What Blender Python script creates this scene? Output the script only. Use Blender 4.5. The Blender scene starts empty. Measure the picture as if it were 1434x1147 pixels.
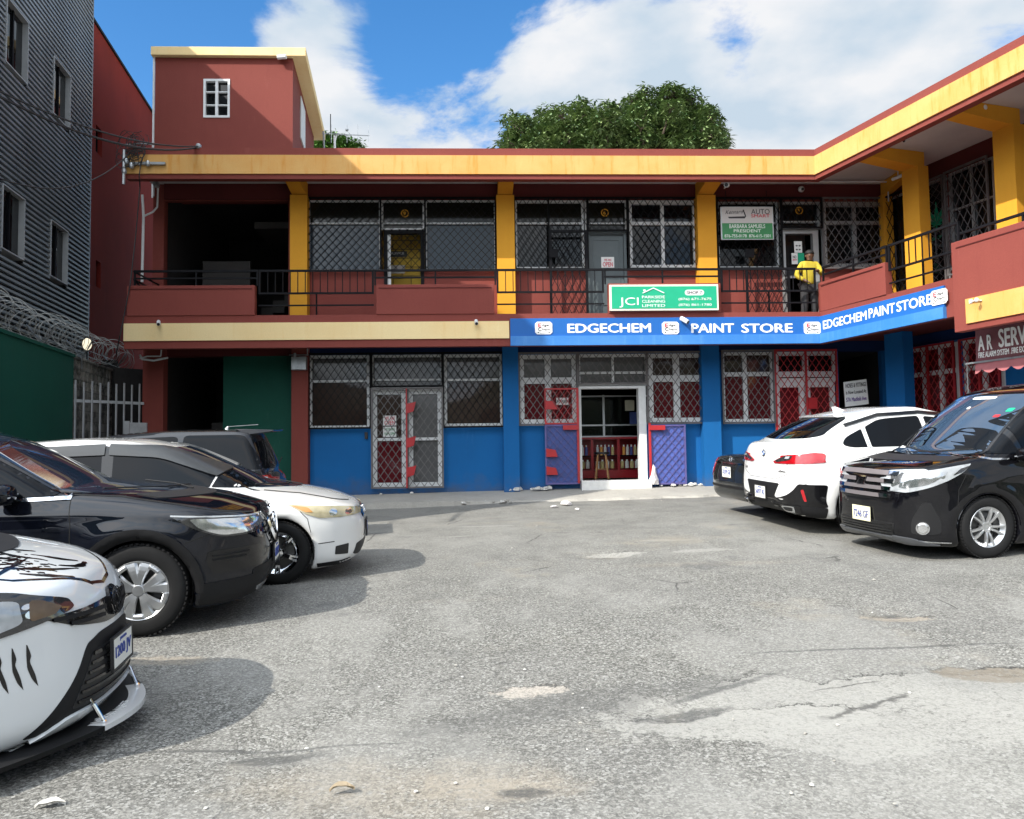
import bpy, bmesh, math, random
import numpy as np
from mathutils import Vector, Matrix, geometry
from mathutils.bvhtree import BVHTree
rad = math.radians
sc = bpy.context.scene
COL = sc.collection
random.seed(7); RNG = np.random.default_rng(7)

# ------------------------------------------------------------------ camera
EYE = Vector((0, 0, 1.75)); FPX = 1150.0; PITCH = math.atan(66.5/1150); ROLL = 0.014
R0 = Vector((1, 0, 0)); CF = Vector((0, math.cos(PITCH), math.sin(PITCH))); U0 = Vector((0, -math.sin(PITCH), math.cos(PITCH)))
CR = R0*math.cos(ROLL) - U0*math.sin(ROLL); CU = U0*math.cos(ROLL) + R0*math.sin(ROLL)
cam = bpy.data.cameras.new('camera'); cam.sensor_width = 36; cam.lens = 36*FPX/1434
cam.clip_start = 0.1; cam.clip_end = 3000
co = bpy.data.objects.new('camera', cam); COL.objects.link(co)
m = Matrix((CR, CU, -CF)).transposed().to_4x4(); m.translation = EYE
co.matrix_world = m; sc.camera = co

# ------------------------------------------------------------------ light
SUN = Vector((-0.95, -0.80, 1.0)).normalized()
ELEV = math.asin(SUN.z); AZ = math.atan2(SUN.x, SUN.y)
W = bpy.data.worlds.new('World'); sc.world = W; W.use_nodes = True
def build_sky():
    nt = W.node_tree; N = nt.nodes; L = nt.links; N.clear()
    def nd(t, **k):
        n = N.new(t)
        for a, b in k.items(): setattr(n, a, b)
        return n
    def mth(op, a, b=None, c=None, clamp=False):
        n = nd('ShaderNodeMath', operation=op); n.use_clamp = clamp
        for i, v in enumerate((a, b, c)):
            if v is None: continue
            if isinstance(v, (int, float)): n.inputs[i].default_value = v
            else: L.new(v, n.inputs[i])
        return n.outputs[0]
    sky = nd('ShaderNodeTexSky', sky_type='NISHITA', sun_disc=False)
    sky.sun_elevation = ELEV; sky.sun_rotation = AZ; sky.air_density = 1.0; sky.dust_density = 0.3; sky.ozone_density = 3.0
    tc = nd('ShaderNodeTexCoord'); sp = nd('ShaderNodeSeparateXYZ'); L.new(tc.outputs['Generated'], sp.inputs[0])
    x, y, z = sp.outputs
    zz = mth('ADD', mth('MAXIMUM', z, 0.0), 0.22)
    cb = nd('ShaderNodeCombineXYZ'); L.new(mth('DIVIDE', x, zz), cb.inputs[0]); L.new(mth('DIVIDE', y, zz), cb.inputs[1])
    n1 = nd('ShaderNodeTexNoise'); n1.inputs['Scale'].default_value = CLOUD_SC; n1.inputs['Detail'].default_value = 9; n1.inputs['Roughness'].default_value = 0.60; n1.inputs['Distortion'].default_value = 0.35
    mp = nd('ShaderNodeMapping'); L.new(cb.outputs[0], mp.inputs[0]); mp.inputs['Location'].default_value = CLOUD_OFF
    L.new(mp.outputs[0], n1.inputs['Vector'])
    # cloud banks and clear gaps, each a direction in the sky
    def blob(d, k, amp):
        v = Vector(d).normalized()
        dt = nd('ShaderNodeVectorMath', operation='DOT_PRODUCT'); L.new(tc.outputs['Generated'], dt.inputs[0]); dt.inputs[1].default_value = v
        return mth('MULTIPLY', mth('POWER', mth('MAXIMUM', dt.outputs['Value'], 0.0), k), amp)
    s = n1.outputs['Fac']
    for d, k, a in SKYBLOBS: s = mth('ADD', s, blob(d, k, a))
    mr = nd('ShaderNodeMapRange', interpolation_type='SMOOTHSTEP'); L.new(s, mr.inputs[0]); mr.inputs[1].default_value = CLOUD_T[0]; mr.inputs[2].default_value = CLOUD_T[1]
    n2 = nd('ShaderNodeTexNoise'); n2.inputs['Scale'].default_value = 4.6; n2.inputs['Detail'].default_value = 5; L.new(mp.outputs[0], n2.inputs['Vector'])
    cr = nd('ShaderNodeMapRange'); L.new(n2.outputs['Fac'], cr.inputs[0]); cr.inputs[1].default_value = 0.35; cr.inputs[2].default_value = 0.62; cr.inputs[3].default_value = 0; cr.inputs[4].default_value = 1
    cc = nd('ShaderNodeMix', data_type='RGBA'); L.new(cr.outputs[0], cc.inputs[0])
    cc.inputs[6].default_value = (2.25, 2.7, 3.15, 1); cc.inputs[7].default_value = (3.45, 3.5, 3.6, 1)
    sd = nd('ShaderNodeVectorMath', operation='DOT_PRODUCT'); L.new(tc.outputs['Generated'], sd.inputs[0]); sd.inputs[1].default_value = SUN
    fw = nd('ShaderNodeMapRange', interpolation_type='SMOOTHSTEP'); L.new(sd.outputs['Value'], fw.inputs[0]); fw.inputs[1].default_value = 0.3; fw.inputs[2].default_value = 0.92; fw.inputs[3].default_value = 1.0; fw.inputs[4].default_value = 4.2  # clouds toward the sun brightened, out of view, to lift the shaded walls
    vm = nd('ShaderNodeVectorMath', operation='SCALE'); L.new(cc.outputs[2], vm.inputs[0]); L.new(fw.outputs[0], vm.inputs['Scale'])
    mx = nd('ShaderNodeMix', data_type='RGBA'); L.new(mr.outputs[0], mx.inputs[0])
    hs = nd('ShaderNodeHueSaturation'); hs.inputs['Saturation'].default_value = 1.28; hs.inputs['Value'].default_value = .88; L.new(sky.outputs[0], hs.inputs['Color'])
    L.new(hs.outputs[0], mx.inputs[6]); L.new(vm.outputs[0], mx.inputs[7])
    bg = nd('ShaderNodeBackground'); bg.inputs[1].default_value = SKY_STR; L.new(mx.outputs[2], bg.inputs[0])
    out = nd('ShaderNodeOutputWorld'); L.new(bg.outputs[0], out.inputs[0])
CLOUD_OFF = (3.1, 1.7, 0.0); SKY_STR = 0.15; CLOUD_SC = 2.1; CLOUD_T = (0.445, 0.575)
def sdir(px, py):
    return CF + CR*((px-717)/FPX) + CU*((573.5-py)/FPX)
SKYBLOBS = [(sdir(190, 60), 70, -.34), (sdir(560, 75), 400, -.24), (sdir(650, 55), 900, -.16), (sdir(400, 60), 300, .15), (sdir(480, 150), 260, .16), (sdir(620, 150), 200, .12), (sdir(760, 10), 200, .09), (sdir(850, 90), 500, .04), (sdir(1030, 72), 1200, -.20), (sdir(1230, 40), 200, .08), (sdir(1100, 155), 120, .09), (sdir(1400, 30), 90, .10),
            (SUN, 2.0, .20), (Vector((.5, -.8, .3)), 2.5, .12), (Vector((0, 0, 1)), 3, .05)]  # cloud cover added behind the camera to whiten and raise ambient light
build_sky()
sl = bpy.data.lights.new('sun', 'SUN'); sl.energy = 3.5; sl.angle = rad(0.5); sl.color = (1, .95, .86)
so = bpy.data.objects.new('sun', sl); COL.objects.link(so); so.rotation_euler = (-SUN).to_track_quat('-Z', 'Y').to_euler(); so.location = (-20, -20, 30)
sc.view_settings.view_transform = 'Standard'; sc.view_settings.look = 'None'; sc.view_settings.gamma = 1
sc.view_settings.use_curve_mapping = False; sc.view_settings.exposure = 0.80
sc.cycles.use_adaptive_sampling = True; sc.cycles.adaptive_threshold = 0.02; sc.cycles.max_bounces = 6
sc.cycles.use_denoising = True

# ------------------------------------------------------------------ photo measurements -> places
def ray(px, py): return (CF + CR*((px-717)/FPX) + CU*((573.5-py)/FPX)).normalized()
def g(x, y):
    """height of the sloping lot"""
    yy = min(max(y, -12.0), 18.5); xx = min(max(x, -12.0), 12.0)
    return 0.13 + 0.0455*yy + 0.012*xx
def on_ground(px, py):
    d = ray(px, py); p = EYE.copy(); t = 1.0
    for i in range(60):
        q = EYE + d*t; h = q.z - g(q.x, q.y); t += h/max(1e-3, -(d.z) + 0.0455*d.y)*0.9
    return EYE + d*t
class Frame:
    """a wall: s runs along it, d goes into the building, z is up"""
    def __init__(f, O, e, inn): f.O = Vector((O[0], O[1], 0)); f.e = Vector((e[0], e[1], 0)).normalized(); f.n = Vector((inn[0], inn[1], 0)).normalized()
    def w(f, s, z, d=0.0): return f.O + f.e*s + f.n*d + Vector((0, 0, z))
    def hit(f, px, py, d=0.0):
        r = ray(px, py); o = f.O + f.n*d; N = Vector((-f.e.y, f.e.x, 0))
        t = (o-EYE).dot(N)/r.dot(N); p = EYE + r*t
        return (p-o).dot(f.e), p.z
    def S(f, px, py, d=0.0): return f.hit(px, py, d)[0]
    def Z(f, px, py, d=0.0): return f.hit(px, py, d)[1]
YAW = math.atan(1150*3.9e-5)
FA = Frame((0, 16.1), (math.cos(YAW), math.sin(YAW)), (-math.sin(YAW), math.cos(YAW)))
SC = FA.S(1141, 225)
Cpt = FA.w(SC, 0)
WA = rad(18.06)
FW = Frame((Cpt.x, Cpt.y), (math.sin(WA), -math.cos(WA)), (math.cos(WA), math.sin(WA)))

# ------------------------------------------------------------------ mesh collecting
class MB:
    def __init__(s): s.v = []; s.f = []; s.m = []
    def add(s, vs, fs, mi=0):
        o = len(s.v); s.v += [tuple(p) for p in vs]
        for f in fs: s.f.append(tuple(o+i for i in f)); s.m.append(mi)
    def hexa(s, c, mi=0):   # 8 corners: bottom 4, top 4
        s.add(c, [(0, 3, 2, 1), (4, 5, 6, 7), (0, 1, 5, 4), (1, 2, 6, 5), (2, 3, 7, 6), (3, 0, 4, 7)], mi)
    def box(s, x0, y0, z0, x1, y1, z1, mi=0):
        s.hexa([(x0, y0, z0), (x1, y0, z0), (x1, y1, z0), (x0, y1, z0), (x0, y0, z1), (x1, y0, z1), (x1, y1, z1), (x0, y1, z1)], mi)
    def fb(s, F, s0, s1, z0, z1, d0, d1, mi=0):
        s.hexa([F.w(s0, z0, d0), F.w(s1, z0, d0), F.w(s1, z0, d1), F.w(s0, z0, d1), F.w(s0, z1, d0), F.w(s1, z1, d0), F.w(s1, z1, d1), F.w(s0, z1, d1)], mi)
    def quad(s, a, b, c, d, mi=0): s.add([a, b, c, d], [(0, 1, 2, 3)], mi)
    def bar(s, a, b, r, n=4, mi=0, rot=0.785, r2=None):
        a = Vector(a); b = Vector(b); d = b-a
        if d.length < 1e-6: return
        d.normalize(); u = d.cross(Vector((0, 0, 1)) if abs(d.z) < .95 else Vector((0, 1, 0))).normalized(); v = d.cross(u)
        if r2 is None: r2 = r
        vs = []
        for p, q in ((a, r), (b, r2)):
            for i in range(n):
                t = rot + 2*math.pi*i/n; vs.append(p + u*(q*math.cos(t)) + v*(q*math.sin(t)))
        fs = [(i, (i+1) % n, n+(i+1) % n, n+i) for i in range(n)] + [tuple(range(n))[::-1], tuple(range(n, 2*n))]
        s.add(vs, fs, mi)
    def path(s, pts, r, n=6, mi=0):
        for a, b in zip(pts[:-1], pts[1:]): s.bar(a, b, r, n, mi)
    def ball(s, c, r, n=8, mi=0, sx=1, sy=1, sz=1):
        c = Vector(c); vs = []; fs = []; k = n//2+1
        for i in range(k+1):
            ph = math.pi*i/k
            for j in range(n):
                th = 2*math.pi*j/n; vs.append(c+Vector((r*sx*math.sin(ph)*math.cos(th), r*sy*math.sin(ph)*math.sin(th), r*sz*math.cos(ph))))
        for i in range(k):
            for j in range(n): fs.append((i*n+j, (i+1)*n+j, (i+1)*n+(j+1) % n, i*n+(j+1) % n))
        s.add(vs, fs, mi)
    def build(s, name, mats, parent=None, smooth=False, bevel=0.0):
        if not isinstance(mats, (list, tuple)): mats = [mats]
        me = bpy.data.meshes.new(name)
        off = Vector((0, 0, 0)); inv = None
        if parent is not None: inv = parent.get('_w')
        me.from_pydata(s.v, [], s.f)
        for mm in mats: me.materials.append(mm)
        if len(mats) > 1: me.polygons.foreach_set('material_index', s.m)
        if smooth: me.polygons.foreach_set('use_smooth', [True]*len(s.f))
        me.update()
        o = bpy.data.objects.new(name, me); COL.objects.link(o)
        if parent is not None:
            o.parent = parent
            if parent.get('_origin') is not None:      # parent placed in the world: mesh was given in world coordinates
                wo = parent['_origin']; me.transform(Matrix.Translation(-Vector(wo)))
                o['_origin'] = wo
        if bevel > 0:
            b = o.modifiers.new('bevel', 'BEVEL'); b.width = bevel; b.segments = 2; b.limit_method = 'ANGLE'; b.angle_limit = rad(50)
        return o
def tag(o, label=None, cat=None, group=None, kind=None):
    if label: o['label'] = label
    if cat: o['category'] = cat
    if group: o['group'] = group
    if kind: o['kind'] = kind
    return o
def thing(name, label, cat, loc=(0, 0, 0), rot=None, group=None, world=True):
    o = bpy.data.objects.new(name, None); COL.objects.link(o); o.location = loc; o.empty_display_size = .2
    if rot is not None: o.rotation_euler = rot
    if world: o['_origin'] = tuple(loc)
    return tag(o, label, cat, group)
def solo(mb, name, mats, label, cat, group=None, loc=None, smooth=False, bevel=0, kind=None):
    """a thing that is one mesh; its origin goes to its base"""
    o = mb.build(name, mats, None, smooth, bevel); me = o.data
    a = np.array(mb.v)
    c = Vector(loc) if loc is not None else Vector((float(a[:, 0].mean()), float(a[:, 1].mean()), float(a[:, 2].min())))
    me.transform(Matrix.Translation(-c)); o.location = c; o['_origin'] = tuple(c)
    return tag(o, label, cat, group, kind)

# ------------------------------------------------------------------ materials
def srgb(r, g_, b):
    f = lambda c: (c/255/12.92) if c/255 <= .04045 else ((c/255+.055)/1.055)**2.4
    return (f(r), f(g_), f(b), 1)
class NT:
    def __init__(s, name):
        s.m = bpy.data.materials.new(name); s.m.use_nodes = True; s.t = s.m.node_tree; s.N = s.t.nodes; s.L = s.t.links
        s.b = s.N['Principled BSDF']; s.tc = s.N.new('ShaderNodeTexCoord'); s.geo = s.N.new('ShaderNodeNewGeometry')
    def set(s, k, v):
        if hasattr(v, 'default_value') or isinstance(v, bpy.types.NodeSocket): s.L.new(v, s.b.inputs[k])
        else: s.b.inputs[k].default_value = v
    def vec(s, scale=(1, 1, 1), loc=(0, 0, 0), rot=(0, 0, 0), src=None):
        mp = s.N.new('ShaderNodeMapping'); s.L.new(src or s.geo.outputs['Position'], mp.inputs[0])
        mp.inputs['Scale'].default_value = scale; mp.inputs['Location'].default_value = loc; mp.inputs['Rotation'].default_value = rot
        return mp.outputs[0]
    def noise(s, scale, detail=4, rough=.55, vec=None, dist=0, out='Fac'):
        n = s.N.new('ShaderNodeTexNoise'); n.inputs['Scale'].default_value = scale; n.inputs['Detail'].default_value = detail
        n.inputs['Roughness'].default_value = rough; n.inputs['Distortion'].default_value = dist
        s.L.new(vec if vec is not None else s.geo.outputs['Position'], n.inputs['Vector']); return n.outputs[out]
    def voro(s, scale, vec=None, feature='F1', out='Distance', rnd=1):
        n = s.N.new('ShaderNodeTexVoronoi'); n.feature = feature; n.inputs['Scale'].default_value = scale; n.inputs['Randomness'].default_value = rnd
        s.L.new(vec if vec is not None else s.geo.outputs['Position'], n.inputs['Vector']); return n.outputs[out]
    def math(s, op, a, b=None, c=None, clamp=False):
        n = s.N.new('ShaderNodeMath'); n.operation = op; n.use_clamp = clamp
        for i, v in enumerate((a, b, c)):
            if v is None: continue
            if isinstance(v, (int, float)): n.inputs[i].default_value = v
            else: s.L.new(v, n.inputs[i])
        return n.outputs[0]
    def ramp(s, v, a, b, lo=0., hi=1., smooth=True):
        n = s.N.new('ShaderNodeMapRange'); n.interpolation_type = 'SMOOTHSTEP' if smooth else 'LINEAR'
        s.L.new(v, n.inputs[0])
        for i, q in enumerate((a, b, lo, hi)): n.inputs[i+1].default_value = q
        return n.outputs[0]
    def mix(s, f, a, b, mode='MIX'):
        n = s.N.new('ShaderNodeMix'); n.data_type = 'RGBA'; n.blend_type = mode
        for i, v in ((0, f), (6, a), (7, b)):
            if isinstance(v, (int, float, tuple)): n.inputs[i].default_value = v
            else: s.L.new(v, n.inputs[i])
        return n.outputs[2]
    def sep(s, v=None):
        n = s.N.new('ShaderNodeSeparateXYZ'); s.L.new(v if v is not None else s.geo.outputs['Position'], n.inputs[0]); return n.outputs
    def bump(s, h, strength=.3, dist=.01, normal=None):
        n = s.N.new('ShaderNodeBump'); n.inputs['Strength'].default_value = strength; n.inputs['Distance'].default_value = dist
        s.L.new(h, n.inputs['Height'])
        if normal is not None: s.L.new(normal, n.inputs['Normal'])
        s.L.new(n.outputs[0], s.b.inputs['Normal']); return n.outputs[0]
def mul(c, k): return (c[0]*k, c[1]*k, c[2]*k, 1)
def plaster(name, col, col2=None, rough=.75, streak=.25, big=.8, fine=.12, grime=0):
    """painted render: uneven coat, rain streaks running down, fine grain"""
    n = NT(name); c2 = col2 or mul(col, .72)
    a = n.noise(big, 5, .6); st = n.noise(2.2, 6, .65, n.vec((3.5, 3.5, .35)))
    f = n.math('ADD', n.math('MULTIPLY', n.ramp(a, .38, .68), .5), n.math('MULTIPLY', n.ramp(st, .5, .78), streak*2), clamp=True)
    c = n.mix(f, col, c2)
    c = n.mix(n.ramp(n.noise(60, 3), .35, .7, 0, fine), c, mul(col, .55))
    pale = n.ramp(n.noise(1.1, 7, .75, n.vec((2.2, 2.2, .5), (5, 2, 1))), .60, .72, 0, .14); c = n.mix(pale, c, (min(1, col[0]*1.5+.08), min(1, col[1]*1.5+.08), min(1, col[2]*1.5+.08), 1))
    if grime:
        sx, sy, sz = n.sep(); gz = n.ramp(n.math('ADD', sz, n.math('MULTIPLY', n.noise(2.6, 6, .7), .9)), 1.30, 1.85, grime, 0); c = n.mix(gz, c, (.10, .095, .085, 1))
    n.set('Base Color', c); n.set('Roughness', rough); n.set('Specular IOR Level', .22); n.bump(n.noise(45, 4), .25, .006); return n.m
def plain(name, col, rough=.5, metal=0., spec=.5, var=.0, bump=0., coat=0.):
    n = NT(name)
    if var: n.set('Base Color', n.mix(n.ramp(n.noise(6, 6, .6), .35, .7), col, mul(col, 1-var)))
    else: n.set('Base Color', col)
    n.set('Roughness', rough); n.set('Metallic', metal); n.set('Specular IOR Level', spec); n.set('Coat Weight', coat); n.set('Coat Roughness', .02)
    if bump: n.bump(n.noise(120, 3), bump, .003)
    return n.m
def emis(name, col, e=1.):
    n = NT(name); n.set('Base Color', col); n.set('Emission Color', col); n.set('Emission Strength', e); return n.m

RED = (.222, .053, .041, 1); RED_D = (.165, .030, .025, 1)
M = {}
M['maroon'] = plaster('maroon_wall_paint', RED, (.19, .042, .034, 1), streak=.22, fine=.2)
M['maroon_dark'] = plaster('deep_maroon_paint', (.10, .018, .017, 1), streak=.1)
M['yellow'] = plaster('ochre_yellow_paint', (.72, .34, .03, 1), (.60, .26, .025, 1), streak=.15)
M['cream'] = plaster('faded_yellow_band_paint', (.66, .385, .135, 1), (.62, .28, .06, 1), streak=.7, big=1.2)
M['cream2'] = plaster('pale_cream_band_paint', (.86, .67, .36, 1), (.82, .58, .27, 1), streak=.35, big=.8)
M['blue'] = plaster('royal_blue_wall_paint', (.006, .115, .34, 1), (.006, .095, .28, 1), streak=.2, grime=.55)
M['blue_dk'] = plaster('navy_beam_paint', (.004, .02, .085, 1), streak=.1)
M['blue_sign'] = plaster('sign_blue_paint', (.018, .125, .42, 1), (.018, .11, .36, 1), streak=.1, rough=.45)
M['blue_lt'] = plaster('light_blue_ledge_paint', (.04, .19, .52, 1), (.10, .28, .60, 1), streak=.3, rough=.5)
M['green'] = plaster('dark_green_wall_paint', (.008, .075, .052, 1), streak=.1)
M['greenwall'] = plaster('boundary_green_paint', (.007, .085, .058, 1), (.006, .06, .045, 1), streak=.12, big=.5)
M['concrete'] = plaster('bare_concrete', (.42, .40, .36, 1), (.27, .255, .23, 1), rough=.9, streak=.2, fine=.4)
M['soffit'] = plaster('off_white_soffit_paint', (.62, .60, .58, 1), rough=.85, streak=.05)
M['white'] = plain('white_painted_metal', (.72, .73, .73, 1), .45, var=.12)
M['white_tile'] = plain('white_tile', (.74, .73, .70, 1), .3, var=.15)
M['iron'] = plain('black_iron_paint', (.006, .006, .008, 1), .6, spec=.15, var=.2)
M['grille'] = plain('dark_grille_iron', (.006, .006, .007, 1), .65, spec=.12, var=.2)
M['grille_lt'] = plain('weathered_grille_paint', (.13, .12, .12, 1), .55, var=.35)
M['grille_red'] = plain('red_grille_paint', (.42, .018, .022, 1), .45, var=.25)
M['grille_pur'] = plain('violet_grille_paint', (.10, .09, .26, 1), .5, var=.2)
M['galv'] = plain('galvanised_steel', (.42, .44, .45, 1), .4, metal=.7, var=.3)
M['steel_door'] = plain('grey_steel_door', (.075, .095, .10, 1), .4, var=.12)
M['alu'] = plain('aluminium_frame', (.5, .52, .53, 1), .35, metal=.6, var=.1)
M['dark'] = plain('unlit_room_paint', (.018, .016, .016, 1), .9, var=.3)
M['black'] = plain('black_plastic', (.012, .012, .013, 1), .5)
M['wood'] = plain('pale_stool_wood', (.42, .22, .09, 1), .55, var=.3)
M['paper'] = plain('white_paper', (.78, .78, .76, 1), .8, var=.05)
M['redplate'] = plain('red_lock_plate_paint', (.42, .014, .018, 1), .4, var=.15)
M['cable'] = plain('black_cable', (.02, .018, .018, 1), .6)
def glass_mat(name, col, rough=.04, ior=1.6, wav=.0):
    n = NT(name); n.set('Base Color', col); n.set('Roughness', rough); n.set('IOR', ior)
    if wav: n.bump(n.noise(1.6, 2, .5), wav, .05)
    return n.m
M['glass'] = glass_mat('dark_window_glass', (.006, .007, .008, 1), .03, 1.42, .10)
M['glass_blue'] = glass_mat('blue_grey_blind_glass', (.035, .052, .07, 1), .12, 1.4, .05)
M['glass_olive'] = glass_mat('olive_transom_glass', (.012, .012, .008, 1), .08, 1.4, .05)
M['glass_maroon'] = glass_mat('maroon_tinted_glass', (.10, .010, .014, 1), .05, 1.45, .08)
M['glass_grey'] = glass_mat('curtain_grey_glass', (.11, .11, .11, 1), .08, 1.45, .05)
M['glass_brown'] = glass_mat('brown_tinted_glass', (.04, .024, .02, 1), .05, 1.5, .08)

# ------------------------------------------------------------------ lettering: collected, then turned into meshes together
TXT = []
def text(s, F, s0, s1, zc, h, d, mat, parent, name='lettering', bold=.0, shear=0., slope=0., thick=.004, fit=True):
    """letters between s0 and s1 on wall plane F at depth d (front), cap height h, centred on zc"""
    TXT.append((s, F, s0, s1, zc, h, d, mat, parent, name, bold, shear, slope, thick, fit))
def flush_text():
    objs = []
    for t in TXT:
        c = bpy.data.curves.new('t', 'FONT'); c.body = t[0]; c.size = 1; c.extrude = 0.01; c.resolution_u = 3
        o = bpy.data.objects.new('t', c); COL.objects.link(o); objs.append(o)
    bpy.context.view_layer.update(); dg = bpy.context.evaluated_depsgraph_get()
    for t, o in zip(TXT, objs):
        s, F, s0, s1, zc, h, d, mat, parent, name, bold, shear, slope, thick, fit = t
        me = bpy.data.meshes.new_from_object(o.evaluated_get(dg))
        if bold:                 # heavier strokes: the letters laid over themselves, shifted a little
            bm = bmesh.new(); src = bmesh.new(); src.from_mesh(me); me2 = bpy.data.meshes.new('t')
            for q, (ux, uy) in enumerate(((-1, 0), (1, 0), (0, .6), (0, -.6))):
                me3 = me.copy(); me3.transform(Matrix.Translation((ux*bold, uy*bold, q*.0012))); bm.from_mesh(me3); bpy.data.meshes.remove(me3)
            bm.to_mesh(me); bm.free(); src.free(); bpy.data.meshes.remove(me2)
        n = len(me.vertices); a = np.zeros(n*3); me.vertices.foreach_get('co', a); a = a.reshape(-1, 3)
        x0, x1 = a[:, 0].min(), a[:, 0].max(); y0 = a[:, 1].min(); y1 = a[:, 1].max(); z0, z1 = a[:, 2].min(), a[:, 2].max()
        kx = (s1-s0)/(x1-x0); ky = h/(y1-y0)
        if not fit: kx = ky
        out = np.zeros_like(a)
        for i in range(n):
            lx = (a[i, 0]-x0)*kx + shear*(a[i, 1]-y0)*ky; lz = (a[i, 1]-y0)*ky - h/2
            dd = d - (a[i, 2]-z0)/(z1-z0)*thick
            p = F(s0+lx, zc+lz+slope*lx, dd) if callable(F) else F.w(s0+lx, zc+lz+slope*lx, dd)
            out[i] = p
        if parent is not None and parent.get('_origin') is not None: out -= np.array(parent['_origin'])
        me.vertices.foreach_set('co', out.ravel()); me.materials.clear(); me.materials.append(mat); me.update(); me.name = name
        q = bpy.data.objects.new(name, me); COL.objects.link(q); q.parent = parent
        c = o.data; bpy.data.objects.remove(o); bpy.data.curves.remove(c)
    TXT.clear()
# ================================================================== GROUND
def spot(n, P, x, y, rx, ry, ang=0., wob=.35, soft=.25, nz=None):
    """mask of an irregular patch of the lot centred at x, y"""
    v = n.vec((1, 1, 1), (0, 0, 0), (0, 0, 0), P)
    mp = n.N.new('ShaderNodeMapping'); mp.vector_type = 'TEXTURE'; n.L.new(P, mp.inputs[0])
    mp.inputs['Location'].default_value = (x, y, 0); mp.inputs['Rotation'].default_value = (0, 0, ang); mp.inputs['Scale'].default_value = (rx, ry, 1)
    ad = n.N.new('ShaderNodeVectorMath'); ad.operation = 'MULTIPLY_ADD'; n.L.new(nz, ad.inputs[0]); ad.inputs[1].default_value = (3.4*wob+.9,)*3; n.L.new(mp.outputs[0], ad.inputs[2])
    sb = n.N.new('ShaderNodeVectorMath'); sb.operation = 'SUBTRACT'; n.L.new(ad.outputs[0], sb.inputs[0]); sb.inputs[1].default_value = ((3.4*wob+.9)*.5,)*3; fl = n.N.new('ShaderNodeVectorMath'); fl.operation = 'MULTIPLY'; n.L.new(sb.outputs[0], fl.inputs[0]); fl.inputs[1].default_value = (1, 1, 0)
    l = n.N.new('ShaderNodeVectorMath'); l.operation = 'LENGTH'; n.L.new(fl.outputs[0], l.inputs[0]); d = l.outputs['Value']
    return n.ramp(d, 1-soft, 1+soft, 1, 0)
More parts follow.
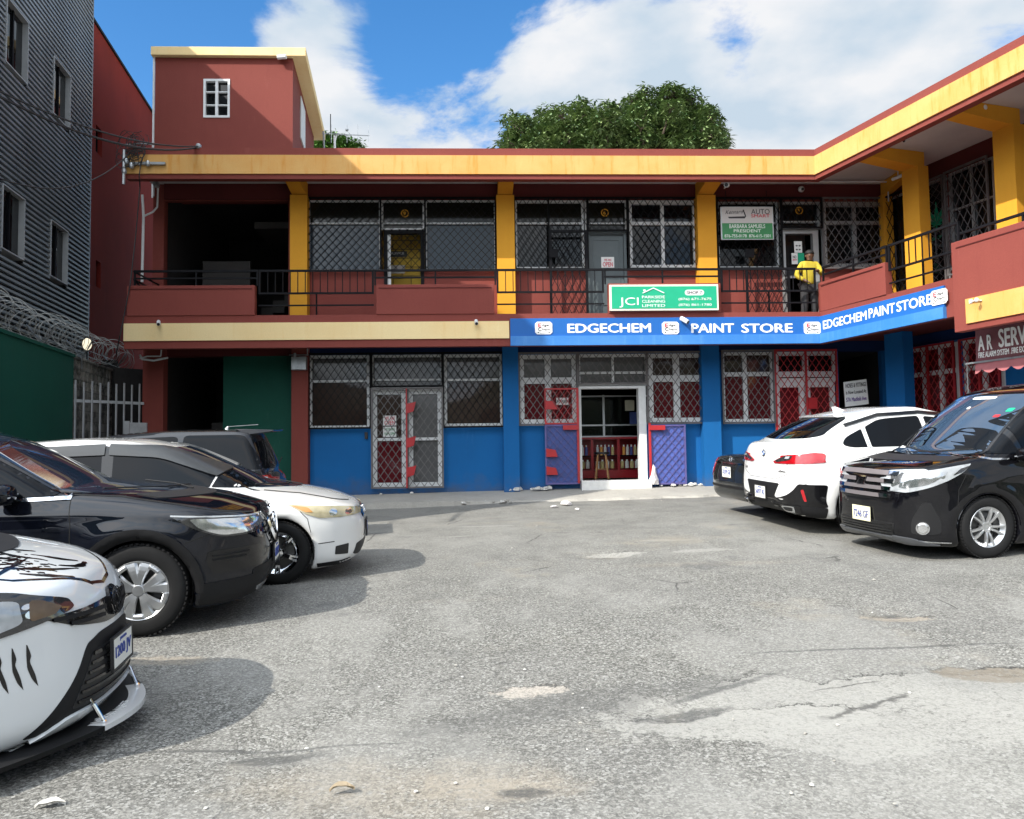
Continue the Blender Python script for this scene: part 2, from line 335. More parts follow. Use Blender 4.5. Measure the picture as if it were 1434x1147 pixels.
def asphalt():
    n = NT('worn_asphalt'); pos = n.geo.outputs['Position']
    sx, sy, sz = n.sep(); cb = n.N.new('ShaderNodeCombineXYZ'); n.L.new(sx, cb.inputs[0]); n.L.new(sy, cb.inputs[1]); P = cb.outputs[0]
    big = n.noise(.35, 5, .6, P); mid = n.noise(1.6, 6, .65, P); edge = n.noise(3.2, 8, .75, P); fine_e = n.noise(9., 6, .72, P, out='Color'); mid_e = n.noise(3.0, 7, .7, P, out='Color'); big_e = n.noise(1.3, 8, .7, P, out='Color')
    # bitumen with stones of three sizes
    v1 = n.voro(78, P, out='Color'); v1x = n.N.new('ShaderNodeSeparateColor'); n.L.new(v1, v1x.inputs[0])
    v2 = n.voro(150, P, out='Color'); v2x = n.N.new('ShaderNodeSeparateColor'); n.L.new(v2, v2x.inputs[0])
    st = n.math('ADD', n.math('MULTIPLY', v1x.outputs[0], .6), n.math('MULTIPLY', v2x.outputs[1], .4))
    base = n.mix(n.ramp(st, .18, .9), (.066, .064, .057, 1), (.290, .283, .256, 1))
    pale = n.ramp(v1x.outputs[2], .87, .93); base = n.mix(n.math('MULTIPLY', pale, .8), base, (.40, .395, .37, 1))
    dk = n.ramp(v2x.outputs[0], .84, .9); base = n.mix(n.math('MULTIPLY', dk, .6), base, (.05, .049, .045, 1))
    base = n.mix(n.ramp(big, .35, .65, 0, .32), base, (.20, .195, .185, 1))
    base = n.mix(n.ramp(mid, .50, .74, 0, .42), base, (.095, .093, .087, 1), 'MIX')
    blot = n.ramp(n.noise(.75, 7, .72, n.vec((1, .6, 1), (2, 7, 0))), .46, .58, 0, .40); base = n.mix(blot, base, (.29, .283, .262, 1))
    far = n.ramp(sy, 6, 13, 0, .55)
    base = n.mix(far, base, n.mix(n.ramp(mid, .35, .7), (.215, .210, .19, 1), (.145, .141, .128, 1)))
    # grit: small pits and worn-through spots, at a scale of a few centimetres
    g1 = n.noise(22, 5, .7, P); pit = n.math('MULTIPLY', n.ramp(g1, .60, .70), n.ramp(mid, .30, .62, .15, .75)); base = n.mix(n.math('MULTIPLY', pit, .55), base, (.055, .053, .048, 1))
    wn = n.ramp(n.noise(34, 4, .65, n.vec((1, 1, 1), (3, 1, 0))), .58, .70, 0, .45); base = n.mix(wn, base, (.36, .35, .325, 1))
    c = base; h = n.math('MULTIPLY', n.math('SUBTRACT', 1.0, n.voro(62, P)), .5)
    # patches: (photo place, half sizes, colour, amount, wobble, softness)
    for px, py, rx, ry, an, col, amt, wob, soft in SPOTS:
        p = on_ground(px, py)
        mk = spot(n, P, p.x, p.y, rx, ry, an, wob, soft, big_e if rx*ry > .5 else mid_e if rx*ry > .05 else fine_e)
        f = n.math('MULTIPLY', mk, n.math('MULTIPLY', n.ramp(st, .0, .75, amt*.5, amt), n.ramp(g1, .66, .50, .25, 1)))
        c = n.mix(f, c, col)
        if (px, py) in RIMS:        # broken lip of a worn-through patch: its step's shade painted along the far side
            rim = n.math('MULTIPLY', n.math('MULTIPLY', n.math('MULTIPLY', mk, n.math('SUBTRACT', 1.0, mk)), 4.0), n.ramp(sy, p.y-ry*.1, p.y+ry*.35))
            rim = n.math('MULTIPLY', rim, n.ramp(mid, .38, .55, .25, 1)); c = n.mix(rim, c, (.045, .043, .04, 1))
    # cracks
    vc = n.voro(.55, n.mix(.16, P, n.noise(2.2, 5, .6, P, out='Color'), 'ADD'), 'DISTANCE_TO_EDGE')
    cr = n.math('MULTIPLY', n.ramp(n.math('ADD', vc, n.math('MULTIPLY', n.noise(25, 3, .6, P), .012)), .007, .014, 1, 0), n.ramp(n.noise(.7, 3, .5, P), .55, .62))
    c = n.mix(n.math('MULTIPLY', cr, .7), c, (.045, .042, .04, 1))
    # oil drips where cars stand, sandy dirt drifts
    oil = n.ramp(n.noise(.9, 4, .6, n.vec((1, 1, 1), (9, 3, 0))), .63, .72, 0, .5); c = n.mix(oil, c, (.09, .09, .09, 1))
    dirt = n.ramp(n.noise(.6, 6, .7, n.vec((1, 1, 1), (4, 11, 0))), .56, .72, 0, .55); c = n.mix(dirt, c, (.27, .24, .19, 1))
    n.set('Base Color', c); n.set('Roughness', .88); n.set('Specular IOR Level', .35)
    hh = n.math('ADD', n.math('MULTIPLY', st, .5), n.math('MULTIPLY', edge, .6)); hh = n.math('SUBTRACT', n.math('ADD', hh, n.math('MULTIPLY', g1, .9)), n.math('MULTIPLY', cr, 1.2))
    n.bump(hh, .55, .012); return n.m
RIMS = {(1250, 990), (1060, 1010), (745, 966), (1258, 862), (860, 775), (1395, 938)}
PALE = (.33, .322, .295, 1); SAND = (.31, .27, .215, 1); DRK = (.07, .07, .068, 1); BRN = (.20, .17, .13, 1)
SPOTS = [  # photo px, photo py, rx, ry, angle, colour, amount, wobble, softness
    (1250, 990, 1.45, .58, -.05, PALE, .75, .36, .045), (1060, 1010, .75, .22, .1, PALE, .8, .40, .06), (1420, 1060, .8, .4, 0, PALE, .5, .3, .4),
    (1395, 938, .38, .15, .0, BRN, .9, .35, .12), (745, 966, .22, .11, .1, (.42, .38, .33, 1), .9, .5, .12), (960, 998, .26, .07, .3, DRK, .9, .35, .3),
    (820, 985, 1.0, .16, .35, DRK, .42, .45, .35), (1230, 908, .9, .022, .06, DRK, .85, .5, .4), (1010, 965, .5, .03, .55, DRK, .8, .5, .4), (860, 775, .35, .14, 0, PALE, .85, .45, .12), (845, 778, .16, .07, 0, DRK, .9, .4, .3),
    (985, 772, .42, .09, .2, PALE, .75, .4, .3), (930, 757, .3, .08, 0, PALE, .7, .4, .3), (1258, 862, .26, .1, 0, SAND, .85, .45, .12), (1245, 858, .12, .05, 0, DRK, .8, .3, .3),
    (560, 1100, .7, .3, 0, SAND, .45, .4, .5), (90, 990, .4, .2, 0, SAND, .4, .4, .4), (230, 925, .3, .1, 0, SAND, .8, .4, .4), (380, 1060, .22, .07, .2, DRK, .8, .4, .3),
    (330, 1049, .8, .014, .05, DRK, .8, .3, .5), (680, 737, .55, .05, 0, PALE, .7, .4, .4), (640, 752, .2, .05, 0, PALE, .6, .4, .4), (1120, 1130, .9, .25, 0, PALE, .3, .4, .5),
    (690, 1100, .35, .12, 0, SAND, .55, .4, .4), (735, 1105, .12, .05, 0, DRK, .9, .4, .3), (1000, 790, .9, .12, 0, SAND, .25, .4, .5), (1400, 985, .9, .3, 0, PALE, .35, .4, .4)]
M['asphalt'] = asphalt()
HOLES = [(on_ground(px, py), r, dpt) for px, py, r, dpt in ((1395, 936, .34, .035), (845, 777, .22, .04), (960, 996, .22, .03), (1250, 860, .2, .03), (745, 966, .18, .012), (385, 1052, .14, .03), (735, 1103, .18, .02))]
def ground():
    xs = np.concatenate([[-900, -300, -120, -60, -30, -18], np.arange(-12, 12.01, .11), [18, 30, 60, 120, 300, 900]])
    ys = np.concatenate([[-300, -100, -40, -20, -12, -6, -2], np.arange(1.5, 19, .09), [24, 40, 80, 200, 500, 1500]])
    X, Y = np.meshgrid(xs, ys, indexing='ij')
    Z = 0.13 + 0.0455*np.clip(Y, -12, 18.5) + 0.012*np.clip(X, -12, 12)
    inn = (X > -12) & (X < 12) & (Y > 1.5) & (Y < 16.5)
    und = .010*np.sin(1.3*X+.5*Y)*np.sin(.9*Y-.4*X) + .006*np.sin(3.1*X+1.7*Y+1)*np.sin(2.3*Y) + .003*np.sin(7*X-3*Y)*np.sin(6*Y+X)
    Z = Z + np.where(inn, und, 0)
    for p, r, dp in HOLES:
        q = ((X-p.x)**2/(r*1.5)**2 + (Y-p.y)**2/r**2); Z -= dp*np.exp(-q**1.5)*1.0
    nx, ny = len(xs), len(ys); v = np.stack([X, Y, Z], -1).reshape(-1, 3)
    i, j = np.meshgrid(np.arange(nx-1), np.arange(ny-1), indexing='ij'); a = (i*ny+j).ravel(); f = np.stack([a, a+ny, a+ny+1, a+1], -1)
    me = bpy.data.meshes.new('parking_lot'); me.from_pydata(v.tolist(), [], f.tolist()); me.materials.append(M['asphalt'])
    me.polygons.foreach_set('use_smooth', [True]*len(f)); me.update()
    o = bpy.data.objects.new('parking_lot', me); COL.objects.link(o); tag(o, kind='structure')
ground()

def sidewalk():
    """low concrete apron along the foot of the building; its outer end is broken off"""
    mb = MB(); N = 90; W0 = 1.34
    s0, s1 = FA.S(330, 700, 0), FA.S(640, 705, 0)
    prev = None
    sE = FA.S(1040, 690, 1.0)
    for k in range(N+1):
        s = s0 + (sE-s0)*k/N; t = min(1, max(0, (s-s1)/.55))
        out = -.32 + .25*t + .03*math.sin(5*s)+.02*math.sin(13*s+1)
        hgt = .10 - .065*t + .008*math.sin(7*s)
        a = FA.w(s, 0, W0); b = FA.w(s, 0, out); c = FA.w(s, 0, out-.03)
        za = g(a.x, a.y)+.13+.0*t; zb = g(b.x, b.y)+hgt; zc = g(c.x, c.y)-.03
        cur = [(a.x, a.y, za), (b.x, b.y, zb), (c.x, c.y, zc)]
        if prev:
            mb.quad(prev[1], cur[1], cur[0], prev[0]); mb.quad(prev[2], cur[2], cur[1], prev[1])
        prev = cur
    o = mb.build('sidewalk', M['concrete']); tag(o, kind='structure')
sidewalk()

# ================================================================== LEFT SIDE: green wall, clad building, red building, block wall
LD = Vector((-.1680, .9858, 0)).normalized()   # runs away from the camera
def LF(c): return Frame((-c, 0), (LD.x, LD.y), (-LD.y, LD.x))
FL = LF(5.76); FC = LF(6.3); FR_ = LF(6.42)
EYEZ = 1.75
def green_wall():
    z1 = FL.Z(60, 481); sE = FL.S(103, 520)
    t = thing('boundary_wall', 'dark green painted block boundary wall behind the cars parked on the left', 'wall', FL.w(12, g(-7.8, 12), 0))
    mb = MB(); mb.fb(FL, -6, sE, -1.5, z1-.06, 0, .2); mb.build('wall', M['greenwall'], t)
    mb = MB(); mb.fb(FL, -6, sE+.01, z1-.06, z1, -.03, .23); mb.build('coping', M['greenwall'], t)
    return z1, sE
GWZ, GWS = green_wall()
def block_mat():
    n = NT('rough_grey_blocks'); u = n.vec((1, 1, 1))
    x, y, z = n.sep(); cb = n.N.new('ShaderNodeCombineXYZ'); n.L.new(y, cb.inputs[0]); n.L.new(z, cb.inputs[1])
    br = n.N.new('ShaderNodeTexBrick'); n.L.new(cb.outputs[0], br.inputs[0]); br.inputs['Scale'].default_value = 1; br.inputs['Brick Width'].default_value = .4; br.inputs['Row Height'].default_value = .2
    br.inputs['Mortar Size'].default_value = .012; br.inputs['Color1'].default_value = (.36, .345, .30, 1); br.inputs['Color2'].default_value = (.26, .25, .22, 1); br.inputs['Mortar'].default_value = (.2, .19, .17, 1)
    c = n.mix(n.ramp(n.noise(2.5, 6, .7), .45, .62, 0, .85), br.outputs[0], (.035, .035, .03, 1))
    n.set('Base Color', c); n.set('Roughness', .95); n.bump(n.noise(14, 8, .7), .6, .03); return n.m
M['block'] = block_mat()
def block_wall():
    z1 = FL.Z(108, 498); s1 = GWS+2.6
    t = thing('block_wall', 'rough unpainted grey concrete block wall with punched holes behind the white bar gate', 'wall', FL.w(GWS+1, g(-8, 16), .1))
    mb = MB(); s = GWS; 
    # pierced blocks along the top course
    zz = z1-.62
    mb.fb(FL, GWS+.02, s1, -1, zz, .06, .26)
    mb.fb(FL, GWS+.02, s1, z1-.05, z1, .05, .27)
    k = 0
    while s < s1:
        mb.fb(FL, s+.03, s+.13, zz, z1-.05, .06, .26)
        for j in range(3): mb.fb(FL, s+.13, s+.27, zz+.2*j-.03, zz+.2*j+.05, .07, .25)
        s += .24
    mb.build('wall', M['block'], t)
    mb = MB(); mb.fb(FL, s1, s1+.2, -1, z1+.2, .0, .3); mb.build('end_pier', M['dark'], t)
block_wall()
M['galv_w0'] = plain('grey_window_reveal', (.36, .37, .38, 1), .5, var=.1)
def clad_building():
    s0, s1 = 9.1, FC.S(124, 300); z0 = GWZ-.55; z1 = 12.75; per = .102
    t = thing('clad_building', 'tall building clad in ribbed grey metal sheet with narrow white framed windows', 'building', FC.w(12, 0, 2))
    # window openings: near column and far column
    ncol = (FC.S(6, 60), FC.S(36, 60)); fcol = (FC.S(73, 120), FC.S(96, 120))
    rows = [(FC.Z(73, 158), FC.Z(73, 79)), (FC.Z(70, 386), FC.Z(70, 309))]
    rows_n = [(FC.Z(6, 82)-.0, FC.Z(6, -20)), (FC.Z(6, 345), FC.Z(6, 259))]
    rows = [rows[0], rows[1]]; rows_n = rows
    wins = [(ncol, r) for r in rows] + [(fcol, r) for r in rows]
    mb = MB(); mcore = MB()
    sp = sorted({s0, s1, ncol[0], ncol[1], fcol[0], fcol[1]})
    prof = [(0, .02), (.06, -.03), (.46, -.034), (.56, .01)]
    for a, b in zip(sp[:-1], sp[1:]):
        hz = [r for (c, r) in wins if abs(c[0]-a) < 1e-6 and abs(c[1]-b) < 1e-6]
        k = 0
        while z0 + k*per < z1:
            zb = z0+k*per; k += 1
            if any(h[0]-.04 < zb+per*.5 < h[1]+.04 for h in hz): continue
            for (t0, d0), (t1, d1) in zip(prof[:-1], prof[1:]):
                mb.quad(FC.w(a, zb+t0*per, d0), FC.w(b, zb+t0*per, d0), FC.w(b, zb+t1*per, d1), FC.w(a, zb+t1*per, d1))
    back = MB(); back.fb(FC, s0, s1, z0, z1, .10, .11) if False else None
    n = NT('ribbed_grey_cladding'); n.set('Base Color', n.mix(n.ramp(n.noise(1.2, 5, .6, n.vec((1, 1, .3))), .35, .7), (.27, .30, .325, 1), (.20, .225, .245, 1)))
    n.set('Metallic', .35); n.set('Roughness', .42); M['clad'] = n.m
    mb.build('cladding', M['clad'], t)
    mb = MB()
    mb.fb(FC, s0-.0, s1+.02, -1, z1+.02, .22, 9)            # body of the block behind the sheets
    mb.build('wall', M['dark'], t)
    mb = MB(); mb.fb(FC, s0-.05, s1+.03, z1, z1+.25, -.06, 9.1); mb.fb(FC, s1, s1+.04, z0, z1, -.035, .3); mb.fb(FC, s0-.04, s0, z0, z1, -.035, .3); mb.build('edge_trim', M['clad'], t)
    for c, r in wins:
        fr = MB(); a, b = c; z_, zt = r; w = .022
        fr.fb(FC, a-w, a, z_-w, zt+w, -.045, .2); fr.fb(FC, b, b+w, z_-w, zt+w, -.045, .2); fr.fb(FC, a, b, zt, zt+w, -.045, .2); fr.fb(FC, a, b, z_-w, z_, -.045, .2)
        o = fr.build('window', M['galv_w0'], t)
        p = MB(); p.fb(FC, a, b, z_, zt, .06, .09); p.build('pane', M['glass'], o)
        q = MB(); q.fb(FC, (a+b)/2-.02, (a+b)/2+.02, z_, zt, .03, .062); q.fb(FC, a, b, z_+(zt-z_)*.0, z_+.04, .03, .062); q.build('frame', M['iron'], o)
clad_building()
def red_building():
    s0 = FC.S(124, 300)+.05; s1 = FR_.S(214, 160); z1 = FR_.Z(180, 107)
    M['redb'] = plaster('brick_red_render', (.23, .028, .021, 1), (.17, .022, .017, 1), streak=.2, big=.6, rough=.95)
    t = thing('red_building', 'tall plain brick red rendered building wall in the gap beside the clad building', 'building', FR_.w(20, 0, 1))
    zz = FR_.Z(170, 95); ho = [(FR_.S(134, 200), FR_.S(143, 200), FR_.Z(138, 216), FR_.Z(138, 178)), (FR_.S(134, 390), FR_.S(141, 390), FR_.Z(138, 403), FR_.Z(138, 366))]
    mb = MB(); wall_holes(mb, FR_, s0, s1+3, -1, z1, 0, .25, [(a, b, c, d) for a, b, c, d in ho]); mb.fb(FR_, s0, s1+3, -1, z1-.01, .55, 6); mb.build('wall', M['redb'], t)
    mb = MB(); mb.fb(FR_, s0, s1+3.02, z1, z1+.06, -.04, 6.1); mb.build('parapet_cap', M['iron'], t)
    for a, b, c, d in ho:
        o = MB(); w = .04; o.fb(FR_, a, a+w, c, d, .1, .2); o.fb(FR_, b-w, b, c, d, .1, .2); o.fb(FR_, a+w, b-w, d-w, d, .1, .2); o.fb(FR_, a+w, b-w, c, c+w, .1, .2)
        o = o.build('window', M['iron'], t); p = MB(); p.fb(FR_, a, b, c, d, .2, .22); p.build('pane', M['glass'], o)
def wall_holes(mb, F, s0, s1, z0, z1, d0, d1, holes, mi=0):
    S_ = sorted({s0, s1} | {v for h in holes for v in h[:2] if s0 < v < s1}); Z_ = sorted({z0, z1} | {v for h in holes for v in h[2:4] if z0 < v < z1})
    def solid(i, j):
        if i < 0 or j < 0 or i >= len(S_)-1 or j >= len(Z_)-1: return False
        s = (S_[i]+S_[i+1])/2; z = (Z_[j]+Z_[j+1])/2
        return not any(h[0] < s < h[1] and h[2] < z < h[3] for h in holes)
    for i in range(len(S_)-1):
        for j in range(len(Z_)-1):
            if not solid(i, j): continue
            a, b = S_[i], S_[i+1]; c, d = Z_[j], Z_[j+1]; w = F.w
            mb.quad(w(a, c, d0), w(b, c, d0), w(b, d, d0), w(a, d, d0), mi); mb.quad(w(b, c, d1), w(a, c, d1), w(a, d, d1), w(b, d, d1), mi)
            if not solid(i-1, j): mb.quad(w(a, c, d1), w(a, c, d0), w(a, d, d0), w(a, d, d1), mi)
            if not solid(i+1, j): mb.quad(w(b, c, d0), w(b, c, d1), w(b, d, d1), w(b, d, d0), mi)
            if not solid(i, j-1): mb.quad(w(a, c, d1), w(b, c, d1), w(b, c, d0), w(a, c, d0), mi)
            if not solid(i, j+1): mb.quad(w(a, d, d0), w(b, d, d0), w(b, d, d1), w(a, d, d1), mi)
red_building()

def bar_gate():
    """white bars closing the alley between the block wall and the building"""
    a = FL.w(GWS-.05, 0, 0); b = FA.w(FA.S(200, 600, 1.0), 0, 1.0)
    F = Frame((a.x, a.y), (b.x-a.x, b.y-a.y), (0, 1)); Ln = (b-a).length
    zt = F.Z(150, 537); zr = F.Z(150, 563); t = thing('bar_gate', 'white vertical bar gate across the alley beside the block wall', 'gate', (a+b)/2+Vector((0, 0, .7)))
    mb = MB(); k = 0; s = .05
    while s < Ln:
        mb.fb(F, s, s+.02, .75, zt + (.0 if k % 2 else .03), -.02, .02); s += .155; k += 1
    mb.build('bars', M['galv_w'], t)
    mb = MB(); mb.fb(F, .02, Ln, zr-.025, zr+.03, .0215, .05); mb.build('rail', M['galv_w'], t); mb = MB(); mb.fb(F, .02, Ln, .95, 1.0, .0215, .05); mb.build('rail', M['galv_w'], t)
    mb = MB(); s = F.S(192, 598); mb.fb(F, s-.22, s+.22, F.Z(192, 608), F.Z(192, 592), -.06, .0); mb.fb(F, s-.23, s-.12, F.Z(188, 612), F.Z(188, 590), -.09, -.06); mb.build('lock_box', M['galv_w'], t)
    # dark plates standing in the alley behind
    mb = MB(); mb.fb(F, F.S(160, 560, 1.2), F.S(203, 560, 1.2), .6, F.Z(180, 516, 1.2), 1.2, 1.3); solo(mb, 'alley_panel', M['dark'], 'dark panel closing the alley far behind the white bar gate', 'panel')
M['galv_w'] = plain('weathered_white_bars', (.40, .41, .42, 1), .6, var=.2)
bar_gate()
def razor_wire():
    t = thing('razor_wire', 'coiled razor wire on Y brackets along the top of the green wall and alley', 'razor wire', FL.w(12, GWZ, .1))
    z = GWZ+.30
    zE = FL.Z(195, 515, 0)
    mb = MB(); rnd = random.Random(3)
    pts_all = []
    for coil, (r, off, ph, zo) in enumerate(((.27, .1, 0, .02), (.22, .06, 1.3, -.02))):
        N = 1700 if coil == 0 else 1300; sA, sB = 8.2, GWS+3.6; turns = (sB-sA)/(.27+.06*coil); pts = []
        for i in range(N):
            q = i/(N-1); s = sA+(sB-sA)*q; a = turns*2*math.pi*q+ph
            rr = r*(1+.14*math.sin(a*.37+coil)+.08*math.sin(a*1.7))
            pts.append(FL.w(s+.10*math.sin(a*.5+coil), z+zo+rr*math.sin(a)+.04*math.sin(s*2.1), off+rr*math.cos(a)))
        mb.path(pts, .0055, 3)
        for i in range(0, N, 5):
            p = pts[i]; d = Vector((rnd.uniform(-1, 1), rnd.uniform(-1, 1), rnd.uniform(-1, 1))).normalized()*.022
            mb.add([p-d, p+d, p+Vector((d.z, -d.x, d.y))*.5], [(0, 1, 2)])
    mb.build('coil', M['razor'], t)
    for px in (63, 116, 163):
        F = FL; s = F.S(px, 480+px*.32); b = MB()
        base = F.w(s, GWZ-.02, .02)
        b.bar(base, F.w(s-.14, GWZ+.33, -.22), .015); b.bar(base, F.w(s+.06, GWZ+.36, .34), .015); b.bar(base, base-Vector((0, 0, .2)), .015)
        b.build('bracket', M['galv'], t)
    b = MB()
    for dz, dd in ((.05, -.02), (.3, .3)): b.bar(FL.w(8, GWZ+dz, dd), FL.w(GWS+3.7, GWZ+dz, dd), .006, 4)
    b.build('strand_wire', M['galv'], t)
M['razor'] = plain('razor_wire_steel', (.36, .36, .34, 1), .45, metal=.3, var=.4)
razor_wire()
def wall_lamp():
    p = FL.w(FL.S(122, 482, -.1), FL.Z(122, 482, -.1), -.1)
    mb = MB(); d = (EYE-p).normalized(); u = d.cross(Vector((0, 0, 1))).normalized(); v = u.cross(d)
    n = 20; ring = [p+u*.085*math.cos(2*math.pi*i/n)+v*.12*math.sin(2*math.pi*i/n) for i in range(n)]
    t = thing('round_lamp', 'small round white lamp at the end of the green wall under the razor wire', 'lamp', p-Vector((0, 0, .12)))
    mb.add(ring+[p+d*.03], [(i, (i+1) % n, n) for i in range(n)]); mb.build('lens', emis('lit_lamp_lens', (.9, .8, .6, 1), .6), t, smooth=True)
    mb = MB(); back = [q-d*.08 for q in ring]; big = [p+(q-p)*1.15 for q in ring]
    mb.add(big+back, [(i, (i+1) % n, n+(i+1) % n, n+i) for i in range(n)]+[tuple(range(n, 2*n))]+[]); mb.bar(p-d*.08, p-Vector((.0, 0, .3)), .015); mb.build('housing', M['iron'], t)
wall_lamp()

# ================================================================== TREES behind the roof
def leaf_mat(name, a, b):
    n = NT(name); oi = n.N.new('ShaderNodeObjectInfo')
    at = n.N.new('ShaderNodeAttribute'); at.attribute_name = 'tint'; at.attribute_type = 'GEOMETRY'
    n.set('Base Color', n.mix(at.outputs['Fac'], a, b)); n.set('Roughness', .42); n.set('Specular IOR Level', .6)
    n.set('Transmission Weight', 0.0); n.set('Subsurface Weight', 0.0)
    return n.m
M['leaf'] = leaf_mat('mango_leaf', (.055, .11, .035, 1), (.25, .32, .12, 1)); M['leaf2'] = leaf_mat('light_leaf', (.04, .11, .02, 1), (.16, .30, .05, 1))
M['bark'] = plain('brown_bark', (.09, .065, .045, 1), .9, var=.4, bump=.5)
def tree(name, label, base, trunk_h, lobes, nleaf, ll, mat, seed, group=None):
    """lobes: (centre, radii); leaves sit in drooping sprays near each lobe's surface"""
    rng = np.random.default_rng(seed); t = thing(name, label, 'tree', base, group=group)
    b = Vector(base); mb = MB(); top = b+Vector((0, 0, trunk_h)); mb.bar(b, top, .3, 8, r2=.2)
    for c, r in lobes:
        c = Vector(c); mid = top.lerp(c, .5)+Vector((0, 0, -.3)); mb.bar(top, mid, .12, 6, r2=.08); mb.bar(mid, c, .08, 5, r2=.03)
        for k in range(5):
            d = Vector(rng.normal(size=3)).normalized(); mb.bar(c, c+Vector((d.x*r[0], d.y*r[1], d.z*r[2]))*.7, .035, 4, r2=.012)
    mb.build('trunk', M['bark'], t)
    tot = sum(r[0]*r[2] for c, r in lobes); V = []; T = []
    for c, r in lobes:
        ns = int(nleaf*r[0]*r[2]/tot/9)
        for k in range(ns):
            d = rng.normal(size=3); d /= np.linalg.norm(d)
            bumpy = 1+.13*math.sin(5*d[0]+3*d[2]+seed)*math.sin(4*d[2]-2*d[1])+.08*math.sin(11*d[0]+7*d[1])
            q = (rng.uniform(.45, 1)**.45)*bumpy
            if rng.random() < .10: q *= 1.14
            p = np.array(c)+d*np.array(r)*q; tint = min(1, max(0, rng.normal(.42, .22)))
            for j in range(9):
                az = rng.uniform(0, 2*math.pi); dr = rng.uniform(-1.0, .15); a = np.array([math.cos(az), math.sin(az), dr]); a /= np.linalg.norm(a)
                L = ll*rng.uniform(.6, 1.25); w = L*.16; side = np.cross(a, [0, 0, 1.0]); side /= np.linalg.norm(side)+1e-6
                o = p+rng.normal(size=3)*.05
                V += [o, o+a*L*.45+side*w, o+a*L, o+a*L*.45-side*w]; T += [min(1, max(0, tint+rng.normal(0, .12)))]*4
    V = np.array(V); nq = len(V)//4; me = bpy.data.meshes.new('crown')
    V -= np.array(base)
    me.vertices.add(len(V)); me.vertices.foreach_set('co', V.ravel()); me.loops.add(nq*4); me.loops.foreach_set('vertex_index', np.arange(nq*4))
    me.polygons.add(nq); me.polygons.foreach_set('loop_start', np.arange(nq)*4); me.polygons.foreach_set('loop_total', np.full(nq, 4)); me.update()
    at = me.attributes.new('tint', 'FLOAT', 'POINT'); at.data.foreach_set('value', np.array(T, dtype=np.float32)); me.materials.append(mat)
    o = bpy.data.objects.new('crown', me); COL.objects.link(o); o.parent = t
def at_depth(px, py, Y):
    r = ray(px, py); return EYE + r*(Y/r.y)
lob = []
DY = 13
for px, py, Y, rx, rz in ((712, 208, 29, .7, .75), (745, 185, 29, 1.1, 1.15), (795, 172, 30, 1.3, 1.2), (775, 195, 28, 1.3, 1.3), (838, 178, 29, 1.1, 1.15), (872, 165, 30, 1.1, 1.1), (850, 200, 27.5, 1.4, 1.2), (915, 155, 29, 1.2, 1.15),
                          (952, 160, 29.5, 1.0, 1.1), (925, 190, 28, 1.4, 1.4), (975, 185, 29, 1.1, 1.2), (1000, 205, 29, .7, .8), (895, 195, 27.8, 1.0, 1.0), (962, 205, 28, 1.2, .9), (735, 215, 29, 1.3, .9), (810, 215, 29, 2, .9), (900, 225, 29, 3, 1)):
    p = at_depth(px, py+DY, Y); lob.append(((p.x, p.y, p.z-.1), (rx*.93, rx*.85, rz*.86)))
rl = random.Random(8)
for c, r in list(lob):
    for k in range(7):
        a = rl.uniform(0, 6.28); e = rl.uniform(-.2, 1.3); d = Vector((math.cos(a)*math.cos(e), math.sin(a)*math.cos(e)-.2, math.sin(e))); q = Vector(c)+Vector((d.x*r[0], d.y*r[1], d.z*r[2]))*.98; k_ = rl.uniform(.26, .46)
        lob.append((tuple(q), (r[0]*k_, r[1]*k_, r[2]*k_)))
pb = at_depth(860, 300, 29)
tree('mango_tree', 'big dark green leafy tree rising behind the flat roof', (pb.x, pb.y, 1), 7.5, lob, 80000, .24, M['leaf'], 4)
lob = []
for px, py, Y, rx, rz in ((452, 204, 27, .38, .55), (478, 208, 27, .5, .5), (497, 212, 27, .35, .35), (465, 214, 27, .7, .4)):
    p = at_depth(px, py, Y); lob.append(((p.x, p.y, p.z), (rx, rx, rz)))
pb = at_depth(470, 300, 27)
tree('small_tree', 'light green treetop peeping over the roof beside the stair tower', (pb.x, pb.y, 1), 7.5, lob, 7000, .17, M['leaf2'], 5)

# unseen dark ring added behind the camera to darken reflections in glass and paint
def reflection_ring():
    rng = np.random.default_rng(12); mb = MB(); N = 72; prev = None
    for i in range(N+1):
        a = math.pi*1.02 + math.pi*.96*i/N; h = 15+4*math.sin(5*a)+2*math.sin(13*a+1)+1.2*math.sin(29*a); R = 62
        cur = [(R*math.cos(a), R*math.sin(a), -3), ((R+3)*math.cos(a), (R+3)*math.sin(a), h*.6), ((R+14)*math.cos(a), (R+14)*math.sin(a), h)]
        if prev:
            for j in (0, 1): mb.quad(prev[j], prev[j+1], cur[j+1], cur[j])
        prev = cur
    n = NT('reflection_ring_tone'); n.set('Base Color', n.mix(n.ramp(n.noise(.25, 6, .7), .4, .6), (.03, .05, .02, 1), (.12, .11, .08, 1))); n.set('Roughness', .95)
    tag(mb.build('reflection_ring', n.m), kind='structure')
reflection_ring()
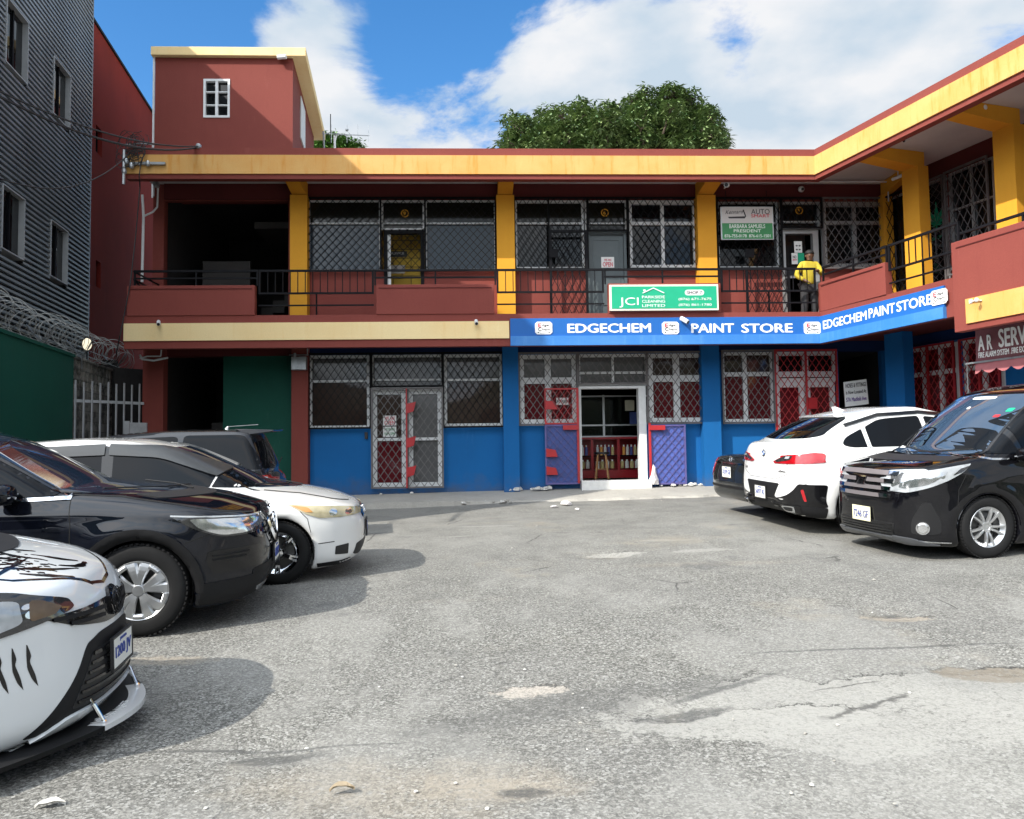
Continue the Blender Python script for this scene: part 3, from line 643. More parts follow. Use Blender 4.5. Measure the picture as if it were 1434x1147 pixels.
# ================================================================== THE PLAZA BUILDING (main front + wing)
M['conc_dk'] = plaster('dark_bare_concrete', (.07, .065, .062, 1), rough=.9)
B = thing('plaza_building', 'two storey maroon and yellow shopping plaza with blue lower walls and an iron railed gallery', 'building', (0, 17.4, .92))
WD = 1.3                                    # depth of the recessed wall behind the roof and gallery edge
Zm = lambda py, px=700, d=0.: FA.Z(px, py, d)
Z = dict(rt=Zm(208), yt=Zm(218.5), yb=Zm(244.5), rb=Zm(251), cb=Zm(439.5), ct=Zm(450), bt=Zm(474), bb=Zm(484.5), pt=Zm(398), rail=Zm(377.5))
SL = FA.S(176, 300)                         # left end of the building
def S(px, d=WD, py=340): return FA.S(px, py, d)
def SW(px, d=None, py=320): return FW.S(px, py, 2.35 if d is None else d)
WX = 2.35                                   # the wing's wall stands further back
WE = 7.2                                    # the wing runs on past the picture
def corner_s(d, dw=None):
    A = FA.O+FA.n*d; Bp = FW.O+FW.n*(d if dw is None else dw); e, f = FA.e, FW.e; den = e.x*f.y-e.y*f.x; r = Bp-A
    return (r.x*f.y-r.y*f.x)/den
SCW = corner_s(WD, WX)                         # where the two recessed walls meet (s on the main front)
SWW = (FA.w(SCW, 0, WD)-FW.O).dot(FW.e)    # the same point on the wing
def run2(mb, z0, z1, d0, d1, sA=None, sB=None, mi=0):
    """a band along the main front and round the corner along the wing, mitred at the corner"""
    sA = SL if sA is None else sA; sB = WE if sB is None else sB
    # corner at depth d: both planes offset inward by d
    def cor(d):
        A = FA.O+FA.n*d; Bp = FW.O+FW.n*d; e, f = FA.e, FW.e
        den = e.x*f.y-e.y*f.x; r = Bp-A; t = (r.x*f.y-r.y*f.x)/den; return A+e*t
    c0, c1 = cor(d0), cor(d1)
    def P(p, z): return Vector((p.x, p.y, z))
    a0, a1 = FA.w(sA, 0, d0), FA.w(sA, 0, d1); b0, b1 = FW.w(sB, 0, d0), FW.w(sB, 0, d1)
    mb.hexa([P(a0, z0), P(c0, z0), P(c1, z0), P(a1, z0), P(a0, z1), P(c0, z1), P(c1, z1), P(a1, z1)], mi)
    mb.hexa([P(c0, z0), P(b0, z0), P(b1, z0), P(c1, z0), P(c0, z1), P(b0, z1), P(b1, z1), P(c1, z1)], mi)
def part(mb, name, mat, parent=None, **k): return mb.build(name, mat, parent or B, **k)
# roof: slab, three bands of the fascia
mb = MB(); run2(mb, Z['rb'], Z['rt'], 0, .16); part(mb, 'fascia', M['maroon'])
mb = MB(); run2(mb, Z['yb'], Z['yt'], -.035, -.001); part(mb, 'fascia_band', M['cream'])
ZS = Z['rb']+.33
mb = MB(); run2(mb, ZS, ZS+.14, .162, 9.0); part(mb, 'roof_slab', [M['soffit']])
mb = MB(); run2(mb, ZS+.142, Z['rt']-.1, .3, 8.9); part(mb, 'roof_top', M['concrete'])
# gallery slab and its edge
mb = MB(); run2(mb, Z['bb'], Z['cb'], 0, .14); part(mb, 'gallery_edge', M['maroon'])
mb = MB(); mb.fb(FA, SL, FA.S(713, 460), Z['bt'], Z['ct'], -.03, -.001); part(mb, 'gallery_band', M['cream2'])
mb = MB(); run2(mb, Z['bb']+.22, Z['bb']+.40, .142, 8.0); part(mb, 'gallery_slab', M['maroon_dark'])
ZF = Z['bb']+.42
# beams under roof and under gallery in the wall plane
ZW2 = FA.Z(560, 280, WD); ZW1 = FA.Z(560, 497, WD)
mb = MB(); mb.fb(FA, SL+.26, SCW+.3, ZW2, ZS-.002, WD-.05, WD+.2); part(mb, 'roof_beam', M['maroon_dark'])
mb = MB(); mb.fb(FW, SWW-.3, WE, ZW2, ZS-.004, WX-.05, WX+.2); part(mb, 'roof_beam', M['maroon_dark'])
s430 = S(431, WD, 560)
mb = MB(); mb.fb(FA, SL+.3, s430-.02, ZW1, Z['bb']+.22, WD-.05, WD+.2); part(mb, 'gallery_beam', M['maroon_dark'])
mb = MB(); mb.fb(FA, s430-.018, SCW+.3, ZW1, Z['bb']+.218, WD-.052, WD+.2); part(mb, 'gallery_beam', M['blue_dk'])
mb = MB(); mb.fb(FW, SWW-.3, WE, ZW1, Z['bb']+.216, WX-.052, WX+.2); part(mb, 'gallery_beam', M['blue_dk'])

# ---- wall openings, in photo pixels on the wall plane
def rect(px0, px1, pt, pb, F=FA, d=WD):
    pm = (px0+px1)/2; py = (pt+pb)/2
    return (F.S(px0, py, d), F.S(px1, py, d), F.Z(pm, pb, d), F.Z(pm, pt, d))
GB = g(0, 17.4)-.1
up = {  # upper floor openings
 'stair': rect(229, 404, 281, 460), 'b2': rect(432, 694, 281, 379), 'b2door': rect(538, 594, 323, 452), 'b3': rect(721, 976, 281, 377), 'b3door': rect(822, 878, 325, 452),
 'b4': rect(1004, 1243, 283, 376), 'b4door': rect(1095, 1147, 322, 452)}
lo = {'stair': rect(228, 312, 497, 700), 'b2': rect(433, 704, 497, 599), 'b2door': rect(520, 621, 545, 683), 'b3': rect(728, 986, 496, 592), 'b3door': rect(811, 905, 541, 686),
      'b4': rect(1011, 1172, 493, 590), 'b4door': rect(1086, 1172, 535, 690), 'recess': rect(1177, 1238, 490, 700)}
def hol(d, z0, z1):
    return [(a, b, max(c, z0), min(e, z1)) for a, b, c, e in d.values()]
mb = MB(); wall_holes(mb, FA, SL+.25, SCW, ZF, ZW2, WD, WD+.15, hol(up, ZF, ZW2)); part(mb, 'upper_wall', M['maroon'])
def wall_low():
    sg0, sg1 = S(312, WD, 560), S(409, WD, 560)
    H = hol({k: v for k, v in lo.items() if k != 'stair'}, GB-.5, ZW1); cut = [s430-.02]+[(lo[k][0]+lo[k][1])/2 for k in ('b2door', 'b3door', 'b4door', 'recess')]+[SCW]
    for a, b in zip(cut[:-1], cut[1:]): mb = MB(); wall_holes(mb, FA, a, b, GB, ZW1, WD, WD+.15, H); part(mb, 'lower_wall', M['blue'])
    mb = MB(); mb.fb(FA, sg0, sg1, GB, ZW1, WD+.02, WD+.14); part(mb, 'green_panel', M['green'])
    mb = MB(); sA, sB = S(219, WD, 600), S(229, WD, 600); mb.fb(FA, sA, sB, GB, FA.Z(224, 544, WD), WD-.03, WD); part(mb, 'green_strip', M['greenwall'])
wall_low()
# end wall on the left and dark rooms behind open doorways
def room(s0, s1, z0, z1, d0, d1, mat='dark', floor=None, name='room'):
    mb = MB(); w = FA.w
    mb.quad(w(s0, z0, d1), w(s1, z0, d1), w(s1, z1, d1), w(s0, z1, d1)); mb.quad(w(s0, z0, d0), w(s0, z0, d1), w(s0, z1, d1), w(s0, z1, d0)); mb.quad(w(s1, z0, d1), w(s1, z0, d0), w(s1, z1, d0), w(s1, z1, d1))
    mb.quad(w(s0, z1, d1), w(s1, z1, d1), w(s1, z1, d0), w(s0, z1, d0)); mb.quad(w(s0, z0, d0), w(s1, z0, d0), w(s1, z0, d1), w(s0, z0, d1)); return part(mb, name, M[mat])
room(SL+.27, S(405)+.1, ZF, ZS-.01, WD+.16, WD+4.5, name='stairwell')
mb = MB(); a, b = S(330), S(403); 
for k in range(9):                                      # stair flight rising in the open stairwell
    mb.fb(FA, S(404)-.05-.27*(k+1), S(404)-.05-.27*k, ZF+.17*(9-k)-.3, ZF+.17*(9-k), WD+2.2, WD+3.4)
part(mb, 'stair_flight', M['conc_dk'])
mb = MB(); mb.fb(FA, S(262), S(332), ZF, FA.Z(300, 366, WD+1), WD+1.0, WD+1.12); part(mb, 'stair_wall', M['conc_dk'])
mb = MB(); mb.fb(FA, S(340), S(404), ZS-.7, ZS-.55, WD+.9, WD+3.4); part(mb, 'stair_landing', M['conc_dk'])
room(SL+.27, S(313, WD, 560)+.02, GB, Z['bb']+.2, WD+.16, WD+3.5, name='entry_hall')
mb = MB(); mb.fb(FA, S(268, WD, 620), S(312, WD, 620), GB, FA.Z(290, 592, WD+1.3), WD+1.3, WD+1.45); part(mb, 'hall_wall', M['conc_dk'])
mb = MB(); mb.fb(FA, SL+.02, SL+.25, GB-.3, ZS-.001, WD+.0, 8.2); part(mb, 'end_wall', M['maroon'])
mb = MB(); run2(mb, GB-.5, ZS-.02, 6.6, 6.9, sA=SL+.26, sB=WE); part(mb, 'back_wall', M['maroon_dark'])

# columns with brackets
def column(F, s0, s1, z0, z1, d0, d1, mat, br=None, name='column'):
    mb = MB(); mb.fb(F, s0, s1, z0, z1, d0, d1); c = part(mb, name, M[mat])
    if br:
        zb0, zb1 = br; w = F.w; mb = MB(); i = .03; zt = ZS-.003; zf = Z['rb']+.14
        mb.hexa([w(s0+i, zf, .163), w(s1-i, zf, .163), w(s1-i, zb0, d1-.06), w(s0+i, zb0, d1-.06), w(s0+i, zt, .163), w(s1-i, zt, .163), w(s1-i, zt, d1-.06), w(s0+i, zt, d1-.06)])
        mb.build('bracket', M[mat], c)
    return c
CD0, CD1 = 1.02, 1.30
for a, b in ((406, 430), (696, 721), (978, 1004)):
    column(FA, FA.S(a, 350, CD0), FA.S(b, 350, CD0), ZF, ZW2+.02, CD0, CD1, 'yellow', (ZW2+.02, 0))
# dark panels of the beam between columns, at the wall
for a, b, m_ in ((199, 228, 'maroon'), (408, 431, 'maroon'), (705, 727, 'blue'), (985, 1010, 'blue')):
    column(FA, FA.S(a, 600, CD0+.04), FA.S(b, 600, CD0+.04), GB-.2, Z['bb']+.218, CD0+.04, CD1-.002, m_)
# inner corner column and wing columns
column(FW, SW(1252, 1.0), SW(1241, 1.0), ZF, ZS-.004, 1.0, 1.24, 'yellow') if False else None
c0 = FA.S(1238, 330, 1.05); column(FA, c0, c0+.22, ZF, ZW2+.05, 1.05, 1.24, 'yellow', (ZW2+.02, 0))
for a, b in ((1266, 1287), (1396, 1424)):
    column(FW, FW.S(a, 320, 1.46), FW.S(b, 280, 1.46), ZF, ZW2+.05, 1.46, 1.72, 'yellow', (ZW2+.02, 0))
ww = [(SWW+.12, SW(1290), ZF, ZW2-.02), (SW(1292), SW(1329), ZF, ZW2-.02), (SW(1332), SW(1394, None, 280), ZF+.85, ZW2-.02), (SW(1428, None, 250), WE-.4, ZF+.85, ZW2-.02)]
mb = MB(); wall_holes(mb, FW, SWW, WE, ZF, ZW2, WX, WX+.15, ww); part(mb, 'wing_upper_wall', M['maroon'])
gw = [(FW.S(1272, 540, WX), FW.S(1345, 540, WX), GB-.2, ZW1-.05), (FW.S(1352, 540, WX), FW.S(1409, 540, WX), GB-.2, ZW1-.05)]
mb = MB(); wall_holes(mb, FW, SWW, WE, GB-.3, ZW1, WX, WX+.15, gw); part(mb, 'wing_lower_wall', M['blue'])
mb = MB(); mb.fb(FW, FW.S(1240, 520, 1.5), FW.S(1266, 520, 1.5), GB-.3, Z['bb']+.214, 1.5, 1.75); part(mb, 'column', M['blue'])

# ---- glazing, frames, doors
def frame_rect(mb, F, s0, s1, z0, z1, w, d0, d1):
    mb.fb(F, s0, s0+w, z0, z1, d0, d1); mb.fb(F, s1-w, s1, z0, z1, d0, d1); mb.fb(F, s0+w, s1-w, z0, z0+w, d0, d1); mb.fb(F, s0+w, s1-w, z1-w, z1, d0, d1)
def window(F, r, glass, w=.05, mat='white', mull=(), trans=(), glass2=None, d=WD, name='window', wt=None):
    """frame with mullions (fractions of width) and transoms (heights); glass2 goes above the first transom"""
    s0, s1, z0, z1 = r; mb = MB(); frame_rect(mb, F, s0, s1, z0, z1, w, d-.02, d+.05); h = wt or w*.8
    tz = sorted(trans)
    for t in tz: mb.fb(F, s0+w, s1-w, t-h/2, t+h/2, d-.015, d+.048)
    for q in mull:
        s = s0+(s1-s0)*q; zs = [z0+w]+[x for t in tz for x in (t-h/2, t+h/2)]+[z1-w]
        for a, b in zip(zs[0::2], zs[1::2]): mb.fb(F, s-h/2, s+h/2, a, b, d-.012, d+.046)
    o = part(mb, name, M[mat]); p = MB()
    if glass2 and tz:
        p.fb(F, s0+.01, s1-.01, z0+.01, tz[0], d+.052, d+.06); p.build('pane', M[glass], o)
        p = MB(); p.fb(F, s0+.01, s1-.01, tz[0]+.001, z1-.01, d+.052, d+.06); p.build('pane', M[glass2], o)
    else: p.fb(F, s0+.01, s1-.01, z0+.01, z1-.01, d+.052, d+.06); p.build('pane', M[glass], o)
    return o
def lattice(F, s0, s1, z0, z1, d, ps=.165, pz=.25, r=.009, mb=None, fr=.018, post=()):
    """expanded diamond grille of crossed iron bars inside a frame"""
    mb = mb or MB(); w = s1-s0; h = z1-z0; k = pz/ps
    for sg, dd in ((1, 0), (-1, -.012)):
        n0 = int(-h/k/ps)-1; n1 = int(w/ps)+1+int(h/k/ps)+1
        for i in range(n0, n1+1):
            a = i*ps   # line: z = k*(s-a)*sg
            pts = []
            if sg > 0: sa, sb = a, a+h/k; za, zb = 0, h
            else: sa, sb = a, a+h/k; za, zb = h, 0
            if sb <= 0 or sa >= w: continue
            ca, cb = max(sa, 0), min(sb, w); t0 = (ca-sa)/(sb-sa); t1 = (cb-sa)/(sb-sa)
            if t1-t0 < 1e-4: continue
            mb.bar(F.w(s0+ca, z0+za+(zb-za)*t0, d+dd), F.w(s0+cb, z0+za+(zb-za)*t1, d+dd), r, 4)
    if fr:
        frame_rect(mb, F, s0-fr, s1+fr, z0-fr, z1+fr, fr*2, d-.025, d+.012)
        for q in post: mb.fb(F, q-fr, q+fr, z0, z1, d-.03, d-.0255+.04)
    return mb
ZT = lambda py, px, F=FA: F.Z(px, py, WD)
# upper bay 2
u = up
zb = u['b2'][2]; zt = u['b2'][3]
window(FA, (u['b2'][0], S(533), zb, zt), 'glass_blue', .028, trans=(ZT(313, 480),), wt=.035, glass2='glass_olive')
window(FA, (S(596), u['b2'][1], zb, zt), 'glass_blue', .028, trans=(ZT(313, 640),), wt=.035, glass2='glass_olive')
window(FA, (S(534.5), S(594.5), ZT(322, 565), zt), 'glass_olive', .035, trans=(ZT(313, 565),))
# upper bay 3
window(FA, (u['b3'][0], S(818), u['b3'][2], zt), 'glass', .05, trans=(ZT(313, 770),), glass2='glass_olive')
window(FA, (S(880), u['b3'][1], u['b3'][2], zt), 'glass', .085, trans=(ZT(313, 930),), mull=(.5,), wt=.07)
window(FA, (S(819.5), S(878.5), ZT(324, 850), zt), 'glass_olive', .035, trans=(ZT(313, 850),))
# upper bay 4
window(FA, (u['b4'][0], S(1090), u['b4'][2], u['b4'][3]), 'glass', .045, mat='alu', trans=(ZT(313, 1040),))
window(FA, (S(1151), u['b4'][1], u['b4'][2], u['b4'][3]), 'glass', .10, mat='alu', trans=(ZT(312, 1190),), mull=(.5,), wt=.075)
window(FA, (S(1092), S(1149.5), ZT(321, 1120), u['b4'][3]), 'glass', .05, mat='alu', trans=(ZT(311, 1120),))
# grilles upstairs (each one a part)
def grille(F, rc, d, mat='grille', post=(), **k):
    return part(lattice(F, *rc, d, post=post, **k), 'security_grille', M[mat])
gd = WD-.12
grille(FA, (S(431), S(694), zb-.02, zt+.02), gd, post=(S(534), S(596)), pz=.18)
grille(FA, (S(720.5), S(822), u['b3'][2]-.02, zt+.02), gd, post=(S(768),)); grille(FA, (S(824), S(978), ZT(326, 900), zt+.02), gd, post=(S(879),))if False else grille(FA, (S(879), S(976.5), u['b3'][2]-.02, zt+.02), gd)
grille(FA, (S(1003), S(1092), u['b4'][2]-.02, zt+.02), gd, mat='grille'); grille(FA, (S(1150), S(1243), u['b4'][2]-.02, zt+.02), gd, mat='grille_lt')
grille(FA, (S(823), S(877.5), ZT(325, 850), zt+.02), gd); grille(FA, (S(1093), S(1149), ZT(321, 1120), zt+.02), gd)
# folded-back mesh gates beside the doors
for a, b, t_ in ((770, 820, 326), (1042, 1100, 378)):
    r = (S(a, gd), S(b, gd), ZF+.05, FA.Z((a+b)/2, t_, gd)); mb = lattice(FA, *r, gd-.10, ps=.15, pz=.30, r=.008, fr=.025)
    o = part(mb, 'mesh_gate', M['iron']); q = MB(); zc = FA.Z(a, 357, gd); q.fb(FA, r[0]-.03, r[0]+.16, zc-.09, zc+.09, gd-.16, gd-.13); q.build('lock_plate', M['iron'], o)
# doors upstairs
def door(F, r, mat, name='door', d=WD, hw=.06, handle=True, frame='alu', glassy=None):
    s0, s1, z0, z1 = r; mb = MB(); mb.fb(F, s0, s0+hw, z0, z1, d-.03, d+.08); mb.fb(F, s1-hw, s1, z0, z1, d-.03, d+.08); mb.fb(F, s0+hw, s1-hw, z1-hw, z1, d-.03, d+.08)
    o = part(mb, name, M[frame]); p = MB(); p.fb(F, s0+hw+.004, s1-hw-.004, z0+.01, z1-hw-.004, d+.02, d+.06); p.build('door_leaf', M[mat], o)
    if handle: p = MB(); zc = z0+.95; p.bar(F.w(s1-hw-.12, zc, d-.02), F.w(s1-hw-.12, zc, d+.02), .012); p.bar(F.w(s1-hw-.2, zc, d-.025), F.w(s1-hw-.1, zc, d-.025), .012); p.build('handle', M['galv'], o)
    return o
r = up['b3door']; dr = door(FA, (r[0], r[1], ZF+.02, r[3]), 'steel_door', frame='steel_door')
mb = MB(); a, b, c, e = r[0]+.14, r[1]-.14, ZF+.3, r[3]-.16
frame_rect(mb, FA, a, b, c, e, .02, WD+.008, WD+.0195); mb.fb(FA, a+.02, b-.02, ZF+.62, ZF+.66, WD+.006, WD+.0195); mb.build('door_moulding', M['steel_door'], dr)
def yellow_block_mat():
    n = NT('yellow_block_wall'); x, y, z = n.sep(); cb = n.N.new('ShaderNodeCombineXYZ'); n.L.new(x, cb.inputs[0]); n.L.new(z, cb.inputs[1])
    br = n.N.new('ShaderNodeTexBrick'); n.L.new(cb.outputs[0], br.inputs[0]); br.inputs['Scale'].default_value = 1; br.inputs['Brick Width'].default_value = .4; br.inputs['Row Height'].default_value = .2
    br.inputs['Mortar Size'].default_value = .01; br.inputs['Color1'].default_value = (.62, .42, .05, 1); br.inputs['Color2'].default_value = (.55, .36, .05, 1); br.inputs['Mortar'].default_value = (.12, .08, .02, 1)
    n.set('Base Color', br.outputs[0]); n.set('Roughness', .8); return n.m
M['yblock'] = yellow_block_mat()
r = up['b2door']; rm = room(r[0]-.1, r[1]+.1, ZF, zt, WD+.17, WD+.75, 'yblock', name='lit_hallway')
mb = MB(); mb.fb(FA, r[0], r[0]+.07, ZF, r[3], WD-.03, WD+.1); mb.fb(FA, r[1]-.07, r[1], ZF, r[3], WD-.03, WD+.1); mb.fb(FA, r[0]+.07, r[1]-.07, r[3]-.07, r[3], WD-.03, WD+.1); dj = part(mb, 'doorway', M['iron'])
mb = MB(); mb.fb(FA, r[0]+.07, r[0]+.14, ZF, r[3]-.08, WD+.02, WD+.09); mb.build('jamb', M['white'], dj)
r = up['b4door']; room(r[0]-.4, r[1]+.6, ZF, zt, WD+.2, WD+2.5, name='dark_office')
mb = MB(); mb.fb(FA, r[0], r[0]+.09, ZF, r[3], WD-.03, WD+.1); mb.fb(FA, r[1]-.12, r[1], ZF, r[3], WD-.03, WD+.1); mb.fb(FA, r[0]+.09, r[1]-.12, r[3]-.09, r[3], WD-.03, WD+.1); mb.fb(FA, r[0]+.09, r[0]+.55, FA.Z(1115, 388, WD)-.02, FA.Z(1115, 388, WD)+.03, WD-.0, WD+.04)
o = part(mb, 'doorway', M['alu'])
p = MB(); p.fb(FA, r[0]+.11, r[0]+.56, FA.Z(1115, 388, WD)+.03, r[3]-.1, WD+.045, WD+.055); p.build('pane', M['glass'], o)
# wing upper glazing
for k, (a, b, c, e) in enumerate(ww):
    if k == 1:
        window(FW, (a, b, e-.75, e), 'glass', .05, mat='alu', d=WX); door(FW, (a, b, c+.02, e-.77), 'glass', frame='alu', handle=False, d=WX)
        grille(FW, (a+.03, b-.02, c+.05, e), WX-.1, mat='grille_lt', ps=.19, pz=.17, r=.005)
    else:
        window(FW, (a, b, c, e), 'glass', .03, mat='alu', trans=(e-.75,) if k > 1 else (), mull=(.5,) if k > 1 else (), d=WX)
        grille(FW, (a+.03, b-.03, c, e), WX-.14, mat='grille_lt' if k == 2 else 'grille', ps=.17, pz=.30, r=.008)

# ---- lower bay 2 (closed shop, white framed)
b2 = lo['b2']; dd = lo['b2door']; zt1 = b2[3]; ztr = ZT(533, 570)
window(FA, (b2[0], S(518, WD, 560), ZT(600, 475), zt1), 'glass_brown', .06, trans=(ZT(534, 475),), glass2='glass_grey')
window(FA, (S(622, WD, 560), b2[1], ZT(597, 660), zt1), 'glass_brown', .06, trans=(ZT(532, 660),), glass2='glass_grey')
window(FA, (S(519.5, WD, 520), S(620.5, WD, 520), dd[3]+.004, zt1), 'glass_grey', .05, trans=(ZT(532, 570),))
def leafdoor(s0, s1, z0, z1, g1, g2, zm, w=.11):
    mb = MB(); frame_rect(mb, FA, s0, s1, z0, z1, w, WD-.01, WD+.05); mb.fb(FA, s0+w, s1-w, zm-.03, zm+.03, WD-.008, WD+.046); o = part(mb, 'door', M['white'])
    p = MB(); p.fb(FA, s0+.02, s1-.02, z0+.02, zm, WD+.052, WD+.06); p.build('pane', M[g1], o)
    p = MB(); p.fb(FA, s0+.02, s1-.02, zm+.001, z1-.02, WD+.052, WD+.06); p.build('pane', M[g2], o)
    p = MB(); p.fb(FA, s1-w*.7, s1-w*.4, zm+.12, zm+.42, WD-.05, WD-.012); p.build('handle', M['galv'], o)
sm = S(570.5, WD, 620); zm_ = ZT(615, 570)
leafdoor(dd[0]+.01, sm-.01, dd[2], dd[3], 'glass_maroon', 'glass_brown', zm_); leafdoor(sm+.01, dd[1]-.01, dd[2], dd[3], 'glass_grey', 'glass_grey', zm_)
grille(FA, (b2[0]+.01, S(519, gd, 560), ZT(600, 475), zt1+.02), gd, mat='grille', ps=.155, pz=.225); grille(FA, (S(621, gd, 560), b2[1], ZT(598, 660), zt1+.02), gd, mat='grille', ps=.155, pz=.225)
grille(FA, (S(520.5, gd, 560), S(619.5, gd, 560), dd[3]+.05, zt1+.02), gd, mat='grille', ps=.155, pz=.225)
o = grille(FA, (S(521, gd, 620), S(570, gd, 620), dd[2]+.01, dd[3]), gd-.02, mat='grille_lt', ps=.16, pz=.225); grille(FA, (S(571.5, gd, 620), S(620, gd, 620), dd[2]+.01, dd[3]), gd-.02, mat='grille_lt', ps=.16, pz=.225)
mb = MB(); s = S(571, gd, 620)
for py in (571, 619, 660):
    z = FA.Z(575, py, gd); w = FA.w; mb.hexa([w(s, z-.12, gd-.09), w(s+.13, z-.08, gd-.09), w(s+.13, z-.08, gd-.05), w(s, z-.12, gd-.05), w(s, z+.08, gd-.09), w(s+.18, z+.12, gd-.09), w(s+.18, z+.12, gd-.05), w(s, z+.08, gd-.05)])
mb.fb(FA, s-.03, s-.002, dd[2], dd[3], gd-.09, gd-.05); mb.build('lock_plate', M['redplate'], o)
mb = MB(); sW = S(513, WD, 610); zc = ZT(610, 513); mb.fb(FA, sW-.03, sW+.03, zc-.07, zc+.07, WD-.05, WD); part(mb, 'bell_box', M['black'])

# ---- lower bay 3 (open paint shop)
b3 = lo['b3']; d3 = lo['b3door']; zt1 = b3[3]
window(FA, (b3[0], S(807, WD, 560), b3[2], zt1), 'glass_maroon', .09, trans=(ZT(533, 770),), mull=(.5,), glass2='glass_grey', wt=.13)
window(FA, (S(909, WD, 560), b3[1], b3[2], zt1), 'glass_maroon', .09, trans=(ZT(530, 945),), mull=(.5,), glass2='glass_brown', wt=.14)
window(FA, (S(808.5, WD, 520), S(907.5, WD, 520), d3[3]+.004, zt1), 'glass_grey', .06, trans=(ZT(522, 858),), mull=(.5,), glass2='glass_grey', wt=.05)
grille(FA, (b3[0]-.02, S(809, gd, 560), b3[2]-.03, zt1+.02), gd, mat='grille_lt', ps=.155, pz=.225); grille(FA, (S(907, gd, 560), b3[1], b3[2]-.03, zt1+.02), gd, mat='grille_lt', ps=.155, pz=.225)
grille(FA, (S(810, gd, 520), S(905.5, gd, 520), d3[3]+.05, zt1+.02), gd, mat='grille_lt', ps=.155, pz=.225)
s0, s1, z0, z1 = d3; zs = ZT(672, 860)
mb = MB(); mb.fb(FA, s0, s0+.05, zs, z1, WD-.06, WD+.16); mb.fb(FA, s1-.16, s1, zs, z1, WD-.06, WD+.16); mb.fb(FA, s0+.05, s1-.16, z1-.05, z1, WD-.06, WD+.16); part(mb, 'shop_doorway', M['white'])
mb = MB(); mb.fb(FA, s0-.0, s1+.04, GB, zs, WD-.3, WD+1.9); part(mb, 'tiled_sill', M['white_tile'], bevel=.01)
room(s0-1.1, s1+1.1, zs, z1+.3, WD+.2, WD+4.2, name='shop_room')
mb = MB()
for px, lean in ((762, 1), (958, -1)):
    pass
# open mesh gate leaves folded flat against the front
M['purple_sheet'] = plain('violet_sheet_paint', (.035, .07, .26, 1), .5, var=.25); M['purple_lit'] = plain('sunlit_violet_sheet_paint', (.08, .12, .40, 1), .5, var=.2)  # right leaf's sheet: same violet with sunlight put into the colour
for a, b, t_, bt_, mt, ps, pz in ((764, 809, 545, 677, 'grille_pur', .15, .17), (909, 958, 592, 677, 'grille_pur', .15, .17)):
    r = (FA.S(a, 620, gd), FA.S(b, 620, gd), FA.Z((a+b)/2, bt_, gd), FA.Z((a+b)/2, t_, gd)); zz0 = r[2]; zz1 = FA.Z((a+b)/2, 596, gd)
    o = part(lattice(FA, r[0], r[1], zz0, zz1, gd-.06, ps=ps, pz=pz, r=.009, fr=.018), 'mesh_gate', M['grille_pur'])
    if a < 800: lattice(FA, r[0], r[1], zz1+.04, r[3], gd-.06, ps=.15, pz=.22, r=.007, fr=.016).build('upper_mesh', M['grille_red'], o)
    q = MB(); q.fb(FA, r[0], r[1], zz0, zz1, gd-.048, gd-.04); q.build('backing_sheet', M['purple_sheet' if a < 800 else 'purple_lit'], o)
    q = MB(); e_ = r[1] if a < 800 else r[0]; q.fb(FA, e_-.025, e_+.025, zz0, r[3], gd-.10, gd-.085); q.build('hinge_post', M['grille_red'], o)
    if a < 800:
        for py, tri in ((568, 0), (634, 1), (659, 2)):
            z = FA.Z(765, py, gd); s = r[0]; w = FA.w; q = MB(); h = .09
            tp = [(0, -h), (.24, -h), (.2, h*.6), (0, h)] if tri else [(0, -h), (.26, -h), (.14, h), (0, h)]
            q.add([w(s+x, z+y, gd-.13) for x, y in tp]+[w(s+x, z+y, gd-.09) for x, y in tp], [(0, 1, 2, 3), (7, 6, 5, 4), (0, 4, 5, 1), (1, 5, 6, 2), (2, 6, 7, 3), (3, 7, 4, 0)]); q.build('lock_plate', M['redplate'], o)
    q = MB(); z = FA.Z((a+b)/2, 599, gd); sc_ = r[1]-.14 if a < 800 else r[0]+.16; q.fb(FA, sc_-.18, sc_+.16, z-.05, z+.05, gd-.14, gd-.105); q.build('lock_box', M['grille_red'], o)

# ---- lower bay 4
b4 = lo['b4']
window(FA, (b4[0], S(1083, WD, 540), b4[2], b4[3]), 'glass_maroon', .06, trans=(ZT(524, 1045),), mull=(.45,), glass2='glass_brown', wt=.09)
window(FA, (S(1085, WD, 520), b4[1], lo['b4door'][3]+.004, b4[3]), 'glass', .08, trans=(ZT(524, 1130),), mull=(.5,), wt=.12)
a, b = lo['b4door'][0], lo['b4door'][1]; mdd = (a+b)/2
for p0, p1 in ((a+.01, mdd-.01), (mdd+.01, b-.01)): leafdoor(p0, p1, GB+.1, lo['b4door'][3], 'glass_maroon', 'glass_maroon', ZT(615, 1130))
grille(FA, (b4[0]-.02, S(1084, gd, 540), b4[2]-.03, b4[3]+.02), gd, mat='grille_lt', ps=.155, pz=.225)
o = grille(FA, (S(1086, gd, 540), S(1172, gd, 540), GB+.1, b4[3]+.02), gd, mat='grille_red', ps=.155, pz=.225, post=(S(1130, gd, 560),))
q = MB(); s = S(1137, gd, 560); z = FA.Z(1137, 565, gd); q.fb(FA, s-.1, s+.08, z-.12, z+.12, gd-.09, gd-.05); q.build('lock_plate', M['redplate'], o)
room(lo['recess'][0], min(lo['recess'][1], SCW-.02), GB, ZW1, WD+.16, WD+2, name='recess_room')
# wing ground floor: red grilles
for k, (a, b, c, e) in enumerate(gw):
    window(FW, (a, b, c+.4, e), 'glass_maroon', .07, mat='white', mull=(.33, .66) if k == 0 else (.5,), trans=(e-.55,), wt=.09, d=WX)
    grille(FW, (a+.02, b-.02, c+.3, e), WX-.12, mat='grille_red', ps=.155, pz=.225, post=((a+b)/2,))

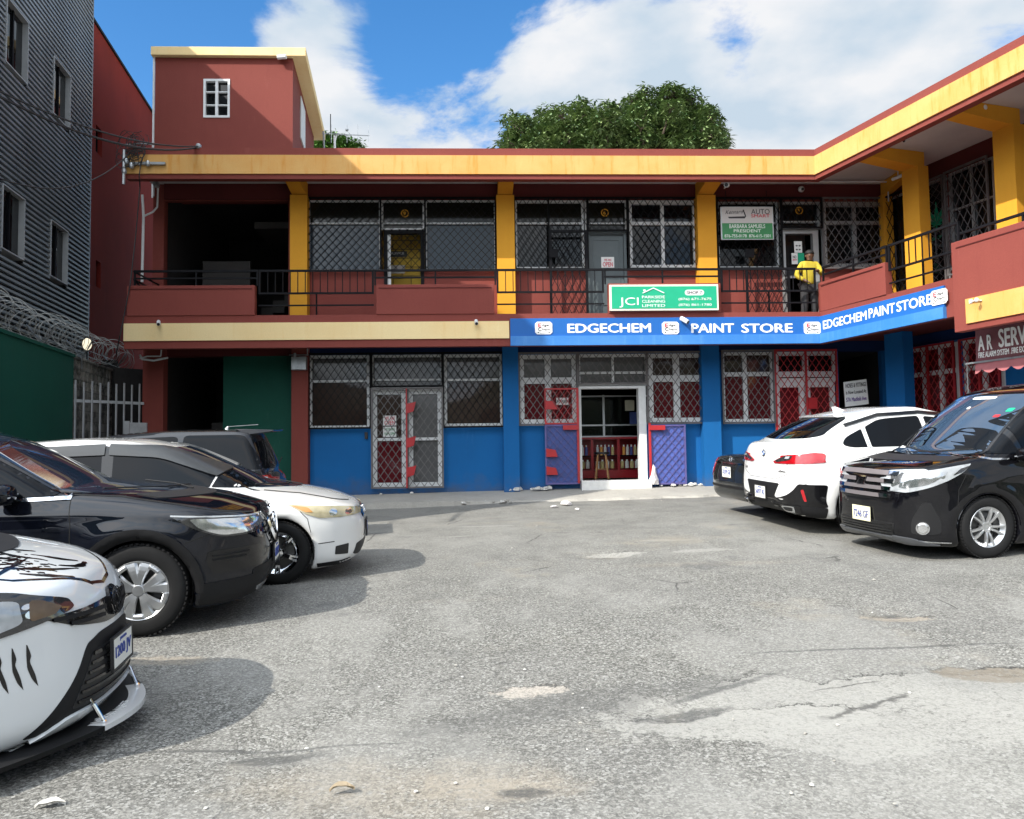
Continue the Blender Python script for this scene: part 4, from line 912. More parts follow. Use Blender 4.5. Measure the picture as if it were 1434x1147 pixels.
# ---- gallery parapets
def parapet(F, s0, s1, z0, z1, d0=-.02, d1=.14, name='parapet'):
    mb = MB(); mb.fb(F, s0, s1, z0, z1, d0, d1); o = part(mb, name, M['maroon'], bevel=.008)
    c = MB(); w = .05; y = d0-.012
    c.fb(F, s0+.05, s1-.05, z1-.075, z1-.062, y, d0-.0005); c.build('trim_line', M['maroon_dark'], o); return o
d0 = 0
for a, b in ((178, 357), (527, 692), (852, 1009)): parapet(FA, FA.S(a, 420), FA.S(b, 420), Z['cb'], Z['pt'])
sw1 = FW.S(1241, 395); 
mb = MB(); mb.hexa([FA.w(SC, Z['cb'], -.02)+Vector((0, 0, 0)), FW.w(sw1, Z['cb'], -.02), FW.w(sw1, Z['cb'], .14), FA.w(SC+.03, Z['cb'], .14), FA.w(SC, Z['pt'], -.02), FW.w(sw1, Z['pt'], -.02), FW.w(sw1, Z['pt'], .14), FA.w(SC+.03, Z['pt'], .14)]); o = part(mb, 'parapet', M['maroon'], bevel=.008)
c = MB(); c.fb(FW, .06, sw1-.05, Z['pt']-.075, Z['pt']-.062, -.034, -.0205); c.build('trim_line', M['maroon_dark'], o)
# wing bump-out
BD = -.16; sb = FW.S(1334, 400, BD); zb0 = FW.Z(1336, 466, BD); zb1 = FW.Z(1340, 338, BD)
mb = MB(); mb.fb(FW, sb, WE, zb0, zb1, BD, -.001); mb.fb(FW, sb, WE, Z['cb'], zb1, -.0009, .14); o = part(mb, 'parapet', M['maroon'], bevel=.008)
c = MB(); c.fb(FW, sb+.1, WE, zb1-.11, zb1-.095, BD-.012, BD-.0005); c.build('trim_line', M['maroon_dark'], o)
c = MB(); sy = FW.S(1354, 430, BD); zy0 = FW.Z(1357, 453, BD); zy1 = FW.Z(1355, 419, BD); c.fb(FW, sy, WE, zy0, zy1, BD-.03, BD-.001); c.build('yellow_band', M['cream'], o)

# ---- railings
def rail_balusters(F, s0, s1):
    zr = Z['rail']; zl = FA.Z(440, 410); zk = FA.Z(440, 427); d = .05; mb = MB(); r = .018
    mb.fb(F, s0, s1, zr-.02, zr+.022, d-.02, d+.02); mb.fb(F, s0, s1, zl-.018, zl+.018, d-.018, d+.018); mb.fb(F, s0, s1, zk-.014, zk+.014, d-.014, d+.014)
    n = max(2, int((s1-s0)/.147)); 
    for i in range(n+1):
        s = s0+.03+(s1-s0-.06)*i/n; mb.fb(F, s-.008, s+.008, zl+.019, zr-.021, d-.008, d+.008)
    k = max(1, int((s1-s0)/1.2))
    for i in range(k+1):
        s = s0+.08+(s1-s0-.16)*i/k if k > 1 else (s0+s1)/2; mb.fb(F, s-.014, s+.014, Z['cb'], zl-.019, d-.0135, d+.0135)
    for s in (s0, s1-.03): mb.fb(F, s, s+.03, zl-.017, zr+.02, d-.0175, d+.0175)
    return part(mb, 'railing', M['iron'])
def rail_over(F, s0, s1, z0=None):
    zr = Z['rail']; zm = FA.Z(440, 388.5); d = .05; mb = MB()
    mb.fb(F, s0, s1, zr-.02, zr+.022, d-.02, d+.02); mb.fb(F, s0, s1, zm-.016, zm+.016, d-.016, d+.016)
    for q in (.0, .5, 1): s = s0+.02+(s1-s0-.04)*q; mb.fb(F, s-.015, s+.015, z0 or Z['pt'], zr-.021, d-.0155, d+.0155)
    return part(mb, 'railing', M['iron'])
rail_over(FA, FA.S(186, 380), FA.S(361, 380)); rail_balusters(FA, FA.S(361.5, 390), FA.S(523, 390)); rail_over(FA, FA.S(523.5, 390), FA.S(695, 390)); rail_balusters(FA, FA.S(695.5, 390), FA.S(846, 390))
rail_over(FA, FA.S(846.5, 390), FA.S(1010, 390)); rail_balusters(FA, FA.S(1010.5, 390), SC-.05); rail_over(FW, .05, sw1); rail_balusters(FW, sw1+.03, sb-.02)
mb = MB(); zr = Z['rail']+.42*0; mb.fb(FW, sb-.02, WE, zb1+.16, zb1+.20, .05, .09)
for s in (sb+.05, sb+1.1, sb+2.1): mb.fb(FW, s, s+.03, zb1, zb1+.16, .055, .085)
part(mb, 'railing', M['iron'])
mb = MB(); e0 = FA.w(FA.S(186, 380), Z['rail'], .05)
for dz in (0, -.16): a = e0+Vector((0, 0, dz)); mb.bar(a, a+FA.n*1.25, .02); 
mb.bar(e0-Vector((0, 0, .16)), e0+FA.n*.6-Vector((0, 0, .3)), .018); part(mb, 'railing', M['iron'])

# ---- stair tower on the roof
def tower():
    o_ = FA.w(0, 0, 2.2)
    FT = Frame((o_.x, o_.y), (FA.e.x, FA.e.y), (-.1363, .9907))
    s0, s1 = FT.S(217, 140), FT.S(410, 140); zt = FT.Z(300, 81); z1 = FT.Z(300, 69); zb = Z['rt']-.4
    hole = rectF(FT, 285, 322, 111, 165)
    mb = MB(); L4 = 4.6
    wall_holes(mb, FT, s0, s1, zb, zt, 0, .15, [hole]); mb.fb(FT, s0, s0+.15, zb, zt, .1505, L4); mb.fb(FT, s1-.15, s1, zb, zt, .1505, L4); mb.fb(FT, s0+.151, s1-.151, zb, zt, L4-.15, L4)
    t = part(mb, 'stair_tower', M['maroon'])
    q = MB(); sh = FT.S(210, 75) ; q.fb(FT, s0-.07, s1+.30, zt+.002, z1, -.12, L4+.25); q.build('tower_roof', M['cream2'], t, bevel=.01)
    q = MB(); w = .05; frame_rect(q, FT, *hole, w, -.02, .08); m_ = (hole[0]+hole[1])/2; q.fb(FT, m_-.03, m_+.03, hole[2]+w, hole[3]-w, -.015, .078)
    for f in (.33, .67): z = hole[2]+(hole[3]-hole[2])*f; q.fb(FT, hole[0]+w, hole[1]-w, z-.012, z+.012, -.005, .07)
    q.build('window', M['white'], t); q = MB(); q.fb(FT, hole[0]+.01, hole[1]-.01, hole[2]+.01, hole[3]-.01, .081, .09); q.build('pane', M['glass'], t)
    FT2 = Frame(((FT.w(s1, 0, 0)).x, (FT.w(s1, 0, 0)).y), (FT.n.x, FT.n.y), (-FT.e.x, -FT.e.y))
    a, b = FT2.S(420, 170), FT2.S(426, 170); z0w, z1w = FT2.Z(423, 202), FT2.Z(423, 145); q = MB(); q.fb(FT2, a, b, z0w, z1w, -.03, -.002); q.build('side_window', M['white'], t)
    # slim pipe at the left corner
    q = MB(); q.fb(FT, s0-.045, s0-.005, zb+.1, zt, -.03, .01); q.build('drain_pipe', M['white'], t)
    return FT, s1, z1, zt
def rectF(F, px0, px1, pt, pb, d=0):
    pm = (px0+px1)/2; py = (pt+pb)/2; return (F.S(px0, py, d), F.S(px1, py, d), F.Z(pm, pb, d), F.Z(pm, pt, d))
FT, TS1, TZ1, TZT = tower()
# ================================================================== SIGNS AND SMALL THINGS ON THE BUILDING
M['txt_white'] = plain('white_lettering', (.82, .82, .80, 1), .5)
M['txt_dark'] = plain('dark_lettering', (.03, .025, .03, 1), .5)
M['txt_red'] = plain('red_lettering', (.55, .03, .05, 1), .5)
M['txt_purple'] = plain('purple_lettering', (.10, .02, .22, 1), .5)
M['sign_green'] = plain('bright_green_sign', (.005, .36, .19, 1), .4, var=.05)
M['sign_green2'] = plain('leaf_green_sign', (.03, .22, .07, 1), .4, var=.05)
M['sign_cream'] = plain('cream_sign', (.80, .78, .62, 1), .5)
M['sign_grey'] = plain('pale_grey_sign', (.55, .52, .50, 1), .5)
def badge(t, F, s, z, d):
    """white rounded plate carrying the small two line shop emblem"""
    w, h = .17, .125; q = MB(); c = .04
    pts = [(-w+c, -h), (w-c, -h), (w, -h+c), (w, h-c), (w-c, h), (-w+c, h), (-w, h-c), (-w, -h+c)]
    n = 8; q.add([F.w(s+x, z+y, d-.015) for x, y in pts]+[F.w(s+x, z+y, d) for x, y in pts], [tuple(range(n)), tuple(range(n, 2*n))[::-1]]+[(i, n+i, n+(i+1) % n, (i+1) % n) for i in range(n)])
    p = q.build('emblem_plate', M['txt_white'], t)
    dd = d-.016
    text('E', F, s-.11, s-.045, z+.055, .075, dd, M['txt_red'], p, bold=.02); text('dge', F, s-.035, s+.10, z+.05, .055, dd, M['txt_dark'], p)
    text('C', F, s-.11, s-.045, z-.025, .075, dd, M['txt_dark'], p, bold=.03); text('hem', F, s-.035, s+.12, z-.025, .05, dd, M['txt_dark'], p)
    q = MB()
    for x in (-.105, .105): q.fb(F, s+x-.012, s+x+.012, z-.10, z-.08, dd-.003, dd)
    q.fb(F, s-.08, s+.08, z-.105, z-.10, dd-.003, dd); q.build('emblem_dots', M['txt_dark'], p)
def fascia_sign():
    z0, zm, z1 = Z['bb']-.005, FA.Z(900, 470), FA.Z(800, 446)
    sA = FA.S(714.5, 460)
    t = thing('shop_sign', 'long blue painted fascia sign on the main front under the green sign', 'sign', FA.w((sA+SC)/2, z0, -.05))
    mb = MB(); mb.fb(FA, sA, SC+.004, zm, z1, -.045, -.002); mb.build('board', M['blue_sign'], t)
    mb = MB(); mb.fb(FA, sA, SC+.006, z0, zm-.001, -.075, -.002); mb.build('ledge', M['blue_lt'], t)
    zc = FA.Z(850, 460.5)
    for a, b, w_ in ((794, 911, 'EDGECHEM'), (967, 1027, 'PAINT'), (1037, 1109, 'STORE')):
        text(w_, FA, FA.S(a, 460), FA.S(b, 460), FA.Z((a+b)/2, 460-.0*(a-794)), .185, -.046, M['txt_white'], t, bold=.03)
    for px in (761, 938, 1136): badge(t, FA, FA.S(px, 460), FA.Z(px, 460), -.046)
    # wing half
    sB = FW.S(1325, 420)
    t = thing('shop_sign', 'slanting blue painted fascia sign on the wing beside the yellow band', 'sign', FW.w(sB/2, z0, -.05))
    mb = MB(); mb.fb(FW, .004, sB, zm, z1, -.045, -.002); mb.build('board', M['blue_sign'], t)
    mb = MB(); mb.fb(FW, .006, sB, z0, zm-.001, -.075, -.002); mb.build('ledge', M['blue_lt'], t)
    text('EDGECHEM', FW, FW.S(1153, 455, -.04), FW.S(1214, 440, -.04), (zm+z1)/2-.015, .175, -.046, M['txt_white'], t, bold=.025)
    text('PAINT', FW, FW.S(1217, 440, -.04), FW.S(1254, 435, -.04), (zm+z1)/2, .18, -.046, M['txt_white'], t, bold=.025)
    text('STORE', FW, FW.S(1256, 432, -.04), FW.S(1306, 425, -.04), (zm+z1)/2, .18, -.046, M['txt_white'], t, bold=.025)
    badge(t, FW, FW.S(1316, 415, -.04), (zm+z1)/2, -.046)
fascia_sign()
def jci_sign():
    d = -.10; s0, s1 = FA.S(854, 415, d), FA.S(1006, 415, d); z0, z1 = FA.Z(930, 434.5, d), FA.Z(930, 398.5, d)
    t = thing('shop_sign', 'bright green white bordered sign hung on the gallery parapet above the blue fascia', 'sign', FA.w((s0+s1)/2, z0, d))
    mb = MB(); mb.fb(FA, s0, s1, z0, z1, d, -.022); mb.build('border', M['sign_cream'], t)
    mb = MB(); b = .035; mb.fb(FA, s0+b, s1-b, z0+b, z1-b, d-.006, d-.0005); mb.build('face', M['sign_green'], t)
    X = lambda px: FA.S(px, 415, d); Y = lambda py, px=930: FA.Z(px, py, d); dd = d-.007
    text('JCI', FA, X(867), X(894), Y(423.5), .20, dd, M['txt_white'], t)
    for i, w_ in enumerate(('PARKSIDE', 'CLEANING', 'LIMITED')): text(w_, FA, X(899), X(931), Y(416+6*i), .055, dd, M['txt_white'], t)
    q = MB(); w = FA.w
    for a, b_ in (((900, 410.5), (915, 403.5)), ((915, 403.5), (930, 410.5))):
        q.bar(w(X(a[0]), Y(a[1]), dd-.003), w(X(b_[0]), Y(b_[1]), dd-.003), .012)
    q.fb(FA, X(901), X(904), Y(408), Y(405.5), dd-.006, dd); q.build('roof_emblem', M['txt_white'], t)
    q = MB(); a, b_ = X(959), X(986); zc = Y(410); h = .055; n = 10; pts = [(b_-h+h*math.sin(math.pi*k/n), zc-h*math.cos(math.pi*k/n)) for k in range(n+1)]+[(a+h-h*math.sin(math.pi*k/n), zc+h*math.cos(math.pi*k/n)) for k in range(n+1)]
    q.add([w(x, y, dd-.002) for x, y in pts], [tuple(range(len(pts)))]); q.build('pill', M['txt_white'], t)
    text('SHOP 7', FA, X(962), X(983), Y(410), .06, dd-.003, M['txt_dark'], t, bold=.02)
    text('(876) 671-7675', FA, X(950), X(996), Y(419.5), .062, dd, M['txt_white'], t); text('(876) 861-1780', FA, X(950), X(996), Y(427.5), .062, dd, M['txt_white'], t)
jci_sign()
def auto_sign():
    d = .95; X = lambda px: FA.S(px, 310, d); Y = lambda py: FA.Z(1045, py, d)
    t = thing('shop_sign', 'hanging grey and green sign in the upper window right of the yellow column', 'sign', FA.w(X(1046), Y(335), d))
    mb = MB(); mb.fb(FA, X(1009.5), X(1083), Y(335.5), Y(289.5), d, d+.05); mb.build('frame', M['alu'], t)
    mb = MB(); mb.fb(FA, X(1011), X(1081.5), Y(312.6), Y(290.5), d-.006, d-.0005); mb.build('upper_panel', M['sign_grey'], t)
    mb = MB(); mb.fb(FA, X(1011), X(1081.5), Y(334.5), Y(312.7), d-.006, d-.0005); mb.build('lower_panel', M['sign_green2'], t); dd = d-.007
    text('AUTO', FA, X(1052), X(1078), Y(296.5), .11, dd, M['txt_dark'], t); text('SMART', FA, X(1052), X(1078), Y(302.5), .07, dd, M['txt_red'], t, bold=.01)
    text('Kennard', FA, X(1016), X(1040), Y(297.5), .08, dd, M['txt_dark'], t, shear=.3, slope=.05)
    q = MB(); w = FA.w
    q.hexa([w(X(1021), Y(306), dd-.003), w(X(1043), Y(306), dd-.003), w(X(1043), Y(306), dd), w(X(1021), Y(306), dd), w(X(1019.5), Y(303.8), dd-.003), w(X(1045), Y(303), dd-.003), w(X(1045), Y(303), dd), w(X(1019.5), Y(303.8), dd)])
    q.bar(w(X(1044), Y(303), dd-.004), w(X(1041), Y(294), dd-.004), .014); q.build('swoosh', M['txt_dark'], t)
    text('BARBARA SAMUELS', FA, X(1021), X(1071), Y(317), .085, dd, M['txt_white'], t); text('PRESIDENT', FA, X(1027), X(1065), Y(323.5), .065, dd, M['txt_white'], t); text('876-755-0178  876-615-1501', FA, X(1014), X(1078), Y(330.5), .065, dd, M['txt_white'], t)
    q = MB()
    for px in (1018, 1075): q.bar(FA.w(X(px), Y(290), d+.03), FA.w(X(px), ZW2+.1, d+.03), .008)
    q.build('hanger', M['iron'], t)
auto_sign()
def notice(F, px0, px1, py0, py1, d, label, face, lines, name='notice', mtext=None, back=None, group=None):
    X = lambda px: F.S(px, (py0+py1)/2, d); Y = lambda py: F.Z((px0+px1)/2, py, d)
    mb = MB(); mb.fb(F, X(px0), X(px1), Y(py1), Y(py0), d-.008, d)
    t = solo(mb, name, face, label, name.replace('_', ' '), group=group, loc=F.w(X((px0+px1)/2), Y(py1), d))
    for (s, a, b, pc, h, mm) in lines: text(s, F, X(a), X(b), Y(pc), h, d-.009, mm, t, bold=.02)
    return t
t = notice(FA, 842, 860, 360, 375, WD+.018, 'small pink and white OPEN notice on the grey steel upstairs door', M['paper'], [('OPEN', 844, 858, 370.3, .10, M['txt_red']), ('WE ARE', 846, 856, 364.2, .05, M['txt_red'])])
for args in ((842, 860, 359.6, 360.4),): pass
notice(FA, 536.5, 555, 582, 596, WD-.012, 'red lettered OPEN notice on the left glass leaf of the closed shop door', M['paper'], [('WE ARE', 538.5, 553, 585.8, .07, M['txt_red']), ('OPEN', 538.5, 553, 592, .09, M['txt_red'])])
notice(FA, 536.5, 555, 597.5, 612, WD-.012, 'green lettered notice below the OPEN notice on the closed shop door', M['paper'], [('HOURS', 538.5, 553, 601, .06, M['sign_green2']), ('9AM-5PM', 538.5, 553, 607.5, .06, M['sign_green2'])])
notice(FA, 779, 796, 557, 567, WD-.025, 'small white INTERGEM notice in the left window of the paint shop', M['paper'], [('INTERGEM', 780, 795, 562, .06, M['txt_dark'])])
notice(FA, 543, 570, 352, 360, WD+.745, 'dark poster with white rules on the yellow block wall behind the upstairs doorway', M['black'], [('NOTICE', 546, 566, 355, .05, M['txt_white'])], name='poster')
notice(FA, 543, 567, 371.5, 383, WD+.745, 'pale blue poster under the dark poster behind the upstairs doorway', M['sign_grey'], [], name='poster')
p4 = up['b4door']
notice(FA, 1112, 1123, 338, 354, WD-.005, 'tall white notice with black blots on the dark office door', M['paper'], [('::', 1114, 1121, 347, .12, M['txt_dark'])])
notice(FA, 1108.5, 1117, 354.6, 370, WD-.005, 'lower white sheet beside the green sheet on the dark office door', M['paper'], [('NO', 1110, 1115, 360, .06, M['txt_dark']), ('ENTRY', 1110, 1116, 364, .04, M['txt_red'])])
notice(FA, 1117.5, 1126, 354.6, 369, WD-.005, 'green sheet on the dark office door behind the person in yellow', M['sign_green'], [])
def nums():
    for px, py, s, w_ in ((567, 299, '9', 1), (847, 298, '6', 1), (1119, 295, '5', 1)):
        t = thing('shop_number', {'9': 'gold number in the transom glass above the yellow lit doorway', '6': 'gold number in the transom glass above the grey steel door', '5': 'gold number in the transom glass above the dark office door'}[s], 'number', FA.w(S(px), ZT(py+6, px), WD))
        mb = MB(); c = FA.w(S(px, WD-.04, py), FA.Z(px, py, WD-.04), WD-.045); n = 16
        for a, b in ((.085, .065),):
            ring = [c+FA.e*(r*math.cos(2*math.pi*i/n))+Vector((0, 0, r*math.sin(2*math.pi*i/n))) for r in (a, b) for i in range(n)]
            mb.add(ring, [(i, (i+1) % n, n+(i+1) % n, n+i) for i in range(n)])
        mb.build('ring', M['yellow'], t); text(s, FA, S(px)-.03, S(px)+.03, FA.Z(px, py, WD-.04), .08, WD-.046, M['yellow'], t, bold=.03)
    px, py = 1309, 244; t = thing('shop_number', 'gold number in the wing transom glass above the door with the green leaf', 'number', FW.w(SW(px, WX, py), FW.Z(px, py, WX), WX)); text('3', FW, SW(px, WX, py)-.05, SW(px, WX, py)+.05, FW.Z(px, py, WX), .13, WX-.03, M['yellow'], t)
nums()
def leaf_sign():
    s0 = SW(1306, WX, 320); s1 = SW(1322, WX, 320); c = (s0+s1)/2; z = FW.Z(1314, 316, WX); mb = MB(); t = None
    for a, L in ((0, .50), (.5, .42), (-.5, .42), (1.0, .30), (-1.0, .30), (1.45, .16), (-1.45, .16)):
        d = Vector((math.sin(a), math.cos(a))); p = Vector((d.y, -d.x)); w = L*.11
        pts = [(0, 0), (d*L*.5+p*w), (d*L), (d*L*.5-p*w)]
        mb.add([FW.w(c+q[0]*.9, z+q[1], WX-.035+.0) for q in pts], [(0, 1, 2, 3)])
    for a in (.2, -.2, 0): mb.bar(FW.w(c, z, WX-.037), FW.w(c+a*.3, z-.14, WX-.037), .006)
    t = solo(mb, 'leaf_decal', M['sign_green'], 'green seven fingered leaf emblem on the wing door glass', 'decal')
    text('SHOP', FW, c-.12, c+.12, z-.25, .07, WX-.036, M['sign_green'], t)
leaf_sign()
def ar_sign():
    d = .55; F = FW; X = lambda px: F.S(px, 485, d); s0 = X(1366)
    z0, z1 = F.Z(1370, 507, d), F.Z(1367, 463, d)
    t = thing('shop_awning', 'brownish purple awning with white hand lettering and scalloped edge under the wing', 'awning', F.w(s0+1, z0, d))
    M['awning'] = plain('dusty_purple_canvas', (.19, .065, .075, 1), .8, var=.15); M['awning2'] = plain('pink_canvas_edge', (.40, .13, .14, 1), .8, var=.1)
    mb = MB(); w = F.w; mb.hexa([w(s0, z0, d), w(WE, z0, d), w(WE, z0, 1.2), w(s0, z0, 1.2), w(s0, z1, d+.01), w(WE, z1, d+.01), w(WE, z1, 1.2), w(s0, z1, 1.2)]); mb.build('box_face', M['awning'], t)
    mb = MB(); n = 60; top = []; bot = []
    for i in range(n*3+1):
        s = s0+(WE-s0)*i/(n*3); ph = ((s-s0)/.27) % 1; top.append(w(s, z0-.001, d-.012)); bot.append(w(s, z0-.13-.07*abs(math.sin(math.pi*ph+math.pi/2)), d-.03))
    N = len(top); mb.add(top+bot, [(i, i+1, N+i+1, N+i) for i in range(N-1)]); o = mb.build('valance', M['awning2'], t); sd_ = o.modifiers.new('s', 'SOLIDIFY'); sd_.thickness = .006
    mb = MB(); mb.bar(w(X(1354), z0-.01, d-.05), w(s0+.9, z0-.01, d-.02), .02); mb.bar(w(X(1356), z0-.01, d-.05), w(X(1356), z0-.55, d-.05), .008); mb.build('pole', M['galv'], t)
    Y = lambda py, px: F.Z(px, py, d); sE = X(1434)
    text('A R', F, X(1370), X(1390), (Y(480, 1380)), .25, d-.004, M['txt_white'], t, bold=.03); text('SERVICES', F, X(1399), X(1399)+(X(1434)-X(1399))*2.1, Y(471.5, 1415), .30, d-.004, M['txt_white'], t, bold=.03)
    text('FIRE ALARM SYSTEM', F, X(1370), X(1413), Y(495, 1390)+.0, .095, d-.004, M['txt_white'], t, bold=.03); text('.FIRE EXTINGUISHER', F, X(1415.5), X(1415.5)+(X(1434)-X(1415.5))*2.6, Y(490, 1425), .095, d-.004, M['txt_white'], t, bold=.03)
ar_sign()
def hose_sign():
    d = .9; mb = MB(); X = lambda px: FA.S(px, 550, d); Y = lambda py: FA.Z(1199, py, d); w = FA.w
    mb.hexa([w(X(1183.5), Y(569.5), d), w(X(1216), Y(566), d), w(X(1216), Y(566), d+.02), w(X(1183.5), Y(569.5), d+.02), w(X(1182), Y(535), d), w(X(1214), Y(531), d), w(X(1214), Y(531), d+.02), w(X(1182), Y(535), d+.02)])
    t = solo(mb, 'paper_sign', M['paper'], 'white hand painted board above the white car in the dark recess', 'sign', loc=w(X(1199), Y(569), d))
    for s_, py, mm, h in (('HOSES & FITTINGS', 540.5, M['txt_dark'], .09), ('is Now Located At', 550, M['txt_dark'], .075), ('57A Maxfield Ave', 560, M['txt_purple'], .09)):
        text(s_, FA, X(1184.5), X(1213), Y(py), h, d-.002, mm, t, bold=.02, slope=.09)
    mb = MB(); mb.fb(FA, X(1184), X(1212), GB, Y(569), d+.03, d+.3); solo(mb, 'sign_stand', M['dark'], 'dark box holding up the white hand painted board', 'stand')
hose_sign()
def seven():
    d = BD-.032; F = FW; s = F.S(1360, 424, d); w = F.w; mb = MB(); 
    z = F.Z(1360, 422, d); mb.bar(w(s, z, d-.02), w(F.S(1376, 421, d), F.Z(1376, 420.5, d), d-.02), .010); mb.fb(F, s-.03, s+.03, z-.03, z+.03, d-.012, d); e = w(F.S(1376, 421, d), F.Z(1376, 420.5, d), d-.12)
    mb.bar(w(F.S(1374, 421, d), F.Z(1374, 420.8, d), d), e, .012); mb.ball(e, .035, 8)
    solo(mb, 'security_camera', M['white'], 'white camera on an arm fixed to the yellow band of the wing', 'camera')
seven()
def camera_at(F, px, py, d, label, r=.045, dirv=(0, -1, -.4), arm=.12, body=True):
    c = F.w(F.S(px, py, d), F.Z(px, py, d), d); dv = Vector(dirv).normalized()
    t = thing('security_camera', label, 'camera', c); mb = MB()
    if body: mb.bar(c-dv*.08, c+dv*.10, r, 12); mb.build('body', M['white'], t, smooth=False); mb = MB(); mb.bar(c+dv*.101, c+dv*.112, r*.8, 12); mb.build('lens', M['black'], t)
    else: mb.ball(c, r*1.5, 12); mb.build('body', M['white'], t, smooth=True); mb = MB(); mb.ball(c+dv*r*1.0, r*.8, 10); mb.build('lens', M['black'], t, smooth=True)
    mb = MB(); mb.bar(c-dv*.05, c-dv*.05+F.n*arm, .014, 6); mb.build('mount', M['white'], t)
camera_at(FA, 222, 452, -.08, 'small camera on the cream band near the left end of the gallery', .035, (.4, -1, -.5))
camera_at(FA, 667, 451, -.08, 'small camera on the cream band beside the blue sign', .035, (.1, -1, -.5))
camera_at(FA, 958, 448, -.14, 'white bullet camera on the blue sign left of the word PAINT', .045, (.7, -.6, -.6), .1)
camera_at(FA, 1018, 259, .25, 'white camera under the roof edge beside the yellow bracket', .05, (-.4, -1, -.3), .2)
camera_at(FA, 1122, 265, WD-.12, 'white dome camera on the maroon beam above the dark office door', .045, (.2, -1, -.3), .1, False)
camera_at(FW, 1376, 152, .9, 'white round camera on the yellow bracket of the wing', .05, (-.8, -.5, -.2), .1, False)
camera_at(FW, 1270, 196, .7, 'small dark camera hanging below the wing soffit', .028, (-.8, -.5, -.4), .05)
def tower_cam():
    c = FT.w(FT.S(395, 84), FT.Z(395, 84)-.0, -.10); t = thing('security_camera', 'white camera under the stair tower roof corner', 'camera', c); mb = MB(); mb.bar(c+Vector((.12, -.05, 0)), c+Vector((-.08, -.02, 0)), .05, 10); mb.build('body', M['white'], t); mb = MB(); mb.bar(c, c+Vector((-.02, .05, .1)), .02); mb.build('mount', M['black'], t)
tower_cam()
# tube light between bracket and corner, conduits, boxes
def conduits():
    mb = MB(); w = FA.w; zz = ZS-.03
    mb.fb(FA, FA.S(1000, 258, .9), FA.S(1250, 258, .9), FA.Z(1100, 254.5, .9)-.012, FA.Z(1100, 254.5, .9)+.012, .9, .93); s = FA.S(1243, 258, .9); mb.fb(FA, s, s+.02, FA.Z(1243, 282, .9), FA.Z(1100, 254.5, .9), .9, .92); solo(mb, 'conduit', M['white'], 'thin grey conduit across the maroon beam at the inner corner', 'conduit')
    mb = MB(); d = .35; X = lambda px: FA.S(px, 300, d); Y = lambda py: FA.Z(220, py, d)
    mb.fb(FA, X(215.5), X(222), Y(262), Y(255), d-.05, d+.05); solo(mb, 'junction_box', M['galv'], 'grey junction box under the left roof corner', 'junction box')
    d = 1.0; mb = MB(); X = lambda px: FA.S(px, 300, d); Y = lambda py: FA.Z(215, py, d); P = lambda px, py: w(X(px), Y(py), d)
    mb.path([P(221, 262), P(220, 290), P(214, 297), P(201, 303)], .02, 8); mb.path([P(199, 273), P(201, 303), P(200, 395)], .028, 8); mb.path([P(215, 262), P(215, 275)], .012, 6); solo(mb, 'white_pipe', M['white'], 'white bent pipe down the left end of the open stairwell', 'pipe')
    d = CD0+.0; mb = MB(); mb.fb(FA, FA.S(409, 505, d), FA.S(430, 505, d), FA.Z(420, 518.5, d), FA.Z(420, 500, d), d-.1, d+.038); mb.bar(w(FA.S(414, 499, d), FA.Z(414, 503, d), d-.08), w(FA.S(414, 499, d), FA.Z(414, 495, d), d-.08), .03, 8)
    mb.fb(FA, FA.S(405, 497, d), FA.S(432, 497, d), FA.Z(420, 498, d), FA.Z(420, 496.5, d), d-.03, d-.0); mb.fb(FA, FA.S(430, 497, d), FA.S(431.5, 497, d), FA.Z(420, 496.5, d), Z['bb']+.2, d-.03, d); solo(mb, 'meter_box', M['galv'], 'pale meter box on top of the maroon column beside the closed shop', 'meter box', bevel=.01)
    d = .6; mb = MB(); P = lambda px, py: w(FA.S(px, py, d), FA.Z(px, py, d), d)
    mb.path([P(196, 497), P(199, 503), P(215, 505), P(235, 501)], .02, 8); mb.path([P(196, 502), P(206, 499), P(225, 499), P(226, 490)], .014, 6); solo(mb, 'white_pipe', M['white'], 'white pipes under the gallery edge at the end of the razor wire', 'pipe')
    mb = MB(); d = .2; mb.fb(FA, FA.S(1022, 259, d)-.01, FA.S(1022, 259, d)+.0, 0, 0, 0, 0) if False else None
    # tube tube under the wing roof
    mb = MB(); a = FW.w(FW.S(1251, 273, 1.6), ZS-.3, 1.6); b = FW.w(FW.S(1266, 262, 1.6), ZS-.3, 1.6); mb.bar(a, b, .035, 8); mb.bar((a+b)/2, (a+b)/2+Vector((0, 0, .22)), .01); solo(mb, 'tube_light', M['white'], 'white tube light under the wing soffit beside the first wing column', 'light')
conduits()
